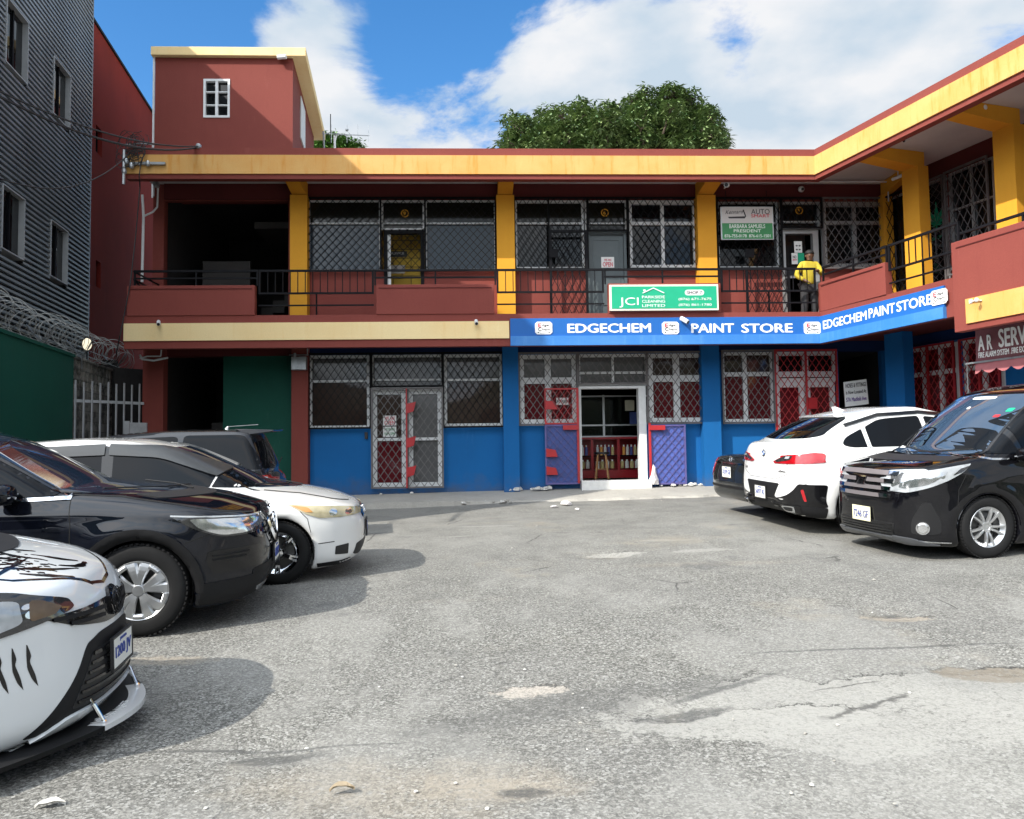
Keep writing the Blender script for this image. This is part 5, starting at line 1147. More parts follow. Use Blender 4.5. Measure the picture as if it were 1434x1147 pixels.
def cables():
    rnd = random.Random(11); w = FA.w; d = -.12
    hub = w(FA.S(181, 215, d), FA.Z(181, 215, d), d)
    t = thing('cable_cluster', 'tangled bundle of cables on an insulator rack at the left roof corner', 'cables', hub-Vector((0, 0, .5)))
    mb = MB()
    for k in range(26):
        a = rnd.uniform(0, 6.28); r = rnd.uniform(.06, .2); c = hub+Vector((rnd.uniform(-.14, .2), 0, rnd.uniform(-.2, .26))); tl = rnd.uniform(-1, 1); pts = []
        for i in range(15):
            q = a+i*.42; pts.append(c+Vector((r*math.cos(q), r*.5*tl*math.sin(q), r*rnd.uniform(.8, 1.15)*math.sin(q))))
        mb.path(pts, .006, 4)
    mb.build('loop', M['cable'], t)
    mb = MB(); P = lambda px, py, dd=d: w(FA.S(px, py, dd), FA.Z(px, py, dd), dd)
    mb.path([P(170, 203), P(195, 201), P(227, 203)], .014, 5); mb.fb(FA, FA.S(183, 225, -.1), FA.S(231, 229, -.1), FA.Z(200, 228, -.1)-.03, FA.Z(200, 228, -.1)+.02, -.1, -.04); mb.bar(P(174, 210), P(173, 258), .03, 6)
    for px, py in ((177, 226), (184, 232), (207, 229), (174, 240)): mb.ball(P(px, py), .05, 8, 0, 1, 1, 1.3)
    mb.build('insulator_rack', M['galv'], t)
    mb = MB(); mb.path([P(202, 203), P(203, 214), P(197, 228), P(195, 246), P(196, 262, .1), P(190, 330, .1), P(182, 400, -.08), P(174, 440, -.08), P(168, 470, -.08), P(162, 500, .2)], .012, 5); mb.build('drop_cable', M['cable'], t)
    def span(a, b, sag, r, label):
        mb = MB(); pts = []
        for i in range(25):
            q = i/24; pts.append(a.lerp(b, q)-Vector((0, 0, sag*4*q*(1-q)))); 
        mb.path(pts, r, 5); return solo(mb, 'power_cable', M['cable'], label, 'cable')
    pole = lambda px, py, Y: at_depth(px, py, Y)
    e = P(278, 205, .02)
    span(pole(-60, 98, 9), e, .25, .014, 'upper thick cable from the left sky to the bracket on the tower wall'); span(pole(-60, 101.5, 9), e-Vector((.05, .0, .03)), .33, .018, 'lower twisted cable from the left sky to the bracket on the tower wall')
    span(pole(-60, 222, 9), hub, .5, .010, 'thin twisted cable crossing the clad building to the cable cluster')
    mb = MB(); mb.bar(e+FA.n*.15, e-FA.n*.05, .03, 8); mb.ball(e, .06, 8); solo(mb, 'cable_bracket', M['galv'], 'grey cable bracket on the parapet under the tower window', 'bracket')
cables()
def antenna():
    mb = MB(); a = lambda px, py, Y=19.5: at_depth(px, py, Y)
    mb.bar(a(454, 212), a(453, 184), .025, 6); mb.bar(a(451, 187), a(517, 190), .012, 5)
    for px, l in ((464, 10), (486, 10), (501, 10), (516, 9)): mb.bar(a(px, 187-l*1.3), a(px, 188+l*1.2), .006, 4)
    mb.ball(a(486, 182), .04, 6); solo(mb, 'roof_antenna', M['galv'], 'thin metal television antenna on the roof beside the tower', 'antenna')
    mb = MB(); mb.bar(a(469, 212), a(468.5, 190), .03, 6); mb.bar(a(469, 200), a(472, 189), .012, 4); solo(mb, 'roof_post', M['white'], 'short white forked post on the roof beside the antenna', 'post')
    mb = MB(); p = FT.w(FT.S(450, 140), FT.Z(450, 141), 2.5); mb.bar(p, p+Vector((0, 0, .75)), .012, 5); mb.bar(p, p+Vector((-.1, 0, -.0)), .012, 5); solo(mb, 'whip_antenna', M['iron'], 'thin dark whip antenna on the tower roof edge', 'antenna')
antenna()

# ================================================================== INSIDE THE PAINT SHOP
def shop():
    zs = ZT(672, 860); d = WD+1.5; X = lambda px: FA.S(px, 620, d); Y = lambda py: FA.Z(860, py, d); w = FA.w; s0, s1 = X(800), X(915)
    t = thing('display_counter', 'red display counter with glass front holding rows of paint bottles inside the shop', 'counter', w((s0+s1)/2, zs, d))
    M['red_counter'] = plain('glossy_red_laminate', (.36, .012, .018, 1), .3, var=.1)
    zt, zA, zB = Y(612), Y(640), Y(658); mb = MB()
    mb.fb(FA, s0, s1, zs, zB, d, d+.5); mb.fb(FA, s0, s1, zt-.05, zt, d-.02, d+.5); mb.fb(FA, s0, s1, zs, zt-.05, d+.46, d+.5)
    for px in (829, 866): mb.fb(FA, X(px)-.03, X(px)+.03, zB, zt-.05, d-.001, d+.03)
    mb.build('cabinet', M['red_counter'], t)
    mb = MB(); mb.fb(FA, s0, s1, Y(639), Y(637.5), d+.02, d+.45); mb.build('shelf', M['iron'], t)
    cols = [(.7, .7, .66, 1), (.08, .1, .3, 1), (.55, .45, .2, 1), (.1, .35, .2, 1), (.6, .62, .64, 1), (.75, .35, .08, 1)]
    bm_ = [plain('paint_bottle_plastic', c, .4) for c in cols]; k = 0
    for row, py, h in ((0, 637.5, .24), (1, 656, .20)):
        s = X(814)+.04
        while s < X(904):
            if all(abs(s-X(q)) > .07 for q in (829, 866)):
                mb = MB(); z = Y(py)+.003; r = .034 if row == 0 else .045; c = w(s, z, d+.12); mb.bar(c, c+Vector((0, 0, h*.8)), r, 10, 0); mb.bar(c+Vector((0, 0, h*.8)), c+Vector((0, 0, h)), r*.5, 8, 1)
                o = mb.build('paint_bottle', [bm_[k % 6 if row == 0 else (2 if k % 2 else 0)], M['txt_white']]); me = o.data; me.transform(Matrix.Translation(-c)); o.location = c
                tag(o, 'paint bottle on the %s shelf of the red counter' % ('upper' if row == 0 else 'lower'), 'bottle', 'paint bottles on the %s shelf of the red counter' % ('upper' if row == 0 else 'lower'))
            s += .088 if row == 0 else .115; k += 1
    # glazed screen above counter
    t = thing('glass_screen', 'aluminium framed glass screen standing on the red counter inside the shop', 'screen', w((s0+s1)/2, zt, d+.2)); mb = MB()
    for py in (611, 595, 554): mb.fb(FA, s0, s1, Y(py)-.015, Y(py)+.02, d+.20, d+.24)
    for px in (848,): mb.fb(FA, X(px)-.025, X(px)+.025, zt, Y(552), d+.19, d+.1995)
    mb.build('frame', M['alu'], t)
    mb = MB(); mb.fb(FA, s0, s1, zt, Y(554), d+.245, d+.25); mb.build('pane', M['glass_dim'], t)
    mb = MB(); c = w(X(885), Y(580), d+.15); mb.fb(FA, X(878), X(891), Y(575), Y(560), d+.14, d+.15); solo(mb, 'poster', M['sign_cream'], 'pale yellow poster on the glass screen inside the shop', 'poster')
    mb = MB(); mb.fb(FA, X(884), X(894), Y(594), Y(577), d+.12, d+.13); solo(mb, 'poster', M['purple_sheet'], 'dark blue poster beside the pale yellow poster inside the shop', 'poster')
    # back shelf cans
    for k in range(14):
        px = 815+k*6.6; mb = MB(); c = w(X(px), Y(607.5), d+.33); mb.bar(c, c+Vector((0, 0, .15)), .04, 10); o = mb.build('paint_can', M['iron'] if k % 3 else M['sign_grey']); o.data.transform(Matrix.Translation(-c)); o.location = c; tag(o, 'dark paint can in the row behind the glass screen', 'paint can', 'paint cans behind the glass screen')
    # stool
    d2 = WD+.75; X2 = lambda px: FA.S(px, 650, d2); c = w(X2(843), zs, d2); h = FA.Z(843, 633, d2)-zs
    t = thing('bar_stool', 'wooden stool with a dark round seat in the paint shop doorway', 'stool', c)
    mb = MB(); mb.bar(c+Vector((0, 0, h-.05)), c+Vector((0, 0, h)), .17, 20); mb.build('seat', M['black'], t)
    for k in range(4):
        a = .6+k*math.pi/2; u = Vector((math.cos(a), math.sin(a), 0)); mb = MB(); mb.bar(c+u*.2, c+u*.12+Vector((0, 0, h-.05)), .018, 8); mb.build('leg', M['wood'], t)
    mb = MB()
    for k in range(4):
        a = .6+k*math.pi/2; u = Vector((math.cos(a), math.sin(a), 0)); v = Vector((math.cos(a+math.pi/2), math.sin(a+math.pi/2), 0)); mb.bar(c+u*.172+Vector((0, 0, .22)), c+v*.172+Vector((0, 0, .22)), .01, 6)
    mb.build('stretcher', M['wood'], t)
M['glass_dim'] = glass_mat('shop_screen_glass', (.02, .035, .035, 1), .1, 1.5)
M['glass_dim'].node_tree.nodes['Principled BSDF'].inputs['Transmission Weight'].default_value = .85
shop()

# ================================================================== LITTER, STONES
def crumple(name, p, r, mat, label, cat, seed, flat=.5, group=None):
    rng = random.Random(seed); bm = bmesh.new(); bmesh.ops.create_icosphere(bm, subdivisions=2, radius=1)
    for v in bm.verts:
        k = 1+rng.uniform(-.28, .28); v.co = Vector((v.co.x*r[0]*k, v.co.y*r[1]*k, max(-.3, v.co.z*k)*r[2]*flat+r[2]*flat*.5))
    me = bpy.data.meshes.new(name); bm.to_mesh(me); bm.free(); me.materials.append(mat); o = bpy.data.objects.new(name, me); COL.objects.link(o); o.location = p; o.rotation_euler = (0, 0, rng.uniform(0, 6)); return tag(o, label, cat, group)
M['stone_white'] = plain('white_rubble', (.66, .64, .60, 1), .85, var=.3, bump=.4); M['plastic_bag'] = plain('white_plastic_bag', (.72, .68, .66, 1), .45, var=.15)
M['dryleaf'] = plain('dry_leaf', (.34, .27, .18, 1), .8, var=.3)
rs = random.Random(5)
for k, (px, sz) in enumerate([(713, .07), (724, .11), (745, .06), (752, .09), (758, .07), (763, .08), (769, .09), (925, .05), (941, .06), (958, .05), (966, .07), (973, .06), (980, .05), (952, .05), (534, .04), (577, .05)]):
    s = FA.S(px, 688, WD-.1); p = FA.w(s, 0, WD-.12-rs.uniform(0, .1)); crumple('rubble_stone', (p.x, p.y, g(p.x, p.y)+.125), (sz, sz*.7, sz*.9), M['stone_white'], 'white rubble stone lying at the foot of the blue wall', 'stone', k, .7, group='white rubble along the foot of the blue wall')
for k in range(16):
    px = 640+rs.uniform(0, 75); s = FA.S(px, 704, .1); p = FA.w(s, 0, -.15+rs.uniform(-.1, .35)); sz = rs.uniform(.02, .055); crumple('broken_concrete', (p.x, p.y, g(p.x, p.y)+.03), (sz, sz*.8, sz*.7), M['concrete'] if k % 3 else M['stone_white'], 'broken concrete lump where the pavement edge has crumbled', 'rubble', 200+k, .8, group='broken concrete at the crumbled pavement edge')
s = FA.S(915, 660, WD-.2); p = FA.w(s, 0, WD-.2); crumple('plastic_bag', (p.x, p.y, g(p.x, p.y)+.12), (.11, .09, .3), M['plastic_bag'], 'white plastic bag slumped beside the paint shop doorway', 'bag', 71, 1)
for k, (px, py, sz, lb) in enumerate([(792, 708, .16, 'crumpled white plastic bag on the asphalt before the paint shop'), (776, 711, .08, 'smaller crumpled scrap left of the crumpled white bag on the asphalt'), (808, 714, .06, 'small white scrap just right of the crumpled white bag')]):
    p = on_ground(px, py); crumple('litter', p, (sz, sz*.6, sz*.6), M['plastic_bag'], lb, 'litter', 30+k, .6)
p = on_ground(479, 1111)
def leaf_on_ground(p, L, ang, label, mat, seed):
    mb = MB(); n = 7; rng = random.Random(seed); a = Vector((math.cos(ang), math.sin(ang), .053*math.sin(ang))); b = Vector((-math.sin(ang), math.cos(ang), 0)); V = []; Fc = []
    for i in range(n):
        q = i/(n-1); w = L*.22*math.sin(math.pi*min(1, q*1.02+.02)); c = Vector(p)+a*L*(q-.5)+Vector((0, 0, .008+.02*math.sin(math.pi*q)+rng.uniform(0, .006)))
        V += [c+b*w+Vector((0, 0, .014)), c, c-b*w+Vector((0, 0, .012))]
    for i in range(n-1):
        for j in (0, 1): Fc.append((3*i+j, 3*i+j+1, 3*i+j+4, 3*i+j+3))
    mb.add(V, Fc); solo(mb, 'dry_leaf', mat, label, 'leaf', loc=p)
leaf_on_ground(p, .11, .1, 'dry brown leaf on the asphalt at the lower left of the lot', M['dryleaf'], 1)
leaf_on_ground(on_ground(70, 1134), .12, .3, 'pale curled leaf on the asphalt in front of the decorated white hatchback', M['stone_white'], 2)
for k in range(46):
    px = rs.uniform(230, 1430); py = 700+440*rs.random()**1.3
    if px < 520 and py < 900: continue
    if px > 1000 and py < 790: continue
    p = on_ground(px, py); sz = rs.uniform(.005, .012)*(1 if py > 850 else 1.5); crumple('loose_stone', p, (sz, sz*.8, sz*.7), M['stone_white'] if k % 2 else M['concrete'], 'small loose stone lying on the asphalt', 'stone', 100+k, .8, group='loose stones on the asphalt')
# ================================================================== VEHICLE BODIES: distance fields -> smooth meshes
# local axes: x forward (0 at the front axle), y to the car's left, z up from the ground
def chaikin(P, it=3, closed=True):
    P = np.array(P, float)
    for _ in range(it):
        Q = np.roll(P, -1, 0) if closed else P[1:]; A = P if closed else P[:-1]
        N = np.empty((len(A)*2, 2)); N[0::2] = .75*A+.25*Q; N[1::2] = .25*A+.75*Q
        P = N if closed else np.vstack([P[:1], N, P[-1:]])
    return P
def rounded(P, it=3):
    """closed outline; a point given with a third value keeps its corner (0 = sharp, else radius share)"""
    out = []; n = len(P)
    for i, p in enumerate(P):
        a = np.array(P[i-1][:2], float); b = np.array(p[:2], float); c = np.array(P[(i+1) % n][:2], float)
        r = p[2] if len(p) > 2 else .25
        if r == 0: out.append(b); continue
        p0 = b+(a-b)*r; p2 = b+(c-b)*r
        for t in np.linspace(0, 1, 7): out.append((1-t)**2*p0+2*t*(1-t)*b+t*t*p2)
    return np.array(out)
def poly_sdf(P, X, Y):
    A = P; Bq = np.roll(P, -1, 0); d2 = np.full(X.shape, 1e9); ins = np.zeros(X.shape, bool)
    for (x0, y0), (x1, y1) in zip(A, Bq):
        ex, ey = x1-x0, y1-y0; L = ex*ex+ey*ey
        if L < 1e-12: continue
        t = np.clip(((X-x0)*ex+(Y-y0)*ey)/L, 0, 1); dx = X-x0-t*ex; dy = Y-y0-t*ey; d2 = np.minimum(d2, dx*dx+dy*dy)
        c = ((y0 > Y) != (y1 > Y)) & (X < (x1-x0)*(Y-y0)/((y1-y0) if abs(y1-y0) > 1e-12 else 1e-12)+x0); ins ^= c
    d = np.sqrt(d2); return np.where(ins, -d, d)
def smax(a, b, k):
    h = np.clip(.5-.5*(b-a)/k, 0, 1); return b*(1-h)+a*h+k*h*(1-h)
def smin(a, b, k): return -smax(-a, -b, k)
def samp2(Fd, xs, ys, X, Y):
    hx = xs[1]-xs[0]; hy = ys[1]-ys[0]; u = np.clip((X-xs[0])/hx, 0, len(xs)-1.001); v = np.clip((Y-ys[0])/hy, 0, len(ys)-1.001)
    i = u.astype(int); j = v.astype(int); u = u-i; v = v-j
    return Fd[i, j]*(1-u)*(1-v)+Fd[i+1, j]*u*(1-v)+Fd[i, j+1]*(1-u)*v+Fd[i+1, j+1]*u*v
def surface_net(Fv, o, h):
    nx, ny, nz = Fv.shape; neg = Fv < 0
    cnt = np.zeros((nx-1, ny-1, nz-1)); acc = np.zeros((nx-1, ny-1, nz-1, 3))
    for ax in range(3):
        a = [slice(None)]*3; b = [slice(None)]*3; a[ax] = slice(0, -1); b[ax] = slice(1, None)
        f0 = Fv[tuple(a)]; f1 = Fv[tuple(b)]; cr = (f0 < 0) != (f1 < 0); t = np.where(cr, f0/np.where(cr, f0-f1, 1), 0)
        o1, o2 = [k for k in range(3) if k != ax]
        for d1 in (0, 1):
            for d2 in (0, 1):
                sl = [slice(None)]*3; sl[ax] = slice(None); sl[o1] = slice(d1, d1+Fv.shape[o1]-1); sl[o2] = slice(d2, d2+Fv.shape[o2]-1)
                c = cr[tuple(sl)]; cnt += c; acc[..., ax] += np.where(c, t[tuple(sl)], 0); acc[..., o1] += c*d1; acc[..., o2] += c*d2
    act = cnt > 0; idx = np.full(act.shape, -1); idx[act] = np.arange(act.sum()); I = np.argwhere(act); V = acc[act]/cnt[act][:, None]+I
    Q = []
    for ax in range(3):
        o1, o2 = [(1, 2), (2, 0), (0, 1)][ax]
        a = [slice(1, -1)]*3; b = [slice(1, -1)]*3; a[ax] = slice(0, -1); b[ax] = slice(1, None)
        n0 = neg[tuple(a)]; n1 = neg[tuple(b)]; cr = np.argwhere(n0 != n1); fl = n0[tuple(cr.T)]
        base = cr.copy(); 
        for k in range(3):
            if k != ax: base[:, k] += 1
        def cell(d1, d2):
            c = base.copy(); c[:, o1] += d1; c[:, o2] += d2; return idx[c[:, 0], c[:, 1], c[:, 2]]
        q = np.stack([cell(-1, -1), cell(0, -1), cell(0, 0), cell(-1, 0)], 1); q[~fl] = q[~fl][:, ::-1]; Q.append(q)
    Q = np.vstack(Q)
    # slide vertices onto the surface and even them out
    G = np.gradient(Fv)
    def tri(A, P):
        P = np.clip(P, 0, np.array(A.shape)-1.001); i = P.astype(int); f = P-i; r = 0
        for a in (0, 1):
            for b in (0, 1):
                for c in (0, 1): r = r+A[i[:, 0]+a, i[:, 1]+b, i[:, 2]+c]*(f[:, 0] if a else 1-f[:, 0])*(f[:, 1] if b else 1-f[:, 1])*(f[:, 2] if c else 1-f[:, 2])
        return r
    E = np.vstack([Q[:, [0, 1]], Q[:, [1, 2]], Q[:, [2, 3]], Q[:, [3, 0]]])
    deg = np.bincount(E[:, 0], minlength=len(V))+np.bincount(E[:, 1], minlength=len(V))
    for it in range(4):
        S_ = np.stack([np.bincount(E[:, 0], V[E[:, 1], k], len(V))+np.bincount(E[:, 1], V[E[:, 0], k], len(V)) for k in range(3)], 1)/np.maximum(deg, 1)[:, None]
        V = V+(S_-V)*.5
        f = tri(Fv, V); gr = np.stack([tri(q, V) for q in G], 1); n2 = (gr**2).sum(1)+1e-9; V = V-np.clip(f/n2, -.4, .4)[:, None]*gr*.9
    return V*h+np.array(o), Q
def car_body(sp):
    """sp: side (x,z) lower body, cabin (x,z), plan (x,y) half outline, widths by height, arches"""
    h = sp.get('h', .024); x0, x1 = sp['xr']; W2 = sp['W']/2
    xs = np.arange(x0-.08, x1+.08, h); ys = np.arange(-W2-.1, W2+.1+h, h); ys -= (ys[0]+ys[-1])/2; zs = np.arange(.08, sp['H']+.1, h)
    XZ = np.meshgrid(xs, zs, indexing='ij'); side = poly_sdf(rounded(sp['side']), *XZ); cab = poly_sdf(rounded(sp['cabin']), *XZ)
    half = rounded_open(sp['plan']); full = np.vstack([half, half[::-1]*[1, -1]]); XY = np.meshgrid(xs, ys, indexing='ij'); plan = poly_sdf(full, *XY)
    X = xs[:, None, None]; Y = ys[None, :, None]; Zg = zs[None, None, :]
    wz = np.interp(zs, [p[0] for p in sp['tuck']], [p[1] for p in sp['tuck']]); ker = np.array([1, 2, 3, 2, 1])/9.; wz = np.convolve(np.pad(wz, 2, 'edge'), ker, 'valid')   # inset by height
    inset = wz[None, :]*np.ones((len(xs), 1))
    for (fx, fz, fr, amt, wd) in sp.get('flare', []):
        r = np.sqrt((XZ[0]-fx)**2+(XZ[1]-fz)**2); inset = inset-amt*np.exp(-((r-fr)/wd)**2)
    for (pts, amt, wd) in sp.get('crease', []):      # a raised (or, negative, pressed in) line along the side
        d = poly_line_dist(pts, *XZ); inset = inset-amt*np.exp(-(d/wd)**2)
    frt = np.clip((X-sp['cabmid'])/.6, -1, 1); kc = sp.get('kbow', .06); Xb = X+kc*(Y/W2)**2*frt*np.ones_like(Zg)
    crown = sp.get('crown', .035)*(Y/W2)**2
    sideB = samp2(side, xs, zs, Xb, Zg+crown+0*Xb)
    body = smax(sideB, plan[:, :, None]+inset[:, None, :], sp.get('kr', .07))
    kw = sp.get('kwind', .16); Xc = X*np.ones_like(Zg)*np.ones_like(Y)
    Xc = X+kw*(Y/W2)**2*frt+0*Zg+0*Y
    cz = samp2(cab, xs, zs, Xc, Zg+sp.get('rcrown', .045)*(Y/W2)**2*4*.25+0*Xc)
    zb_, wb_, zr_, wr_ = sp['tumble']; wc = np.interp(zs, [zb_, zr_], [wb_, wr_]); tp = sp.get('taper'); wx = np.interp(xs, [p[0] for p in tp], [p[1] for p in tp]) if tp else np.zeros(len(xs))
    cabin = smax(cz, (np.abs(Y)-(wc[None, None, :]-wx[:, None, None]))*.93, sp.get('kroof', .09))
    Fv = smin(body, cabin, sp.get('kbelt', .03))
    for (ax, az, ar) in sp['arch']:
        d = np.sqrt((XZ[0]-ax)**2+(XZ[1]-az)**2)-ar; cut = np.maximum(d[:, None, :], (W2-.30)-np.abs(Y)); Fv = smax(Fv, -cut, .008)
    for cutp in sp.get('cuts', []):       # ('front', outline (y,z), depth) pressed into the surface; ('side', ...)
        kind, P, dep = cutp; P = rounded(P)
        if kind in ('front', 'rear'):
            YZ = np.meshgrid(ys, zs, indexing='ij'); q = poly_sdf(P, *YZ); m_ = (X > 0) if kind == 'front' else (X < 0)
            Fs = Fv+dep; Fv = np.where(m_ & (q[None] < .0), np.maximum(Fv, np.minimum(Fs, -q[None])), Fv)
    # keep the bottom closed
    Fv = np.maximum(Fv, .12-Zg+0*Fv)
    V, Q = surface_net(Fv, (xs[0], ys[0], zs[0]), h)
    me = bpy.data.meshes.new('body'); me.vertices.add(len(V)); me.vertices.foreach_set('co', V.ravel()); me.loops.add(len(Q)*4); me.loops.foreach_set('vertex_index', Q.ravel())
    me.polygons.add(len(Q)); me.polygons.foreach_set('loop_start', np.arange(len(Q))*4); me.polygons.foreach_set('loop_total', np.full(len(Q), 4)); me.polygons.foreach_set('use_smooth', [True]*len(Q)); me.update(calc_edges=True); me.validate()
    bvh = BVHTree.FromPolygons([Vector(v) for v in V], [tuple(q) for q in Q])
    return me, bvh
def rounded_open(P):
    """half plan outline from rear centre to front centre, corners eased"""
    P = np.array([p[:2] for p in P], float)
    for _ in range(3):
        N = [P[0]]
        for a, b in zip(P[:-1], P[1:]): N += [.75*a+.25*b, .25*a+.75*b]
        P = np.array(N+[P[-1]])
    return P
def poly_line_dist(P, X, Y):
    d2 = np.full(X.shape, 1e9)
    for (x0, y0), (x1, y1) in zip(P[:-1], P[1:]):
        ex, ey = x1-x0, y1-y0; t = np.clip(((X-x0)*ex+(Y-y0)*ey)/(ex*ex+ey*ey), 0, 1); d2 = np.minimum(d2, (X-x0-t*ex)**2+(Y-y0-t*ey)**2)
    return np.sqrt(d2)

class Car:
    def __init__(s, name, label, group, loc, heading, sp, paint):
        """loc: ground point under the front axle centre, heading in radians"""
        s.t = thing(name, label, 'car', loc, group=group, world=False); s.sp = sp
        # stand on the sloping lot
        c, si = math.cos(heading), math.sin(heading); X = Vector((c, si, 0.0455*si+.012*c)).normalized(); Yv = Vector((-si, c, .0455*c-.012*si)); Zv = X.cross(Yv).normalized(); Yv = Zv.cross(X)
        mt = Matrix((X, Yv, Zv)).transposed().to_4x4(); mt.translation = Vector(loc); s.t.matrix_world = mt
        me, s.bvh = car_body(sp); me.materials.append(paint); s.body = bpy.data.objects.new('body', me); COL.objects.link(s.body); s.body.parent = s.t
    def cast(s, p, view):
        """project a point given in a view's two coordinates onto the body"""
        a, b = p
        o, d = {'R': ((a, -3, b), (0, 1, 0)), 'L': ((a, 3, b), (0, -1, 0)), 'F': ((4, a, b), (-1, 0, 0)), 'B': ((-8, a, b), (1, 0, 0)), 'T': ((a, b, 4), (0, 0, -1))}[view]
        hit = s.bvh.ray_cast(Vector(o), Vector(d)); return hit[0], hit[1]
    def patch(s, P, view, name, mat, off=.005, parent=None, res=.03, sk=.012, rnd=True, build=True, smooth=True, mb=None, it=None):
        """a panel whose outline is given in a view, laid on the body surface"""
        P = rounded(P) if rnd else np.array(P, float); keep = [P[0]]
        for q in P[1:]:
            if np.linalg.norm(q-keep[-1]) > .0025: keep.append(q)
        # densify the edge
        out = []
        for a, b in zip(keep, keep[1:]+keep[:1]):
            n = max(1, int(np.linalg.norm(b-a)/res)); out += [a+(b-a)*k/n for k in range(n)]
        P = np.array(out); n = len(P)
        x0, y0 = P.min(0); x1, y1 = P.max(0); GX, GY = np.meshgrid(np.arange(x0+res/2, x1, res), np.arange(y0+res/2, y1, res), indexing='ij')
        sd = poly_sdf(P, GX, GY); g_ = np.stack([GX[sd < -res*.35], GY[sd < -res*.35]], 1)
        pts = [Vector(p) for p in P]+[Vector(p) for p in g_]
        r = geometry.delaunay_2d_cdt(pts, [(i, (i+1) % n) for i in range(n)], [], 1, 1e-5)
        vs, fs, orig = r[0], r[2], r[3]; V = []; nm = []; last = None; ok = []
        for v in vs:
            h, nn = s.cast((v.x, v.y), view); ok.append(h is not None); V.append(h); nm.append(nn)
        good = [i for i in range(len(V)) if ok[i]]
        if not good: return None
        for i in range(len(V)):
            if not ok[i]:
                j = min(good, key=lambda k: (vs[k]-vs[i]).length); V[i] = V[j]; nm[i] = nm[j]
        top = [V[i]+nm[i]*off for i in range(len(V))]
        mb = MB(); nV = len(top); mb.add(top, [tuple(f) for f in fs])
        # skirt: border of the triangulation
        ec = {}
        for f in fs:
            for a, b in zip(f, list(f[1:])+[f[0]]):
                k = (min(a, b), max(a, b)); ec.setdefault(k, []).append((a, b))
        for k, e in ec.items():
            if len(e) == 1:
                a, b = e[0]; mb.add([top[a], top[b], V[b]-nm[b]*sk, V[a]-nm[a]*sk], [(1, 0, 3, 2)])
        o = mb.build(name, mat, parent or s.t); me = o.data
        sm = [True]*len(fs)+[False]*(len(me.polygons)-len(fs)); me.polygons.foreach_set('use_smooth', sm)
        # face orientation outwards
        if len(fs):
            f = me.polygons[0]; 
            if f.normal.dot(nm[fs[0][0]]) < 0: me.flip_normals()
        return o
    def line(s, P, view, name, mat, w=.006, off=.002, parent=None, res=.03, mb=None, closed=False):
        """thin strip following a line on the body: panel gaps, trim"""
        own = mb is None; mb = mb or MB(); P = [Vector(p) for p in P]; pts = []
        seq = list(zip(P[:-1], P[1:]))+([(P[-1], P[0])] if closed else [])
        for a, b in seq:
            n = max(1, int((b-a).length/res)); pts += [a.lerp(b, k/n) for k in range(n)]
        pts.append(P[0] if closed else P[-1]); prev = None
        for i, p in enumerate(pts):
            q = pts[min(i+1, len(pts)-1)]-pts[max(i-1, 0)]; nr = Vector((-q.y, q.x)).normalized()*w/2
            (a, na), (b, nb) = s.cast(p+nr, view), s.cast(p-nr, view)
            if a is None or b is None: prev = None; continue
            cur = (a+na*off, b+nb*off, a-na*.006, b-nb*.006)
            if prev is not None and (cur[0]-prev[0]).length < .2: mb.add([*prev[:2], *cur[:2], prev[2], prev[3], cur[2], cur[3]], [(0, 1, 3, 2), (0, 2, 6, 4), (1, 5, 7, 3)])
            prev = cur
        if own: return mb.build(name, mat, parent or s.t)
        return mb
    def both(s, P, name, mat, **k):
        s.patch(P, 'R', name, mat, **k); s.patch(P, 'L', name, mat, **k)

def lathe(mb, prof, n=48, mi=0, y0=0., close=False):
    """profile of (y, r) turned about the y axis"""
    vs = []; m_ = len(prof)
    for i in range(n):
        a = 2*math.pi*i/n; vs += [(r*math.cos(a), y0+y, r*math.sin(a)) for y, r in prof]
    fs = [(i*m_+j, i*m_+j+1, ((i+1) % n)*m_+j+1, ((i+1) % n)*m_+j) for i in range(n) for j in range(m_-1)]
    mb.add(vs, fs, mi)
M['tyre'] = plain('tyre_rubber', (.012, .012, .0125, 1), .8, spec=.25, var=.25, bump=.2)
M['rim'] = plain('silver_alloy', (.62, .63, .64, 1), .28, metal=.85, var=.05); M['rim_dark'] = plain('dark_alloy', (.05, .05, .055, 1), .35, metal=.6)
M['rim_chrome'] = plain('chrome', (.75, .76, .78, 1), .08, metal=1.); M['brake'] = plain('brake_disc', (.10, .10, .10, 1), .4, metal=.8)
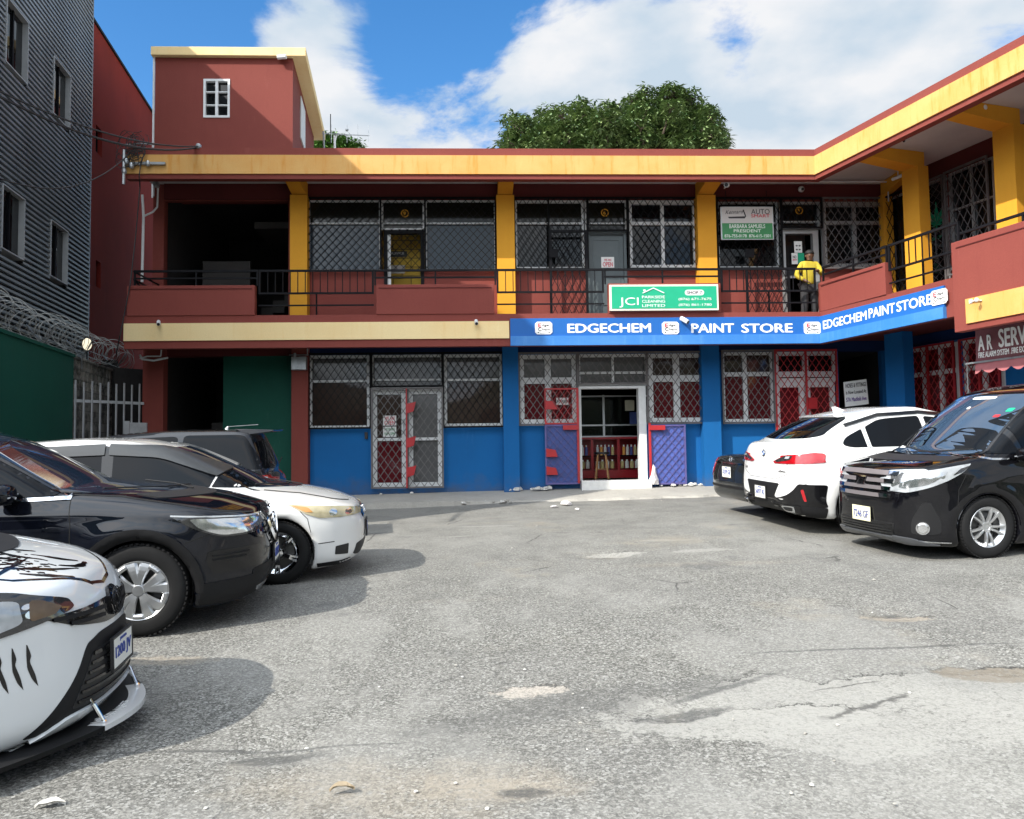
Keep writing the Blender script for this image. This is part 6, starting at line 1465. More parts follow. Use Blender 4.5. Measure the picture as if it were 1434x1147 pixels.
def wheel_meshes(R, w, rr, style, rimmat, seed=0):
    """tyre, rim and hub meshes; outer side at -y"""
    h = w/2; tb = MB()
    prof = [(h*.75, rr-.012), (h*.95, rr+.015), (h*1.0, (R+rr)/2), (h*.93, R-.03), (h*.78, R-.008)]
    for k in range(5):
        y = h*.62-k*h*.31; prof += [(y+.012, R), (y+.004, R-.009), (y-.004, R-.009), (y-.012, R)] if k in (1, 2, 3) else [(y, R)]
    prof += [(-h*.78, R-.008), (-h*.93, R-.03), (-h*1.0, (R+rr)/2+.01), (-h*.985, rr+.03), (-h*.95, rr+.015), (-h*.86, rr-.004), (-h*.75, rr-.012)]
    lathe(tb, prof, 56); a = tb
    for i in range(56):                              # tread blocks at the shoulder
        t = 2*math.pi*i/56; 
        for sy in (-1, 1):
            c = Vector((math.cos(t)*(R-.004), sy*h*.80, math.sin(t)*(R-.004))); u = Vector((-math.sin(t), 0, math.cos(t))); rdl = Vector((math.cos(t), 0, math.sin(t)))
            vs = [c+u*x*.011+Vector((0, y*.012, 0))+rdl*z*.006 for z in (-1, 1) for x, y in ((-1, -1), (1, -1), (1, 1), (-1, 1))]; tb.hexa(vs)
    rb = MB(); lathe(rb, [(h*.7, rr-.02), (-h*.55, rr-.045), (-h*.86, rr-.012), (-h*.90, rr-.004), (-h*.86, rr)], 56)
    def spoke(a, r0, r1, w0, w1, y0, y1, th=.018, tw=0., mi=0, steps=6):
        prev = None
        for k in range(steps+1):
            q = k/steps; r = r0+(r1-r0)*q; ww = w0+(w1-w0)*q; y = y0+(y1-y0)*q-.012*math.sin(math.pi*q); an = a+tw*q
            u = Vector((-math.sin(an), 0, math.cos(an))); d = Vector((math.cos(an), 0, math.sin(an)))
            c = [d*r+u*ww+Vector((0, y+.010, 0)), d*r+u*ww*.62+Vector((0, y-th*.5, 0)), d*r-u*ww*.62+Vector((0, y-th*.5, 0)), d*r-u*ww+Vector((0, y+.010, 0)), d*r-u*ww*.8+Vector((0, y+th*1.4, 0)), d*r+u*ww*.8+Vector((0, y+th*1.4, 0))]
            if prev: rb.add(prev+c, [(j, (j+1) % 6, 6+(j+1) % 6, 6+j) for j in range(6)], mi)
            prev = c
    yo = -h*.80; yi = -h*.62
    if style == 'cap5':       # plastic trim: five broad split spokes
        for k in range(5):
            a = 2*math.pi*k/5+.3
            spoke(a-.17, .045, rr-.014, .022, .050, yi-.02, yo, tw=-.10); spoke(a+.17, .045, rr-.014, .022, .050, yi-.02, yo, tw=.10)
            for q in (-.05, .05): spoke(a+math.pi/5+q*1.2, rr*.80, rr-.010, .03, .045, yo-.004, yo)
        lathe(rb, [(yi-.035, 0), (yi-.033, .04), (yi-.01, .06), (yi+.02, .062)], 24)
    elif style == 'five':     # five thin twin spokes, polished edge
        for k in range(5):
            a = 2*math.pi*k/5+.9
            spoke(a-.05, .04, rr-.012, .020, .013, yi, yo, tw=-.06); spoke(a+.05, .04, rr-.012, .020, .013, yi, yo, tw=.06)
        lathe(rb, [(yi-.02, 0), (yi-.018, .045), (yi+.02, .06)], 24)
    elif style == 'ten':
        for k in range(10):
            a = 2*math.pi*k/10+.1+(.09 if k % 2 else -.09); spoke(a, .045, rr-.012, .016, .015, yi, yo)
        lathe(rb, [(yi-.01, 0), (yi-.01, .03), (yi-.015, .035), (yi-.015, .055), (yi+.03, .065)], 24)
        for k in range(5):
            a = 2*math.pi*k/5; rb.bar((.055*math.cos(a), yi-.02, .055*math.sin(a)), (.055*math.cos(a), yi+.01, .055*math.sin(a)), .009, 6)
    else:
        for k in range(5):
            a = 2*math.pi*k/5; spoke(a, .04, rr-.012, .032, .028, yi, yo)
        lathe(rb, [(yi-.02, 0), (yi-.018, .045), (yi+.02, .06)], 24)
    db = MB(); lathe(db, [(-h*.15, 0), (-h*.15, rr*.68), (-h*.05, rr*.68), (-h*.05, 0)], 40); lathe(db, [(-h*.35, 0), (-h*.35, .07), (-h*.1, .08)], 20); lathe(db, [(h*.2, 0), (h*.2, rr-.02)], 30)
    db.box(rr*.45, -h*.4, -.07, rr*.72, -h*.02, .07)
    return tb, rb, db
def add_wheels(car, pos, R, w, rr, style, rimmat, steer=0., trk=None):
    """pos: (x, side y of the outer face)"""
    a, rb, db = wheel_meshes(R, w, rr, style, rimmat); src = None
    for (x, y) in pos:
        if src is None:
            hub = db.build('wheel', M['brake'], car.t); ty = a.build('tyre', M['tyre'], hub, smooth=True); rm = rb.build('rim', rimmat, hub, smooth=True)
            for o in (ty, rm):
                e = o.modifiers.new('e', 'EDGE_SPLIT'); e.split_angle = rad(35)
            src = (hub, ty, rm); h2 = hub; parts = (ty, rm)
        else:
            h2 = src[0].copy(); COL.objects.link(h2); h2.parent = car.t; parts = []
            for q in src[1:]: c = q.copy(); COL.objects.link(c); c.parent = h2
        s = -1 if y < 0 else 1
        h2.location = (x, s*(abs(y)-w/2), R); h2.rotation_euler = (0, 0, (0 if s < 0 else math.pi)+(steer if x > -1 else 0))
def wells(car, arches, W2, M_):
    """dark inner wings"""
    for ax, az, ar in arches:
        for s in (-1, 1):
            mb = MB(); n = 20; ring0 = []; ring1 = []
            for i in range(n+1):
                t = -.35+(math.pi+.7)*i/n; ring0.append((ax+(ar-.004)*math.cos(t), s*(W2-.035), az+(ar-.004)*math.sin(t))); ring1.append((ax+(ar-.004)*math.cos(t), s*(W2-.31), az+(ar-.004)*math.sin(t)))
            N = n+1; mb.add(ring0+ring1, [(i, i+1, N+i+1, N+i) for i in range(n)]+[tuple(range(N, 2*N))]); mb.build('wheel_arch_liner', M_, car.t)
def warp(car, f, skip=('wheel', 'number_plate')):
    """reshape a finished car: f maps local points"""
    def go(o):
        if any(o.name.startswith(k) for k in skip): return
        if o.type == 'MESH' and tuple(o.location) == (0, 0, 0):
            me = o.data; n = len(me.vertices); a = np.zeros(n*3); me.vertices.foreach_get('co', a); a = f(a.reshape(-1, 3)); me.vertices.foreach_set('co', a.ravel()); me.update()
        for c in o.children: go(c)
    for c in car.t.children: go(c)
def car_paint(name, col, metal=0., flake=0., rough=.25):
    n = NT(name); n.set('Base Color', col); n.set('Metallic', metal); n.set('Roughness', rough); n.set('Coat Weight', 1.); n.set('Coat Roughness', .012); n.set('Coat IOR', 1.5); n.set('Specular IOR Level', .0 if col[0] < .05 else .4)
    dust = n.ramp(n.noise(3.0, 5, .65), .45, .75, 0, .018); sx, sy, sz = n.sep(); 
    n.set('Base Color', n.mix(dust, col, (.20, .19, .17, 1))); n.set('Roughness', rough)
    return n.m
M['p_black'] = car_paint('black_car_paint', (.004, .004, .0055, 1)); M['p_navy'] = car_paint('blue_black_car_paint', (.004, .005, .009, 1)); M['p_white'] = car_paint('white_car_paint', (.70, .70, .69, 1)); M['p_pearl'] = car_paint('pearl_white_car_paint', (.66, .68, .69, 1))
M['p_grey'] = car_paint('grey_car_paint', (.026, .027, .031, 1), .4, rough=.3)
M['cglass'] = glass_mat('tinted_car_glass', (.003, .004, .006, 1), .015, 1.27); M['cglass_blue'] = glass_mat('windscreen_glass', (.012, .02, .035, 1), .01, 1.75); M['cglass_lt'] = glass_mat('haze_toned_windscreen_glass', (.03, .055, .095, 1), .01, 1.7)  # van windscreen: haze and lit interior put into the paler blue
M['trim'] = plain('textured_black_trim', (.010, .010, .011, 1), .6, spec=.25, bump=.15); M['gloss'] = plain('gloss_black_trim', (.005, .005, .006, 1), .12, spec=.3, coat=.5)
M['chrome'] = M['rim_chrome']; M['gap'] = plain('panel_gap', (.004, .004, .004, 1), .9)
M['reflector'] = plain('lamp_reflector', (.78, .79, .80, 1), .12, metal=.9, var=.2); M['lens_clear'] = plain('clear_lamp_lens', (.42, .44, .46, 1), .05, coat=1, var=.35)
M['lens_red'] = plain('red_lamp_lens', (.42, .006, .012, 1), .12, coat=1, var=.3); M['lens_amber'] = plain('amber_lamp_lens', (.55, .26, .06, 1), .12, coat=1, var=.2); M['lens_dark'] = plain('smoked_lamp_lens', (.03, .03, .032, 1), .06, coat=1, var=.3)
M['lens_old'] = plain('yellowed_lamp_lens', (.50, .44, .28, 1), .15, coat=1, var=.35)
M['plate'] = plain('number_plate_white', (.80, .80, .74, 1), .45); M['plate_txt'] = plain('blue_plate_lettering', (.03, .06, .30, 1), .5)
def plate(car, x, y, z, w, h, txt, face=1, yaw=0., tilt=0., frame=True, small='JAMAICA', mat=None):
    """number plate at the front (face 1) or the back (face -1)"""
    c, s = math.cos(yaw), math.sin(yaw)
    def Fc(sx, zz, dd):      # sx across, seen from outside; dd into the car
        yy = (sx*face); return (x-face*dd+(-s*yy)+tilt*(zz-z), y+c*yy, zz)
    mb = MB(); P = [(-w/2, z-h/2), (w/2, z-h/2), (w/2, z+h/2), (-w/2, z+h/2)]
    mb.hexa([Fc(-w/2, z-h/2, 0), Fc(w/2, z-h/2, 0), Fc(w/2, z-h/2, .012), Fc(-w/2, z-h/2, .012), Fc(-w/2, z+h/2, 0), Fc(w/2, z+h/2, 0), Fc(w/2, z+h/2, .012), Fc(-w/2, z+h/2, .012)])
    o = mb.build('number_plate', mat or M['plate'], car.t, bevel=.002)
    if txt: text(txt, Fc, -w*.41, w*.41, z-h*.04, h*.50, -.001, M['plate_txt'], o, bold=.0)
    if small: text(small, Fc, -w*.17, w*.17, z+h*.37, h*.12, -.001, M['plate_txt'], o)
    if frame:
        mb = MB(); k = .012
        for a, b, c_, d in ((-w/2-k, w/2+k, z-h/2-k, z-h/2-.001), (-w/2-k, w/2+k, z+h/2+.001, z+h/2+k), (-w/2-k, -w/2-.001, z-h/2, z+h/2), (w/2+.001, w/2+k, z-h/2, z+h/2)):
            mb.hexa([Fc(a, c_, -.003), Fc(b, c_, -.003), Fc(b, c_, .014), Fc(a, c_, .014), Fc(a, d, -.003), Fc(b, d, -.003), Fc(b, d, .014), Fc(a, d, .014)])
        mb.build('plate_frame', M['black'], o)
    return o
def mirror(car, x, y, z, mat, s=1., side=-1):
    bm = bmesh.new(); bmesh.ops.create_icosphere(bm, subdivisions=3, radius=1)
    for v in bm.verts:
        q = v.co; fx = .085 if q.x > 0 else .055; v.co = Vector((q.x*fx, math.copysign(abs(q.y)**.75, q.y)*.115, math.copysign(abs(q.z)**.7, q.z)*.075*(1 if q.z > 0 else .9)))*s
    me = bpy.data.meshes.new('wing_mirror'); bm.to_mesh(me); bm.free(); me.materials.append(mat); me.polygons.foreach_set('use_smooth', [True]*len(me.polygons))
    o = bpy.data.objects.new('wing_mirror', me); COL.objects.link(o); o.parent = car.t; o.location = (x, side*(y+.10*s), z)
    mb = MB(); mb.bar((-.01, -side*.09*s, -.03), (.0, -side*(.20)*s, -.07), .03, 8, r2=.035); mb.bar((.0, -side*.05, -.055*s), (.0, -side*.05, -.068*s), .05, 10); mb.build('mirror_arm', M['trim'], o)
    mb = MB(); mb.add([(-.057*s, a*.09*s, b*.052*s) for a, b in ((-1, -1), (1, -1), (1, 1), (-1, 1))], [(0, 1, 2, 3)]); mb.build('mirror_glass', M['chrome'], o)
    mb = MB(); mb.bar((.075*s, -.08*s, -.015*s), (.070*s, .09*s, .0), .006, 5); mb.build('mirror_trim', M['lens_clear'], o)
    return o
def ring_badge(car, c, n_, ell, r, mat, parent=None, tube=.006, squash=1., name='badge'):
    """ring lying on the body around point c with normal n_"""
    c = Vector(c); n_ = Vector(n_).normalized(); u = n_.cross(Vector((0, 0, 1))).normalized(); v = u.cross(n_); mb = MB(); k = 28; pts = [c+n_*.012+u*(r*math.cos(2*math.pi*i/k))+v*(r*squash*math.sin(2*math.pi*i/k)) for i in range(k+1)]
    mb.path(pts, tube, 6); return mb, u, v, n_
# ================================================================== THE CARS
def place(px, py, heading, ysgn, yo):
    """front axle centre on the ground from where the near front tyre touches it"""
    p = on_ground(px, py); n = Vector((-math.sin(heading), math.cos(heading), 0)); q = p-n*(ysgn*yo); return (q.x, q.y, g(q.x, q.y))
def arc(cx, cz, r0, r1, a0, a1, n=22):
    A = [(cx+r1*math.cos(a0+(a1-a0)*i/n), cz+r1*math.sin(a0+(a1-a0)*i/n)) for i in range(n+1)]
    return A+[(cx+r0*math.cos(a1-(a1-a0)*i/n), cz+r0*math.sin(a1-(a1-a0)*i/n)) for i in range(n+1)]
def arcl(cx, cz, r, a0, a1, n=24): return [(cx+r*math.cos(a0+(a1-a0)*i/n), cz+r*math.sin(a0+(a1-a0)*i/n)) for i in range(n+1)]
def mir(P): return [(-p[0],)+tuple(p[1:]) for p in P]
def handle(c, x, z, view='R', mat=None, w=.2):
    h, n = c.cast((x, z), view)
    if h is None: return
    mb = MB(); a = h+n*.028; mb.bar(a+Vector((-w/2, 0, 0)), a+Vector((w/2, 0, .006)), .013, 8); mb.bar(h, a+Vector((-w/2+.01, 0, 0)), .012, 6); mb.bar(h+Vector((w/2-.02, 0, 0)), a+Vector((w/2-.01, 0, 0)), .012, 6); mb.build('door_handle', mat or M['chrome'], c.t, smooth=True)
def wiper(c, pts):
    mb = MB(); P = []
    for p in pts:
        h, n = c.cast(p, 'F')
        if h is not None: P.append(h+n*.018)
    if len(P) > 1: mb.path(P, .007, 5); mb.build('wiper', M['black'], c.t)
def slats(c, rows, view, name, mat, off=.012, w=.014, parent=None):
    for P in rows: c.line(P, view, name, mat, w=w, off=off, parent=parent)
def lamp_bits(c, parent, items, view):
    """reflector bowls and bulbs drawn inside a lamp lens"""
    for (a, b, ra, rb, mt) in items:
        P = [(a+ra*math.cos(t), b+rb*math.sin(t)) for t in np.linspace(0, 2*math.pi, 16, endpoint=False)]; c.patch(P, view, 'lamp_bowl', mt, off=.009, parent=parent, rnd=False, sk=.004, res=.02)

# ------------------------------------------------------------------ dark SUV, left, second row
H10 = rad(9.7)
def suv():
    sp = dict(h=.022, W=1.82, H=1.74, xr=(-3.72, .97), cabmid=-2.0,
        side=[(.70, .20), (.86, .24), (.945, .36), (.955, .55), (.93, .70), (.895, .83), (.82, .925), (.48, 1.03), (0, 1.11), (-.5, 1.165), (-2.2, 1.18), (-3.5, 1.17), (-3.64, 1.0), (-3.70, .6), (-3.62, .35), (-3.5, .24), (-2.0, .20), (0, .20)],
        cabin=[(-.28, 1.04), (-.75, 1.31), (-1.22, 1.56), (-1.65, 1.685), (-2.3, 1.72), (-3.1, 1.68), (-3.42, 1.60), (-3.58, 1.30), (-3.64, 1.05), (-2, .9)],
        plan=[(-3.72, 0), (-3.72, .6), (-3.66, .86), (-3.3, .91), (-1, .905), (0, .915), (.40, .905), (.66, .83), (.88, .62), (.96, .34), (.975, 0)],
        tuck=[(.15, .10), (.28, .05), (.42, .03), (.62, .01), (.80, .0), (.92, .015), (1.02, .05), (1.10, .10), (1.2, .14)],
        tumble=(1.08, .845, 1.70, .60), flare=[(0, .36, .47, .022, .10), (-2.705, .36, .47, .022, .10)], crease=[([(.55, .93), (-.3, .98), (-3.3, 1.02)], .014, .035), ([(-.5, .42), (-2.2, .42)], .02, .05)],
        arch=[(0, .36, .405), (-2.705, .36, .405)], kr=.10, kroof=.10, kbelt=.035, kwind=.20, crown=.05)
    loc = place(194, 894, H10, -1, .90); c = Car('suv', 'glossy black SUV parked between the two white cars on the left', 'cars parked along the left side', loc, H10, sp, M['p_navy'])
    wells(c, sp['arch'], .91, M['black']); add_wheels(c, [(0, -.905), (0, .905), (-2.705, -.905), (-2.705, .905)], .365, .225, .232, 'cap5', M['rim'])
    for s_, v in ((1, 'R'), (-1, 'L')):
        c.patch([(-.56, 1.115, .1), (-1.28, 1.545, .2), (-1.95, 1.615, .1), (-1.92, 1.125, .05)], v, 'side_window', M['cglass'], res=.036)
        c.patch([(-2.0, 1.125, .05), (-2.03, 1.615, .1), (-2.78, 1.60, .1), (-2.90, 1.16, .1)], v, 'side_window', M['cglass'], res=.036)
        c.patch([(-2.96, 1.17, .1), (-2.86, 1.59, .1), (-3.2, 1.52, .3), (-3.38, 1.25, .2)], v, 'quarter_window', M['cglass'], res=.036)
        c.patch([(-1.91, 1.12, 0), (-1.94, 1.615, 0), (-2.04, 1.615, 0), (-2.01, 1.12, 0)], v, 'pillar', M['gloss'], off=.006)
        c.line([(-.50, 1.10), (-1.25, 1.555), (-1.6, 1.615), (-2.0, 1.635), (-2.8, 1.62)], v, 'chrome_trim', M['chrome'], w=.028, off=.006)
        c.line([(-.50, 1.095), (-1.95, 1.105), (-3.38, 1.20)], v, 'chrome_trim', M['chrome'], w=.026, off=.008)
        c.patch(arc(0, .36, .407, .485, -.1, math.pi+.1), v, 'arch_cladding', M['trim'], off=.012, rnd=False, res=.03)
        c.patch(arc(-2.705, .36, .407, .485, -.1, math.pi+.1), v, 'arch_cladding', M['trim'], off=.012, rnd=False, res=.03)
        c.patch([(-.47, .20), (-.49, .36), (-2.2, .36), (-2.24, .20)], v, 'sill_cladding', M['trim'], off=.012)
        c.patch([(.43, .215, .1), (.47, .385, .1), (.80, .40), (.93, .41), (.945, .30), (.84, .235)], v, 'bumper_cladding', M['trim'], off=.010)
        hl = c.patch([(.24, .935, .1), (.50, .915, .3), (.875, .875, .1), (.93, .81, .3), (.84, .745, .4), (.62, .745, .3), (.42, .82, .3)], v, 'headlight', M['lens_dark'], off=.008, res=.03)
        c.patch([(.38, .905, .2), (.85, .865, .2), (.89, .81, .3), (.80, .76, .3), (.62, .76, .3), (.46, .82, .3)], v, 'reflector', M['reflector'], off=.010, parent=hl, sk=.003, res=.025)
        lamp_bits(c, hl, [(.60, .832, .034, .034, M['lens_dark']), (.76, .822, .045, .034, M['lens_clear']), (.76, .822, .024, .019, M['lens_dark'])], v)
        c.line([(.25, .93), (.5, .91), (.87, .872)], v, 'lamp_strip', M['lens_clear'], w=.010, off=.014, parent=hl)
        c.patch([(.50, .56, .1), (.52, .64, .2), (.86, .65, .2), (.92, .58, .2), (.90, .47, .3), (.55, .46, .2)], v, 'fog_pod', M['gloss'], off=.004)
        slats(c, [[(.55, .60), (.80, .61)], [(.55, .57), (.78, .575)]], v, 'fog_slat', M['trim'])
        c.line([(-.49, .24), (-.48, .9), (-.50, 1.09)], v, 'panel_gap', M['gap']); c.line([(-1.96, .3), (-1.93, 1.12)], v, 'panel_gap', M['gap']); c.line([(.36, .72), (.62, .80)], v, 'panel_gap', M['gap'])
        c.line([(-.50, 1.12), (-.15, 1.09), (.3, 1.01), (.60, .945), (.84, .895)], v, 'panel_gap', M['gap'], w=.007)
        handle(c, -1.75, .98, v, M['p_navy']); handle(c, -2.75, 1.01, v, M['p_navy'])
        mirror(c, -.93, .86, 1.15, M['p_navy'], 1.15, -s_)
        c.patch([(-3.30, .95), (-3.32, 1.12), (-3.62, 1.10), (-3.66, .9)], v, 'taillight', M['lens_red'], off=.006)
    ws = c.patch([(-.70, 1.10, .2), (-.55, 1.62, .15), (.55, 1.62, .15), (.70, 1.10, .2), (0, 1.03)], 'F', 'windscreen', M['cglass_blue'], off=.003, res=.036)
    c.patch([(-.45, 1.56), (-.45, 1.60), (-.36, 1.60), (-.36, 1.56)], 'F', 'sticker', M['paper'], parent=ws, off=.006); c.patch([(-.06, 1.50), (-.05, 1.56), (.05, 1.56), (.06, 1.50)], 'F', 'sensor', M['lens_dark'], parent=ws, off=.006)
    c.line([(-.72, 1.10), (-.56, 1.63)], 'F', 'windscreen_seal', M['gloss'], w=.03, off=.005); c.line([(.72, 1.10), (.56, 1.63)], 'F', 'windscreen_seal', M['gloss'], w=.03, off=.005)
    c.patch([(-.68, 1.055, .2), (0, 1.035), (.68, 1.055, .2), (.60, 1.095, .1), (0, 1.075), (-.60, 1.095, .1)], 'F', 'cowl', M['black'], off=.006)
    wiper(c, [(.45, 1.075), (-.1, 1.10), (-.52, 1.13)]); wiper(c, [(.0, 1.07), (.3, 1.10), (.6, 1.12)])
    gr = c.patch([(-.44, .86, .1), (-.36, .68, .2), (-.20, .56, .2), (.20, .56, .2), (.36, .68, .2), (.44, .86, .1)], 'F', 'grille', M['gloss'], off=.004)
    slats(c, [[(-.40, z), (.40, z)] for z in (.81, .76, .71)]+[[(-.26, z), (.26, z)] for z in (.68, .62)], 'F', 'grille_bar', M['trim'], parent=gr)
    for m_ in (1, -1): c.patch([(m_*.37, .875, .1), (m_*.27, .70, .3), (m_*.13, .60, .2), (0, .595, .1), (0, .655, .1), (m_*.10, .66, .2), (m_*.20, .74, .3), (m_*.29, .875, .1)], 'F', 'chrome_vee', M['chrome'], off=.024, parent=gr)
    h, n = c.cast((0, .78), 'F')
    if h is not None:
        mb, u, v_, n_ = ring_badge(c, h+Vector((.014, 0, 0)), (1, 0, .1), 1, .065, M['chrome'], tube=.010); q = h+Vector((.03, 0, 0)); mb.box(q.x-.005, -.085, q.z-.012, q.x+.006, .085, q.z+.012); mb.build('badge', M['chrome'], gr)
    c.patch([(-.62, .33, .2), (-.62, .46, .2), (.62, .46, .2), (.62, .33, .2)], 'F', 'lower_intake', M['trim'], off=.006); c.patch([(-.5, .245), (-.56, .30), (.56, .30), (.5, .245)], 'F', 'skid_plate', M['chrome'], off=.010)
    h, n = c.cast((0, .50), 'F'); plate(c, h.x+.02, 0, .50, .33, .15, '6392 HP', 1)
suv()

# ------------------------------------------------------------------ white low wagon, left, third row
def whitewagon():
    sp = dict(h=.024, W=1.70, H=1.56, xr=(-3.68, .92), cabmid=-1.9,
        side=[(.62, .17), (.80, .20), (.885, .32), (.90, .50), (.875, .64), (.80, .755), (.55, .865), (.20, .945), (-.15, .99), (-.5, 1.03), (-2.2, 1.05), (-3.45, 1.05), (-3.6, .9), (-3.66, .6), (-3.58, .32), (-3.4, .2), (-2.0, .16), (0, .16)],
        cabin=[(.02, .90), (-.45, 1.16), (-.98, 1.415), (-1.45, 1.515), (-2.0, 1.545), (-2.9, 1.50), (-3.3, 1.43), (-3.50, 1.15), (-3.58, .95), (-2, .8)],
        plan=[(-3.66, 0), (-3.66, .55), (-3.58, .80), (-3.2, .85), (-1, .845), (0, .85), (.36, .835), (.60, .76), (.80, .58), (.89, .34), (.91, 0)],
        tuck=[(.13, .06), (.24, .02), (.40, .012), (.58, .0), (.74, .005), (.86, .03), (.96, .07), (1.06, .11)],
        tumble=(.97, .80, 1.52, .57), flare=[(0, .32, .40, .018, .08), (-2.74, .32, .40, .018, .08)], crease=[([(.5, .72), (-3.2, .80)], .010, .03)],
        arch=[(0, .32, .355), (-2.74, .32, .355)], kr=.10, kroof=.10, kbelt=.03, kwind=.20, crown=.06)
    loc = place(390, 820, H10, -1, .84); c = Car('wagon', 'low white wagon with yellowed headlight parked beyond the black SUV', 'cars parked along the left side', loc, H10, sp, M['p_white'])
    wells(c, sp['arch'], .85, M['black']); add_wheels(c, [(0, -.845), (0, .845), (-2.74, -.845), (-2.74, .845)], .325, .205, .215, 'five', M['rim_chrome'])
    for s_, v in ((1, 'R'), (-1, 'L')):
        c.patch([(-.20, .985, .05), (-.55, 1.19, .1), (-.64, 1.015, .05)], v, 'quarter_window', M['cglass'], res=.036)
        c.patch([(-.66, 1.015, .05), (-.57, 1.205, .1), (-1.10, 1.405, .2), (-1.62, 1.445, .1), (-1.60, 1.035, .05)], v, 'side_window', M['cglass'], res=.036)
        c.patch([(-1.68, 1.035, .05), (-1.70, 1.45, .1), (-2.50, 1.43, .1), (-2.62, 1.06, .1)], v, 'side_window', M['cglass'], res=.036)
        c.patch([(-2.68, 1.07, .1), (-2.57, 1.42, .1), (-3.0, 1.37, .3), (-3.25, 1.15, .2)], v, 'quarter_window', M['cglass'], res=.036)
        c.patch([(-.50, 1.175, .1), (-1.10, 1.425, .2), (-1.64, 1.465, .05), (-1.64, 1.36, .05), (-1.15, 1.32, .2), (-.60, 1.11, .1)], v, 'rain_visor', M['visor'], off=.022)
        c.patch([(-1.68, 1.465, .05), (-2.45, 1.45, .1), (-2.50, 1.35, .1), (-1.68, 1.36, .05)], v, 'rain_visor', M['visor'], off=.022)
        c.patch([(-1.59, 1.03, 0), (-1.60, 1.45, 0), (-1.71, 1.45, 0), (-1.69, 1.03, 0)], v, 'pillar', M['gloss'], off=.006); c.patch([(-2.49, 1.05, 0), (-2.48, 1.43, 0), (-2.58, 1.42, 0), (-2.70, 1.07, 0)], v, 'pillar', M['gloss'], off=.006)
        hl = c.patch([(.10, .815, .1), (.32, .790, .2), (.62, .762, .2), (.835, .715, .2), (.86, .665, .3), (.66, .655, .2), (.42, .66, .2), (.26, .72, .3)], v, 'headlight', M['lens_old'], off=.008, res=.03)
        c.patch([(.14, .80, .1), (.30, .775, .2), (.36, .72, .2), (.27, .73, .2)], v, 'indicator', M['lens_amber'], off=.011, parent=hl, sk=.003, res=.03)
        lamp_bits(c, hl, [(.55, .71, .04, .035, M['reflector']), (.70, .70, .035, .03, M['reflector'])], v)
        c.patch([(.56, .27, .1), (.57, .355, .1), (.70, .37, .1), (.69, .26, .1)], v, 'fog_opening', M['black'], off=.004)
        c.line([(.40, .40), (.56, .405)], v, 'scratch', M['gap'], w=.008)
        c.line([(.38, .175), (.62, .18), (.84, .22)], v, 'bumper_lip', M['trim'], w=.04, off=.006)
        c.line([(-.66, .2), (-.62, .6), (-.64, 1.0)], v, 'panel_gap', M['gap']); c.line([(-1.64, .2), (-1.64, 1.03)], v, 'panel_gap', M['gap']); c.line([(.33, .52), (.30, .66), (.20, .77)], v, 'panel_gap', M['gap'])
        c.line([(-.15, .955), (.2, .91), (.45, .855), (.70, .79)], v, 'panel_gap', M['gap'], w=.005)
        handle(c, -1.45, .86, v, M['p_white']); handle(c, -2.4, .88, v, M['p_white'])
        c.patch([(-3.30, .80), (-3.32, 1.0), (-3.56, .98), (-3.62, .78)], v, 'taillight', M['lens_red'], off=.006)
    c.patch([(-.62, .985, .2), (-.52, 1.42, .15), (.52, 1.42, .15), (.62, .985, .2), (0, .94)], 'F', 'windscreen', M['cglass_blue'], off=.003, res=.036)
    for m_ in (1, -1): c.line([(m_*.68, .955), (m_*.535, 1.435)], 'F', 'windscreen_seal', M['gloss'], w=.02, off=.005)
    wiper(c, [(.45, .95), (-.1, .965), (-.5, 1.0)]); wiper(c, [(0, .945), (.3, .965), (.58, .985)])
    gr = c.patch([(-.40, .70, .2), (-.34, .585, .3), (.34, .585, .3), (.40, .70, .2), (0, .735)], 'F', 'grille', M['gloss'], off=.004)
    slats(c, [[(-.38, .675), (.38, .675)], [(-.35, .63), (.35, .63)]], 'F', 'grille_bar', M['chrome'], parent=gr)
    c.patch([(-.055, .615, .2), (-.065, .705, .2), (.065, .705, .2), (.055, .615, .2)], 'F', 'badge', M['chrome'], off=.02, parent=gr)
    c.patch([(-.60, .23, .2), (-.55, .37, .2), (.55, .37, .2), (.60, .23, .2)], 'F', 'lower_intake', M['black'], off=.004)
    h, n = c.cast((0, .48), 'F'); plate(c, h.x+.015, 0, .46, .33, .15, '4817 GR', 1)
M['visor'] = plain('smoked_rain_visor', (.03, .032, .034, 1), .3, coat=.1)
whitewagon()

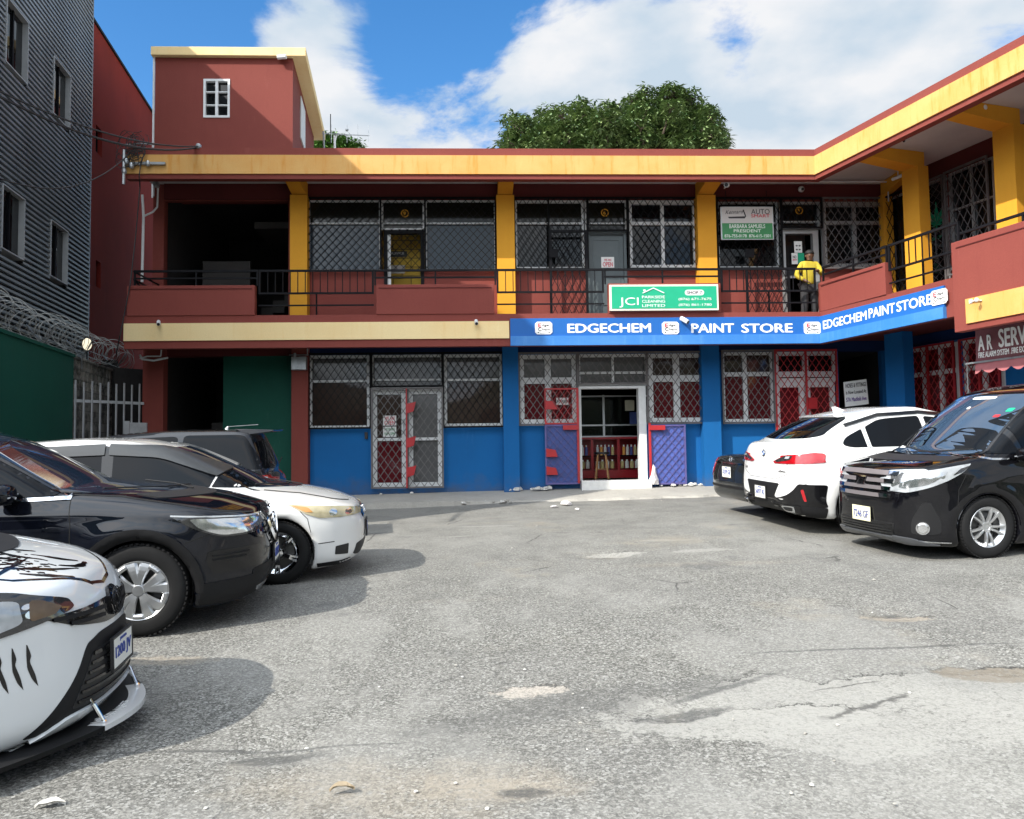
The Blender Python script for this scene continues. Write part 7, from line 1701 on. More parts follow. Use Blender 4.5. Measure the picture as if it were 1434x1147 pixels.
# ------------------------------------------------------------------ white hatchback with stickers, left, nearest
def hatch():
    sp = dict(h=.020, W=1.695, H=1.52, xr=(-3.20, .86), cabmid=-1.6,
        side=[(.55, .17), (.76, .18), (.835, .26), (.84, .40), (.82, .54), (.80, .66), (.70, .79), (.45, .885), (.10, .965), (-.25, 1.02), (-.6, 1.04), (-2.4, 1.05), (-3.0, 1.0), (-3.1, .6), (-3.0, .3), (-2.8, .2), (-1.0, .17)],
        cabin=[(-.08, .92), (-.55, 1.20), (-1.0, 1.42), (-1.5, 1.50), (-2.2, 1.50), (-2.8, 1.42), (-3.0, 1.1), (-2, .8)],
        plan=[(-3.12, 0), (-3.12, .6), (-3.0, .80), (-2.6, .845), (-1, .845), (0, .845), (.22, .835), (.44, .76), (.62, .60), (.76, .40), (.84, .20), (.86, 0)],
        tuck=[(.13, .03), (.24, .0), (.40, .0), (.55, .01), (.66, .012), (.78, .03), (.88, .07), (1.0, .12)],
        tumble=(.98, .79, 1.48, .57), flare=[(0, .31, .40, .02, .08), (-2.51, .31, .40, .02, .08)], crease=[([(.45, .70), (-3., .85)], .01, .03)],
        arch=[(0, .31, .345), (-2.51, .31, .345)], kr=.09, kroof=.10, kbelt=.03, kwind=.20, crown=.07,
        )
    fx, fy = HATCH_AT; c = Car('hatchback', 'white hatchback with black claw and splatter stickers and a front splitter, nearest on the left', 'cars parked along the left side', (fx, fy, g(fx, fy)), H10, sp, M['p_pearl'])
    wells(c, sp['arch'], .845, M['black']); add_wheels(c, [(0, -.84), (0, .84), (-2.51, -.84), (-2.51, .84)], .31, .195, .20, 'five', M['rim'])
    for s_, v in ((1, 'R'), (-1, 'L')):
        c.patch([(-.55, 1.02, .05), (-1.0, 1.36, .2), (-1.5, 1.42, .1), (-1.5, 1.05, .05)], v, 'side_window', M['cglass'], res=.036); c.patch([(-1.57, 1.05, .05), (-1.58, 1.42, .1), (-2.2, 1.40, .2), (-2.4, 1.08, .1)], v, 'side_window', M['cglass'], res=.036)
        hl = c.patch([(-.02, .855, .1), (.25, .835, .25), (.52, .795, .25), (.70, .725, .3), (.735, .665, .3), (.62, .635, .3), (.40, .60, .3), (.18, .63, .3), (.06, .72, .3)], v, 'headlight', M['lens_dark'], off=.007, res=.025)
        c.patch([(.20, .80, .25), (.56, .755, .2), (.585, .655, .2), (.42, .615, .2), (.24, .66, .3)], v, 'reflector', M['lens_clear'], off=.010, parent=hl, sk=.003, res=.025)
        c.patch([(.595, .745, .2), (.64, .73, .2), (.695, .69, .2), (.68, .665, .2), (.605, .655, .2)], v, 'reflector', M['headbrown'], off=.010, parent=hl, sk=.003, res=.025)
        lamp_bits(c, hl, [(.44, .70, .052, .047, M['reflector']), (.44, .70, .024, .022, M['lens_dark']), (.53, .715, .02, .03, M['reflector']), (.61, .685, .022, .018, M['reflector']), (.59, .72, .016, .012, M['reflector'])], v)
        # claw marks
        for dx in (.32, .365, .41):
            c.patch([(.185+dx, .585, .2), (.20+dx, .54, .3), (.195+dx, .52, .2), (.213+dx, .47, .3), (.222+dx, .42, 0), (.203+dx, .455, .3), (.188+dx, .50, .2), (.185+dx, .54, .3)], v, 'claw_sticker', M['gloss'], off=.0025, sk=.001, res=.02)
            if s_ > 0: c.patch([(-.24+dx*1.6, .835, .2), (-.215+dx*1.6, .865, .3), (-.215+dx*1.6, .905, 0), (-.235+dx*1.6, .88, .3), (-.25+dx*1.6, .845, .2)], v, 'claw_sticker', M['gloss'], off=.0025, sk=.001, res=.02)
        mirror(c, -.62, .80, 1.03, M['p_pearl'], .95, -s_)
    # hood gap with the thick black outline, running down to the emblem
    T = 'T'; c.line([(-.30, -.66), (.05, -.655), (.30, -.62), (.50, -.50), (.62, -.34), (.69, -.22), (.735, -.13)], T, 'hood_edge', M['gloss'], w=.018, off=.002)
    c.line([(-.30, .66), (.05, .655), (.30, .62), (.50, .50), (.62, .34), (.69, .22), (.735, .13)], T, 'hood_edge', M['gloss'], w=.012, off=.002); c.line([(.735, -.13), (.752, 0), (.735, .13)], T, 'hood_edge', M['gloss'], w=.012, off=.002)
    c.patch([(-.64, .97, .2), (-.52, 1.40, .15), (.52, 1.40, .15), (.64, .97, .2), (0, .94)], 'F', 'windscreen', M['cglass_blue'], off=.003, res=.036)
    c.patch([(-.66, .945, .2), (0, .915), (.66, .945, .2), (.60, .985, .1), (0, .955), (-.60, .985, .1)], 'F', 'cowl', M['black'], off=.006)
    # splatter and stroke stickers across the hood
    rnd = random.Random(21)
    strokes = [[(.02, -.50), (.16, -.42), (.30, -.30)], [(.06, -.34), (.18, -.24), (.33, -.20)], [(.20, -.46), (.33, -.36), (.45, -.22), (.52, -.06)], [(.10, -.10), (.25, -.16), (.36, -.10)], [(.36, -.42), (.46, -.34), (.55, -.22)], [(-.12, -.36), (.0, -.40), (.12, -.30), (.20, -.12)], [(.44, -.12), (.52, -.02), (.50, .12)], [(.0, -.02), (.14, -.04), (.27, .05)], [(-.2, -.50), (-.08, -.46), (.02, -.38)], [(.28, -.05), (.40, .0), (.47, .09)]]
    for st in strokes:
        P = chaikin([(.13+x*1.0, y*.95) for x, y in st], 2, False); n = len(P); up = []; dn = []
        for i, p in enumerate(P):
            d = P[min(i+1, n-1)]-P[max(i-1, 0)]; nr = np.array([-d[1], d[0]])/np.linalg.norm(d); w = .019*math.sin(math.pi*(i+.35)/(n+.3))*rnd.uniform(.45, 1.2); up.append(tuple(p+nr*w)); dn.append(tuple(p-nr*w*.7))
        c.patch(up+dn[::-1], T, 'stroke_sticker', M['gloss'], off=.0022, sk=.001, rnd=False, res=.04)
    mb = MB()
    for k in range(110):
        x = rnd.uniform(.10, .56); y = -.27+.16*rnd.gauss(0, 1)*.6+(x-.33)*.35; L = rnd.uniform(.010, .045); a = rnd.uniform(.2, 1.3); c.line([(x, y), (x+L*math.cos(a), y+L*math.sin(a))], T, '', None, w=rnd.uniform(.005, .016), off=.0022, mb=mb)
    mb.build('splatter_sticker', M['gloss'], c.t)
    # face: upper slot, big lower opening, lip
    up_ = c.patch([(-.55, .655, .2), (-.30, .655, .2), (-.10, .66, .3), (.10, .66, .3), (.30, .655, .2), (.55, .655, .2), (.40, .60, .3), (.13, .565, .3), (-.13, .565, .3), (-.40, .60, .3)], 'F', 'upper_grille', M['gloss'], off=.004)
    slats(c, [[(-.5, .640), (-.12, .625)], [(.12, .625), (.5, .640)], [(-.42, .612), (-.14, .598)], [(.14, .598), (.42, .612)]], 'F', 'grille_bar', M['trim'], parent=up_)
    em = c.patch([(.075*math.cos(t), .635+.062*math.sin(t)) for t in np.linspace(0, 2*math.pi, 20, endpoint=False)], 'F', 'emblem', M['gloss'], off=.02, rnd=False)
    h, n = c.cast((0, .635), 'F')
    for (r, sq) in ((.070, .8), (.030, 1.6), (.052, .45)):
        mb, u, v_, n_ = ring_badge(c, h+Vector((.016, 0, 0)), (1, 0, .15), 1, r, M['chrome'], tube=.0035, squash=sq); mb.build('emblem_ring', M['trim'], em)
    lo_ = c.patch([(-.62, .175, .1), (-.47, .33, .3), (-.33, .52, .2), (-.20, .545, .2), (.20, .545, .2), (.33, .52, .2), (.47, .33, .3), (.62, .175, .1)], 'F', 'lower_grille', M['trim'], off=.003)
    c.patch([(-.44, .25, .1), (-.38, .36, .2), (-.29, .49, .2), (.29, .49, .2), (.38, .36, .2), (.44, .25, .1)], 'F', 'mesh', M['black'], off=.006, parent=lo_)
    slats(c, [[(-w_, z), (w_, z)] for z, w_ in ((.28, .41), (.32, .39), (.36, .365), (.40, .34), (.44, .315), (.475, .29))], 'F', 'grille_bar', M['gloss'], off=.014, parent=lo_)
    c.patch([(-.58, .16, .1), (-.44, .235, .2), (.44, .235, .2), (.58, .16, .1)], 'F', 'lower_lip', M['p_pearl'], off=.02)
    # flat splitter
    mb = MB(); pts = []
    for t in np.linspace(-1, 1, 41):
        y = .86*t; k = abs(t); x = .935-.50*k**1.9+.05*k**4; pts.append((x, y))
    top = [(x, y, .128) for x, y in pts]+[(.0, .86, .128), (.0, -.86, .128)]; bot = [(x-.01, y*.99, .100) for x, y in pts]+[(.0, .85, .100), (.0, -.85, .100)]
    N = len(top); mb.add(top+bot, [tuple(range(N)), tuple(range(N, 2*N))[::-1]]+[(i, N+i, N+(i+1) % N, (i+1) % N) for i in range(N)]); spl = mb.build('splitter', M['trim'], c.t)
    mb = MB(); up2 = [(x+.004, y, .130) for x, y in pts if -.36 < y < .36]; dn2 = [(x-.085, y*.94, .131) for x, y in pts if -.36 < y < .36]; n2 = len(up2)
    mb.add(up2+dn2, [(i, i+1, n2+i+1, n2+i) for i in range(n2-1)]); fr2 = [(x+.005, y, z) for z in (.131, .104) for x, y in pts if -.36 < y < .36]; mb.add(fr2, [(i, n2+i, n2+i+1, i+1) for i in range(n2-1)]); mb.build('white_edge', M['p_white'], spl)
    for m_ in (-1, 1):
        mb = MB(); a = Vector((.835, m_*.30, .135)); b = Vector((.74, m_*.34, .36)); mb.bar(a, a.lerp(b, .45), .012, 10); mb.bar(a.lerp(b, .45), b, .006, 8); mb.ball(a, .016, 8); mb.ball(b, .015, 8); mb.build('splitter_rod', M['chrome'], spl, smooth=False)
    def onspl(sx, zz, dd): return (.93-.10*(sx/.86)**2-.005-(.17-zz), sx, .1315-.02*0+dd*-1*.0)
    def spf(sx, zz, dd):
        k = abs(sx/.86); return (.865+(zz-.1)*1.0-.50*k**1.9, sx, .1325+(.004-dd)*.2)
    text('Magician Wheeze', spf, -.30, .02, .085, .065, .0, M['txt_white'], spl, bold=.01, shear=.25)
    text('TRD', lambda sx, zz, dd: (.62+(zz-.1)-.50*abs(sx/.86)**1.9*.5, sx, .1325+(.004-dd)*.2), -.62, -.46, .1, .06, 0, M['txt_white'], spl, bold=.04, shear=.3)
    h, n = c.cast((0, .46), 'F'); plate(c, h.x+.03, 0, .435, .33, .155, '1200 JV', 1, small='JAMAICA')
    def lift(P): k = np.clip((P[:, 2]-.42)/.28, 0, 1); P[:, 2] += .075*k*k*(3-2*k); return P
    warp(c, lift)
M['headbrown'] = plain('bronze_lamp_reflector', (.22, .15, .10, 1), .4, metal=.8, var=.3)
HATCH_AT = (-2.97, 4.42)
hatch()

# ------------------------------------------------------------------ grey minivan behind, facing the wall
def minivan():
    hd = rad(189); sp = dict(h=.028, W=1.75, H=1.66, xr=(-3.80, .92), cabmid=-1.6,
        side=[(.70, .18), (.86, .3), (.88, .55), (.80, .75), (.3, .92), (-.3, 1.0), (-.7, 1.02), (-2.4, 1.04), (-3.6, 1.04), (-3.74, .9), (-3.78, .6), (-3.72, .35), (-3.5, .2), (0, .18)],
        cabin=[(-.02, .92), (-.6, 1.22), (-1.15, 1.47), (-1.7, 1.565), (-2.4, 1.60), (-3.3, 1.585), (-3.46, 1.55), (-3.60, 1.25), (-3.70, 1.0), (-2, .8)],
        plan=[(-3.80, 0), (-3.80, .6), (-3.70, .83), (-3.3, .875), (-1, .87), (0, .87), (.5, .82), (.8, .6), (.9, 0)],
        tuck=[(.13, .06), (.3, .02), (.6, 0), (.8, .01), (.95, .04), (1.06, .08)], tumble=(.98, .84, 1.57, .66), arch=[(0, .32, .36), (-2.83, .32, .36)], kr=.08, kroof=.07, kwind=.12, crown=.03)
    h_ = Vector((math.cos(hd), math.sin(hd), 0)); rc = Vector((-3.16, 11.55, 0)); f = rc+h_*3.78
    c = Car('minivan', 'dark grey minivan with a roof spoiler, its rear showing beyond the low white wagon', 'cars parked along the left side', (f.x, f.y, g(f.x, f.y)), hd, sp, M['p_grey'])
    wells(c, sp['arch'], .87, M['black']); add_wheels(c, [(0, .865), (0, -.865), (-2.83, .865), (-2.83, -.865)], .32, .205, .21, 'five', M['rim'])
    for s_, v in ((1, 'L'), (-1, 'R')):
        c.patch([(-.75, 1.04, .05), (-1.2, 1.42, .2), (-1.62, 1.49, .1), (-1.60, 1.04, .05)], v, 'side_window', M['cglass'], res=.036)
        c.patch([(-1.67, 1.04, .05), (-1.69, 1.495, .1), (-2.52, 1.51, .1), (-2.46, 1.05, .05)], v, 'side_window', M['cglass'], res=.036)
        c.patch([(-2.53, 1.05, .05), (-2.59, 1.52, .1), (-3.34, 1.51, .15), (-3.50, 1.25, .3), (-3.58, 1.06, .1)], v, 'quarter_window', M['cglass'], res=.036)
        tl = c.patch([(-3.28, 1.0, .2), (-3.46, .98, .1), (-3.70, .93, .2), (-3.76, .86, .2), (-3.60, .86, .2), (-3.40, .92, .2)], v, 'taillight', M['lens_red'], off=.008); c.patch([(-3.46, .975, .1), (-3.62, .95, .1), (-3.66, .90, .1), (-3.54, .91, .1)], v, 'lamp_window', M['lens_clear'], off=.012, parent=tl)
        c.line([(-1.64, .25), (-1.63, 1.04)], v, 'panel_gap', M['gap']); c.line([(-2.5, .4), (-2.49, 1.05)], v, 'panel_gap', M['gap']); c.line([(-3.49, 1.02), (-3.52, 1.5)], v, 'panel_gap', M['gap'])
        mirror(c, -.7, .86, 1.06, M['p_grey'], .95, s_)
    c.patch([(-.76, 1.05, .15), (-.63, 1.50, .15), (.63, 1.50, .15), (.76, 1.05, .15)], 'B', 'rear_window', M['cglass'], off=.004, res=.036)
    c.patch([(-.80, .90), (-.82, .98), (-.55, .97), (-.55, .88)], 'B', 'taillight', M['lens_red'], off=.006); c.patch([(.80, .90), (.82, .98), (.55, .97), (.55, .88)], 'B', 'taillight', M['lens_red'], off=.006)
    mb = MB(); mb.hexa([(-3.34, -.60, 1.50), (-3.68, -.56, 1.535), (-3.68, .56, 1.535), (-3.34, .60, 1.50), (-3.20, -.60, 1.592), (-3.70, -.56, 1.565), (-3.70, .56, 1.565), (-3.20, .60, 1.592)]); mb.build('roof_spoiler', M['p_grey'], c.t, bevel=.012)
    mb = MB(); mb.bar((-3.0, 0, 1.585), (-3.02, 0, 1.625), .03, 8, r2=.012); mb.bar((-3.02, 0, 1.622), (-3.42, 0, 1.64), .005, 5); mb.build('aerial', M['galv'], c.t)
    wiper_mb = MB(); a, n = c.cast((.0, 1.08), 'B'); 
    if a is not None: wiper_mb.bar(a+n*.02, a+n*.02+Vector((0, -.4, .08)), .008); wiper_mb.build('wiper', M['black'], c.t)
minivan()

# ------------------------------------------------------------------ dark saloon, far right
def saloon():
    hd = rad(9); sp = dict(h=.028, W=1.73, H=1.45, xr=(-3.85, .8), cabmid=-1.7,
        side=[(.5, .18), (.74, .3), (.76, .55), (.70, .72), (.2, .86), (-.4, .94), (-2.6, .96), (-3.1, .975), (-3.62, .965), (-3.74, .90), (-3.80, .72), (-3.82, .52), (-3.80, .36), (-3.66, .26), (-3.4, .19), (0, .17)],
        cabin=[(-.35, .85), (-.9, 1.20), (-1.3, 1.37), (-1.9, 1.42), (-2.4, 1.38), (-2.9, 1.15), (-3.3, .93), (-2, .8)],
        plan=[(-3.83, 0), (-3.83, .5), (-3.74, .78), (-3.45, .86), (-1, .86), (0, .86), (.5, .8), (.74, .5), (.78, 0)],
        tuck=[(.13, .07), (.3, .02), (.6, 0), (.8, .03), (.9, .07), (.98, .1)], tumble=(.9, .80, 1.4, .58), arch=[(0, .31, .35), (-2.715, .31, .35)], kr=.09, kroof=.09, crown=.04)
    h_ = Vector((math.cos(hd), math.sin(hd), 0)); rc = Vector((3.38, 13.1, 0)); f = rc+h_*3.82
    c = Car('saloon', 'dark grey saloon, only its rear showing behind the white coupe SUV', 'cars parked along the right side', (f.x, f.y, g(f.x, f.y)), hd, sp, M['p_saloon'])
    wells(c, sp['arch'], .86, M['black']); add_wheels(c, [(0, -.855), (0, .855), (-2.715, -.855), (-2.715, .855)], .31, .205, .2, 'five', M['rim'])
    c.patch([(-.5, .60, .2), (-.5, .80, .2), (.5, .80, .2), (.5, .60, .2)], 'B', 'trunk_panel', M['p_saloon'], off=.003)
    for m_ in (-1, 1):
        tl = c.patch([(m_*.82, .60, .2), (m_*.83, .90, .3), (m_*.60, .90, .2), (m_*.58, .82, .3), (m_*.70, .60, .3)], 'B', 'taillight', M['lens_red'], off=.008)
        c.patch([(m_*.80, .66, .2), (m_*.80, .74, .2), (m_*.70, .74, .2), (m_*.72, .66, .2)], 'B', 'lamp_window', M['lens_clear'], off=.012, parent=tl, sk=.003)
        c.patch([(-3.42, .88), (-3.72, .86), (-3.76, .64), (-3.52, .66)], 'R' if m_ < 0 else 'L', 'taillight', M['lens_red'], off=.006)
        c.patch([(-.95, .98), (-1.35, 1.32), (-2.3, 1.32), (-2.8, 1.08), (-2.6, 1.0)], 'R' if m_ < 0 else 'L', 'side_window', M['cglass'], off=.004)
    c.patch([(-.62, 1.0, .2), (-.5, 1.33, .2), (.5, 1.33, .2), (.62, 1.0, .2)], 'B', 'rear_window', M['cglass'], off=.004, res=.036)
    c.line([(-.60, .835), (.60, .835)], 'B', 'chrome_trim', M['chrome'], w=.02, off=.01); c.line([(-.84, .47), (.84, .47)], 'B', 'bumper_strip', M['trim'], w=.035, off=.010)
    c.line([(-.58, .93), (-.56, .54), (.56, .54), (.58, .93)], 'B', 'panel_gap', M['gap'], w=.008)
    h, n = c.cast((0, .70), 'B'); plate(c, h.x-.02, 0, .70, .33, .17, '3239 GJ', -1)
    h, n = c.cast((0, .90), 'B')
    if h is not None:
        mb, u, v_, n_ = ring_badge(c, h, (-1, 0, .2), 1, .045, M['chrome'], tube=.005); q = h+n_*.014
        for k in range(3): a = math.pi/2+k*2*math.pi/3; mb.bar(q, q+u*(.043*math.cos(a))+v_*(.043*math.sin(a)), .004)
        mb.build('badge', M['chrome'], c.t)
M['p_saloon'] = car_paint('charcoal_car_paint', (.018, .020, .022, 1), .3, rough=.35)
saloon()

# ------------------------------------------------------------------ white coupe SUV, right
def coupe():
    hd = rad(8); sp = dict(h=.022, W=1.92, H=1.66, xr=(-3.93, .9), cabmid=-1.7,
        side=[(.6, .22), (.84, .35), (.87, .6), (.82, .85), (.3, 1.0), (-.4, 1.09), (-2.6, 1.10), (-3.2, 1.17), (-3.66, 1.225), (-3.79, 1.19), (-3.83, 1.04), (-3.84, .82), (-3.88, .66), (-3.90, .50), (-3.87, .36), (-3.72, .27), (-3.4, .22), (0, .20)],
        cabin=[(-.35, 1.0), (-.9, 1.32), (-1.4, 1.56), (-1.9, 1.67), (-2.4, 1.665), (-2.9, 1.58), (-3.35, 1.40), (-3.68, 1.22), (-3.6, 1.0), (-2, .9)],
        plan=[(-3.92, 0), (-3.915, .45), (-3.84, .78), (-3.60, .93), (-3.2, .96), (-1, .95), (0, .955), (.5, .88), (.8, .6), (.88, 0)],
        tuck=[(.15, .10), (.3, .05), (.45, .02), (.7, .0), (.86, .0), (1.0, .03), (1.1, .07), (1.2, .12)], tumble=(1.05, .90, 1.62, .62), taper=[(-3.8, .14), (-3.0, .05), (-2.4, 0), (0, 0)],
        flare=[(-2.864, .37, .48, .025, .12), (0, .37, .48, .025, .12)], crease=[([(-.2, .95), (-3.4, 1.0)], .015, .04)], arch=[(0, .37, .41), (-2.864, .37, .41)], kr=.08, kroof=.09, kbelt=.05, crown=.035)
    h_ = Vector((math.cos(hd), math.sin(hd), 0)); rc = Vector((3.47, 11.6, 0)); f = rc+h_*3.90
    c = Car('coupe_suv', 'white sloping backed SUV seen from behind between the dark saloon and the black van', 'cars parked along the right side', (f.x, f.y, g(f.x, f.y)), hd, sp, M['p_white'])
    wells(c, sp['arch'], .96, M['black']); add_wheels(c, [(0, -.95), (0, .95), (-2.864, -.95), (-2.864, .95)], .37, .265, .255, 'five', M['rim'])
    for m_, v in ((-1, 'R'), (1, 'L')):
        c.patch([(-.75, 1.13, .1), (-1.35, 1.46, .3), (-1.85, 1.525, .1), (-1.82, 1.13, .05)], v, 'side_window', M['cglass'], res=.036)
        c.patch([(-1.89, 1.13, .05), (-1.92, 1.53, .1), (-2.50, 1.50, .3), (-2.72, 1.40, .1), (-2.70, 1.13, .05)], v, 'side_window', M['cglass'], res=.036)
        c.patch([(-2.76, 1.13, .05), (-2.78, 1.375, .1), (-3.02, 1.27, .35), (-3.10, 1.17, .5), (-2.98, 1.13, .4)], v, 'quarter_window', M['cglass'], res=.036)
        c.line([(-2.73, 1.12), (-2.75, 1.39)], v, 'pillar_trim', M['chrome'], w=.016, off=.008); c.line([(-1.3, 1.50), (-1.9, 1.575), (-2.5, 1.55), (-3.0, 1.42)], v, 'roof_rail', M['gloss'], w=.035, off=.02)
        tl = c.patch([(-3.40, 1.065, .3), (-3.55, 1.08, .2), (-3.80, 1.045, .1), (-3.87, .95, .2), (-3.55, .95, .3), (-3.42, .99, .4)], v, 'taillight', M['lens_red'], off=.014)
        c.patch([(m_*.93, .955, .2), (m_*.90, 1.065, .3), (m_*.62, 1.05, .3), (m_*.44, 1.0, .2), (m_*.30, .955, .2), (m_*.34, .93, .2), (m_*.9, .94, .1)], 'B', 'taillight', M['lens_red'], off=.012)
        tb = c.patch([(m_*.35, .965, .2), (m_*.58, 1.035, .3), (m_*.74, 1.04, .2), (m_*.70, .985, .2), (m_*.42, .95, .2)], 'B', 'lamp_window', M['lens_dark'], off=.017, sk=.003); c.patch([(m_*.60, 1.0, .1), (m_*.62, 1.03, .1), (m_*.70, 1.032, .1), (m_*.68, 1.0, .1)], 'B', 'lamp_window', M['lens_clear'], off=.020, sk=.003)
        fin = c.patch([(m_*.83, .68, .1), (m_*.64, .41, .1), (m_*.93, .36, .1), (m_*.95, .66, .1)], 'B', 'bumper_fin', M['gloss'], off=.006)
        c.patch([(m_*.84, .60), (m_*.85, .45), (m_*.865, .45), (m_*.86, .61)], 'B', 'reflector', M['lens_red'], off=.012, parent=fin)
        c.patch([(-3.62, .35, .1), (-3.66, .68, .1), (-3.76, .66, .2), (-3.88, .45, .2), (-3.86, .33, .1)], v, 'bumper_fin', M['gloss'], off=.006)
        c.patch([(-3.40, .22, .1), (-3.40, .36, .1), (-3.88, .40, .1), (-3.84, .27, .2)], v, 'bumper_cladding', M['trim'], off=.008)
        c.patch([(m_*.52, .30, .2), (m_*.50, .40, .2), (m_*.82, .40, .2), (m_*.80, .29, .2)], 'B', 'exhaust_surround', M['gloss'], off=.014)
        ex = c.patch([(m_*.56, .315, .2), (m_*.54, .385, .2), (m_*.76, .385, .2), (m_*.74, .305, .2)], 'B', 'exhaust_tip', M['chrome'], off=.022); c.patch([(m_*.585, .33, .2), (m_*.57, .37, .2), (m_*.735, .37, .2), (m_*.715, .325, .2)], 'B', 'exhaust_bore', M['black'], off=.025, parent=ex, sk=.003)
        c.line([(-1.85, .3), (-1.85, 1.12)], v, 'panel_gap', M['gap']); c.line([(-2.4, .6), (-2.73, 1.12)], v, 'panel_gap', M['gap']); mirror(c, -.85, .92, 1.12, M['p_white'], 1, m_)
        handle(c, -2.5, 1.0, v, M['p_white'])
    c.patch([(-.70, 1.265, .2), (-.60, 1.51, .2), (-.52, 1.55, .2), (.52, 1.55, .2), (.60, 1.51, .2), (.70, 1.265, .2), (0, 1.245)], 'B', 'rear_window', M['cglass'], off=.004, res=.036)
    c.patch([(-.34, .60, .1), (-.28, .46, .2), (.28, .46, .2), (.34, .60, .1)], 'B', 'plate_recess', M['trim'], off=.004)
    c.patch([(-.50, .67, .1), (-.38, .49, .15), (-.62, .41, .1), (-.90, .37, .1), (-.90, .28, .1), (-.55, .24, .2), (.55, .24, .2), (.90, .28, .1), (.90, .37, .1), (.62, .41, .1), (.38, .49, .15), (.50, .67, .1)], 'B', 'bumper_cladding', M['trim'], off=.003)
    c.line([(-.62, 1.10), (-.66, .80), (-.40, .72), (.40, .72), (.66, .80), (.62, 1.10)], 'B', 'panel_gap', M['gap'], w=.005)
    h, n = c.cast((0, .52), 'B'); plate(c, h.x-.02, 0, .52, .33, .165, '5697 KJ', -1)
    h, n = c.cast((0, 1.06), 'B'); n = Vector((-1, 0, .15)).normalized(); k = 20; u = Vector((0, -1, 0)); v_ = Vector((0.15, 0, 1)).normalized()
    mb = MB(); pc = h+n*.012; ring = [pc+u*(.046*math.cos(2*math.pi*i/k))+v_*(.046*math.sin(2*math.pi*i/k)) for i in range(k)]; mb.add(ring, [tuple(range(k))]); bd = mb.build('badge', M['gloss'], c.t)
    for q0, mt in ((0, M['p_white']), (1, M['emblem_blue']), (2, M['p_white']), (3, M['emblem_blue'])):
        mb = MB(); pc2 = pc+n*.002; pts = [pc2]+[pc2+u*(.032*math.cos(math.pi/2*q0+math.pi/2*i/5))+v_*(.032*math.sin(math.pi/2*q0+math.pi/2*i/5)) for i in range(6)]; mb.add(pts, [tuple(range(7))]); mb.build('badge_quarter', mt, bd)
    mb, *_ = ring_badge(c, h, n, 1, .047, M['chrome'], tube=.003); mb.build('badge_ring', M['chrome'], bd)
    Fb = lambda sx, zz, dd: tuple(c.cast((-sx, zz), 'B')[0]+Vector((-.006+dd*.2, 0, 0)))
    text('X4', Fb, -.66, -.56, .84, .035, 0, M['txt_dark'], c.t, bold=.03, name='model_lettering'); text('xDrive', Fb, .44, .62, .83, .028, 0, M['txt_dark'], c.t, bold=.03, name='model_lettering')
    mb = MB(); mb.hexa([(-2.75, -.035, 1.60), (-2.60, -.025, 1.63), (-2.60, .025, 1.63), (-2.75, .035, 1.60), (-2.79, -.012, 1.68), (-2.73, -.008, 1.685), (-2.73, .008, 1.685), (-2.79, .012, 1.68)]); mb.build('shark_fin', M['p_white'], c.t, bevel=.01)
    mb = MB(); mb.hexa([(-2.88, -.56, 1.545), (-3.0, -.52, 1.525), (-3.0, .52, 1.525), (-2.88, .56, 1.545), (-2.86, -.56, 1.575), (-3.03, -.52, 1.545), (-3.03, .52, 1.545), (-2.86, .56, 1.575)]); mb.build('roof_spoiler', M['p_white'], c.t, bevel=.01)
M['emblem_blue'] = plain('emblem_blue', (.02, .15, .55, 1), .2, coat=1)
coupe()

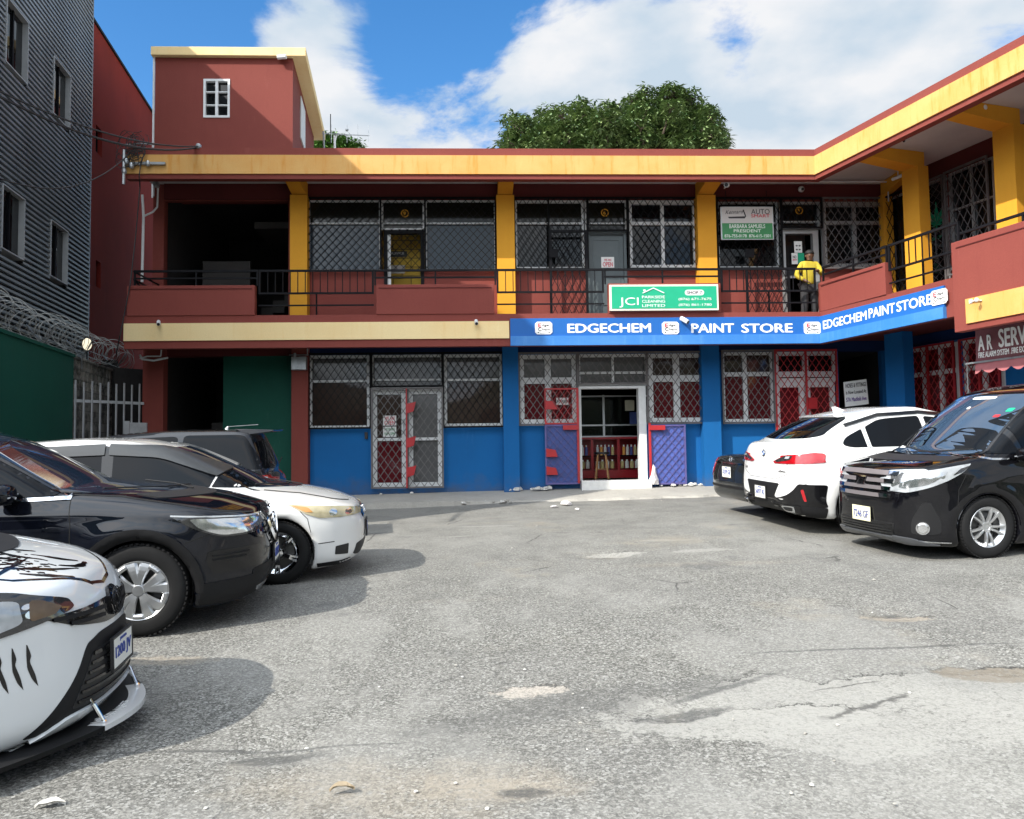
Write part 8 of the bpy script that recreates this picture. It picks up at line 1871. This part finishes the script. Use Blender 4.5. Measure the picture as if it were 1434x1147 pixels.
# ------------------------------------------------------------------ black van, right front
def van():
    hd = rad(190.5); sp = dict(h=.022, W=1.74, H=1.93, xr=(-3.80, .97), cabmid=-1.4,
        side=[(.60, .17), (.82, .19), (.90, .30), (.925, .50), (.92, .70), (.89, .86), (.83, .965), (.72, 1.015), (.40, 1.075), (.05, 1.14), (-.3, 1.16), (-2.2, 1.10), (-3.6, 1.08), (-3.74, .9), (-3.76, .5), (-3.68, .25), (-3.4, .18), (0, .17)],
        cabin=[(.30, .98), (-.10, 1.28), (-.50, 1.58), (-.85, 1.80), (-1.3, 1.89), (-2.2, 1.91), (-3.3, 1.88), (-3.58, 1.78), (-3.70, 1.3), (-3.74, 1.0), (-2, .9)],
        plan=[(-3.78, 0), (-3.78, .65), (-3.72, .84), (-3.4, .87), (-1, .865), (0, .87), (.34, .86), (.62, .80), (.83, .62), (.92, .36), (.945, 0)],
        tuck=[(.13, .03), (.26, .0), (.45, .0), (.7, .0), (.9, .01), (1.02, .035), (1.14, .06)], tumble=(1.05, .85, 1.8, .70), taper=[(-1.0, 0), (.3, .07)],
        flare=[(0, .33, .43, .02, .09), (-2.85, .33, .43, .02, .09)], crease=[([(.1, .80), (-.4, .88), (-3.2, .92)], .012, .03)], arch=[(0, .325, .365), (-2.85, .325, .365)], kr=.08, kroof=.10, kbelt=.04, kwind=.20, crown=.05)
    loc = place(1386, 783, hd, 1, .86); c = Car('van', 'black van with a chrome barred grille parked nose out on the right', 'cars parked along the right side', loc, hd, sp, M['p_black'])
    wells(c, sp['arch'], .87, M['black']); add_wheels(c, [(0, .865), (0, -.865), (-2.85, .865), (-2.85, -.865)], .338, .205, .22, 'ten', M['rim'])
    for m_, v in ((1, 'L'), (-1, 'R')):
        c.patch([(.10, 1.13, .2), (-.30, 1.42, .2), (-.46, 1.10, .1)], v, 'quarter_window', M['cglass'], res=.036)
        c.patch([(-.53, 1.09, .05), (-.38, 1.45, .1), (-.78, 1.65, .2), (-1.3, 1.70, .1), (-1.28, 1.07, .05)], v, 'side_window', M['cglass'], res=.036)
        c.patch([(-1.36, 1.07, .05), (-1.38, 1.70, .1), (-2.4, 1.71, .1), (-2.4, 1.07, .05)], v, 'side_window', M['cglass'], res=.036); c.patch([(-2.47, 1.07, .05), (-2.47, 1.71, .1), (-3.4, 1.66, .1), (-3.5, 1.1, .1)], v, 'side_window', M['cglass'], res=.036)
        c.line([(.12, 1.10), (-.1, 1.06), (-.5, 1.05), (-1.3, 1.04)], v, 'chrome_trim', M['chrome'], w=.02, off=.006)
        hl = c.patch([(.16, 1.02, .1), (.32, 1.0, .25), (.55, .965, .2), (.80, .925, .1), (.875, .86, .2), (.885, .735, .1), (.80, .72, .2), (.62, .78, .3), (.42, .86, .3), (.26, .94, .3)], v, 'headlight', M['lens_clear'], off=.008, res=.028)
        c.patch([(.18, 1.0, .1), (.30, .97, .2), (.40, .90, .2), (.28, .935, .3)], v, 'indicator', M['lens_dark'], off=.011, parent=hl, sk=.003)
        c.patch([(.42, .95, .2), (.80, .90, .2), (.84, .76, .2), (.62, .81, .3)], v, 'reflector', M['reflector'], off=.011, parent=hl, sk=.003)
        lamp_bits(c, hl, [(.68, .84, .055, .055, M['lens_clear']), (.68, .84, .03, .03, M['lens_dark']), (.50, .90, .03, .03, M['reflector'])], v)
        c.patch([(m_*.37, .945, .1), (m_*.56, .96, .2), (m_*.74, .97, .2), (m_*.80, .82, .2), (m_*.62, .77, .2), (m_*.42, .715, .15)], 'F', 'headlight_face', M['lens_clear'], off=.010, parent=hl)
        c.patch([(m_*.44, .92, .1), (m_*.60, .935, .2), (m_*.66, .86, .2), (m_*.48, .77, .15)], 'F', 'reflector', M['reflector'], off=.014, parent=hl, sk=.004)
        fp = c.patch([(m_*.74, .62, .1), (m_*.66, .42, .3), (m_*.66, .28, .2), (m_*.82, .28, .3), (m_*.82, .42, .2), (m_*.78, .62, .1)], 'F', 'fog_pod', M['trim'], off=.004)
        h, n = c.cast((m_*.735, .345), 'F')
        mb = MB(); mb.bar(h-n*.02, h+n*.012, .075, 20, r2=.068); o = mb.build('fog_lamp', M['chrome'], c.t); mb = MB(); mb.bar(h+n*.0121, h+n*.022, .058, 18, r2=.045); mb.build('lens', M['reflector'], o)
        c.patch([(m_*.44, .17, .1), (m_*.44, .25, .1), (m_*.66, .235, .2), (m_*.80, .17, .1)], 'F', 'lip', M['dkchrome2'], off=.022)
        c.line([(.44, .195), (.60, .20), (.80, .22)], v, 'lip_trim', M['chrome'], w=.012, off=.014)
        c.line([(-.50, .22), (-.47, .8), (-.50, 1.06)], v, 'panel_gap', M['gap']); c.line([(-1.32, .22), (-1.32, 1.06)], v, 'panel_gap', M['gap']); c.line([(.37, .58), (.34, .75), (.24, .91)], v, 'panel_gap', M['gap'])
        c.line([(.15, 1.09), (.4, 1.035), (.64, .985), (.82, .945)], v, 'panel_gap', M['gap'], w=.006)
        handle(c, -1.15, .95, v); mirror(c, -.42, .85, 1.10, M['p_black'], 1.05, m_)
        o = c.line(arcl(0, .325, .372, .05, math.pi-.05), v, 'arch_lip', M['p_black'], w=.02, off=.010)
    ws = c.patch([(-.72, 1.115, .2), (-.655, 1.40, .3), (-.60, 1.76, .15), (.60, 1.76, .15), (.655, 1.40, .3), (.72, 1.115, .2), (0, 1.10)], 'F', 'windscreen', M['cglass_lt'], off=.003, res=.036)
    for m_ in (1, -1): c.line([(m_*.735, 1.11), (m_*.67, 1.40), (m_*.61, 1.77)], 'F', 'windscreen_seal', M['gloss'], w=.02, off=.006)
    # things stuck to or lying behind the glass: band, stickers
    for P, mt in (([(-.18, 1.71), (-.18, 1.74), (.18, 1.74), (.18, 1.71)], 'paper'), ([(.50, 1.56), (.50, 1.60), (.57, 1.60), (.57, 1.56)], 'sign_green'), ([(.43, 1.50), (.43, 1.53), (.50, 1.53), (.50, 1.50)], 'lens_red'), ([(-.62, 1.135), (-.62, 1.165), (-.44, 1.165), (-.44, 1.135)], 'paper'), ([(-.06, 1.60), (-.06, 1.625), (-.02, 1.625), (-.02, 1.60)], 'paper')):
        c.patch(P, 'F', 'sticker', M[mt], off=.006, parent=ws, sk=.002)
    c.patch([(-.70, 1.045, .2), (-.70, 1.09, .2), (.70, 1.09, .2), (.70, 1.045, .2), (0, 1.04)], 'F', 'cowl', M['black'], off=.006); wiper(c, [(.40, 1.10), (0, 1.125), (-.5, 1.16)]); wiper(c, [(-.1, 1.10), (.3, 1.12), (.62, 1.15)])
    gr = c.patch([(-.50, .93, .15), (-.50, .62, .15), (.50, .62, .15), (.50, .93, .15), (0, .955)], 'F', 'grille', M['gloss'], off=.004)
    for z, w_ in ((.915, .54), (.835, .50), (.755, .47), (.675, .44)):
        P = [(-w_, z-.022, .1), (-w_-.01, z+.020, .1), (0, z+.030 if z > .9 else z+.022), (w_+.01, z+.020, .1), (w_, z-.022, .1), (0, z-.022)]; b_ = c.patch(P, 'F', 'chrome_bar', M['dkchrome'], off=.022, parent=gr)
        for m_ in (-1, 1): c.patch([(m_*(w_-.12), z-.022, .1), (m_*(w_-.13), z+.021, .1), (m_*(w_+.01), z+.020, .1), (m_*w_, z-.022, .1)], 'F', 'chrome_end', M['chrome'], off=.025, parent=gr)
    em = c.patch([(-.10, .865, .1), (.10, .865, .1), (.075, .775, .1), (-.075, .775, .1)], 'F', 'badge', M['gloss'], off=.032); mb = MB(); c.line([(-.09, .86), (.09, .86), (.07, .78)], 'F', '', None, mb=mb, off=.036, w=.012); c.line([(-.06, .78), (-.03, .83), (.06, .83)], 'F', '', None, mb=mb, off=.036, w=.01); mb.build('badge_mark', M['chrome'], em)
    lo_ = c.patch([(-.46, .245, .1), (-.50, .385, .1), (.50, .385, .1), (.46, .245, .1)], 'F', 'lower_grille', M['black'], off=.004)
    slats(c, [[(-.47, z), (.47, z)] for z in (.27, .30, .33, .36)], 'F', 'grille_bar', M['gloss'], parent=lo_)
    c.patch([(-.44, .17, .1), (-.46, .235, .1), (.46, .235, .1), (.44, .17, .1)], 'F', 'lower_lip', M['dkchrome2'], off=.025)
    h, n = c.cast((0, .50), 'F'); plate(c, h.x+.02, 0, .445, .33, .165, '7246 GF', 1, small='', frame=False, mat=M['plate_y'])
M['dkchrome'] = plain('smoked_chrome', (.30, .27, .28, 1), .3, metal=.55); M['dkchrome2'] = plain('dark_satin_trim', (.12, .125, .135, 1), .3, metal=.5); M['plate_y'] = plain('pale_yellow_plate', (.80, .76, .52, 1), .45)
van()
# ================================================================== PERSON on the gallery
def skin_mesh(verts, edges, radii, name, mat, parent, sub=2, root=0):
    me = bpy.data.meshes.new(name); me.from_pydata([tuple(v) for v in verts], edges, []); o = bpy.data.objects.new(name, me); COL.objects.link(o)
    md = o.modifiers.new('skin', 'SKIN'); md.use_smooth_shade = True
    for i, r in enumerate(radii):
        sv = me.skin_vertices[0].data[i]; sv.radius = (r, r) if not isinstance(r, tuple) else r; sv.use_root = (i == root)
    ss = o.modifiers.new('sub', 'SUBSURF'); ss.levels = sub; ss.render_levels = sub
    bpy.context.view_layer.update(); dg = bpy.context.evaluated_depsgraph_get(); nm = bpy.data.meshes.new_from_object(o.evaluated_get(dg)); bpy.data.objects.remove(o); bpy.data.meshes.remove(me)
    nm.materials.clear(); nm.materials.append(mat); nm.name = name; nm.polygons.foreach_set('use_smooth', [True]*len(nm.polygons)); q = bpy.data.objects.new(name, nm); COL.objects.link(q); q.parent = parent; return q
def person():
    M['skin'] = plain('brown_skin', (.15, .075, .045, 1), .5); M['shirt'] = plain('bright_yellow_cloth', (.52, .40, .03, 1), .8, var=.18); M['trousers'] = plain('charcoal_cloth', (.03, .03, .033, 1), .85, var=.3); M['hair'] = plain('black_hair', (.008, .007, .007, 1), .7)
    d = .42; s = FA.S(1134, 400, d); base = FA.w(s, ZF, d); t = thing('person', 'person in yellow shirt and dark trousers leaning by the rail before the dark office door', 'person', base, world=False)
    t.rotation_euler = (0, 0, YAW)
    # local axes: x along the gallery, y into the building, z up; the figure faces the rail (-y) with the head turned to its right
    k = .95; V = lambda *p: Vector(p)*k
    J = dict(pel=V(.02, .10, .90), l_hip=V(.11, .10, .86), r_hip=V(-.07, .10, .86), l_kn=V(.13, .06, .47), r_kn=V(-.09, .09, .47), l_an=V(.13, .12, .08), r_an=V(-.11, .15, .08), l_to=V(.15, -.03, .035), r_to=V(-.13, .0, .035),
             wa=V(.01, .07, 1.03), ch=V(-.01, .0, 1.24), nk0=V(-.01, -.04, 1.38), nk1=V(-.015, -.075, 1.44), hd=V(-.02, -.09, 1.53), tp=V(-.02, -.085, 1.60),
             l_sh=V(.15, -.03, 1.34), r_sh=V(-.17, -.01, 1.34), l_el=V(.24, -.14, 1.10), r_el=V(-.30, .0, 1.10), l_wr=V(.07, -.26, 1.16), r_wr=V(-.13, -.10, .97))
    names = list(J); idx = {n: i for i, n in enumerate(names)}; vs = [J[n] for n in names]
    rad_ = dict(pel=.125, l_hip=.085, r_hip=.085, l_kn=.056, r_kn=.056, l_an=.036, r_an=.036, l_to=.034, r_to=.034, wa=.11, ch=.125, nk0=.06, nk1=.048, hd=.082, tp=.066, l_sh=.058, r_sh=.058, l_el=.040, r_el=.040, l_wr=.027, r_wr=.027)
    ed = [('pel', 'l_hip'), ('pel', 'r_hip'), ('l_hip', 'l_kn'), ('r_hip', 'r_kn'), ('l_kn', 'l_an'), ('r_kn', 'r_an'), ('l_an', 'l_to'), ('r_an', 'r_to'), ('pel', 'wa'), ('wa', 'ch'), ('ch', 'nk0'), ('nk0', 'nk1'), ('nk1', 'hd'), ('hd', 'tp'), ('ch', 'l_sh'), ('ch', 'r_sh'), ('l_sh', 'l_el'), ('r_sh', 'r_el'), ('l_el', 'l_wr'), ('r_el', 'r_wr')]
    E = [(idx[a], idx[b]) for a, b in ed]; R = [rad_[n] for n in names]
    for w, dr in (('l_wr', V(-.75, -.45, -.15)), ('r_wr', V(.55, -.35, -.35))):       # palm, five fingers
        dr = dr.normalized(); side = dr.cross(Vector((0, 0, 1))).normalized(); up = side.cross(dr); b0 = len(vs); vs.append(J[w]+dr*.055); R.append(.030); E.append((idx[w], b0))
        for f, (off, L) in enumerate(((-.028, .066), (-.010, .076), (.009, .070), (.027, .055))):
            p = vs[b0]+dr*.02+side*off; i = len(vs); vs += [p, p+dr*L*.5-up*.006, p+dr*L*.85-up*.026]; R += [.0095, .0085, .0075]; E += [(b0, i), (i, i+1), (i+1, i+2)]
        i = len(vs); p = J[w]+dr*.03-side*.03; vs += [p, p-side*.022+dr*.03, p-side*.026+dr*.055]; R += [.011, .010, .0085]; E += [(idx[w], i), (i, i+1), (i+1, i+2)]
    body = skin_mesh(vs, E, R, 'body', M['skin'], t)
    # face
    hd = J['hd']; f = (Vector((-.45, -1, -.08))).normalized(); sd = f.cross(Vector((0, 0, 1))).normalized()
    mb = MB(); mb.ball(hd+f*.078-Vector((0, 0, .012)), .016, 8, 0, .8, .8, 1.5); mb.ball(hd-sd*.078+Vector((0, 0, -.01)), .022, 8, 0, .5, .8, 1.2); mb.ball(hd+sd*.078+Vector((0, 0, -.01)), .022, 8, 0, .5, .8, 1.2); mb.build('nose_and_ears', M['skin'], t, smooth=True)
    mb = MB()
    for q in (-1, 1): mb.ball(hd+f*.070+sd*q*.028+Vector((0, 0, .012)), .007, 6)
    mb.build('eyes', M['conc_dk'], t, smooth=True); mb = MB(); 
    for q in (-1, 1): mb.ball(hd+f*.079+sd*q*.028+Vector((0, 0, .012)), .005, 6)
    mb.bar(hd+f*.074-sd*.022-Vector((0, 0, .045)), hd+f*.074+sd*.022-Vector((0, 0, .045)), .005, 5); mb.build('pupils_and_mouth', M['hair'], t)
    bm = bmesh.new(); bmesh.ops.create_icosphere(bm, subdivisions=3, radius=.098); 
    for v in list(bm.verts):
        if v.co.z < -.01 and v.co.dot(f) > -.03 or v.co.z < -.06: bm.verts.remove(v)
    for v in bm.verts: v.co = Vector((v.co.x*.98, v.co.y*1.0, v.co.z*.98))+hd+Vector((0, .008, .024))-f*.012
    me = bpy.data.meshes.new('hair'); bm.to_mesh(me); bm.free(); me.materials.append(M['hair']); me.polygons.foreach_set('use_smooth', [True]*len(me.polygons)); o = bpy.data.objects.new('hair', me); COL.objects.link(o); o.parent = t; sdm = o.modifiers.new('s', 'SOLIDIFY'); sdm.thickness = .012
    def cloth(lst, radii, edges, name, mat):
        ii = {n: i for i, n in enumerate(lst)}; return skin_mesh([J[n] if isinstance(n, str) else n for n in lst], [(ii[a], ii[b]) for a, b in edges], radii, name, mat, t)
    lw = J['l_el'].lerp(J['l_wr'], .86); rw = J['r_el'].lerp(J['r_wr'], .86); J['lw'] = lw; J['rw'] = rw; J['hem'] = V(.02, .10, .88)
    cloth(['ch', 'wa', 'hem', 'l_sh', 'r_sh', 'l_el', 'r_el', 'lw', 'rw', 'nk0'], [.15, .138, .15, .08, .08, .06, .06, .042, .042, .066], [('ch', 'wa'), ('wa', 'hem'), ('ch', 'l_sh'), ('ch', 'r_sh'), ('l_sh', 'l_el'), ('r_sh', 'r_el'), ('l_el', 'lw'), ('r_el', 'rw'), ('ch', 'nk0')], 'shirt', M['shirt'])
    J['la'] = J['l_kn'].lerp(J['l_an'], .88); J['ra'] = J['r_kn'].lerp(J['r_an'], .88)
    cloth(['pel', 'l_hip', 'r_hip', 'l_kn', 'r_kn', 'la', 'ra'], [.142, .108, .108, .078, .078, .062, .062], [('pel', 'l_hip'), ('pel', 'r_hip'), ('l_hip', 'l_kn'), ('r_hip', 'r_kn'), ('l_kn', 'la'), ('r_kn', 'ra')], 'trousers', M['trousers'])
    mb = MB()
    for a in ('l_', 'r_'): mb.bar(J[a+'an']+Vector((0, .04, -.035)), J[a+'to']+Vector((0, -.03, .0)), .048, 10, r2=.036)
    mb.build('shoes', M['black'], t, smooth=True)
person()
flush_text()
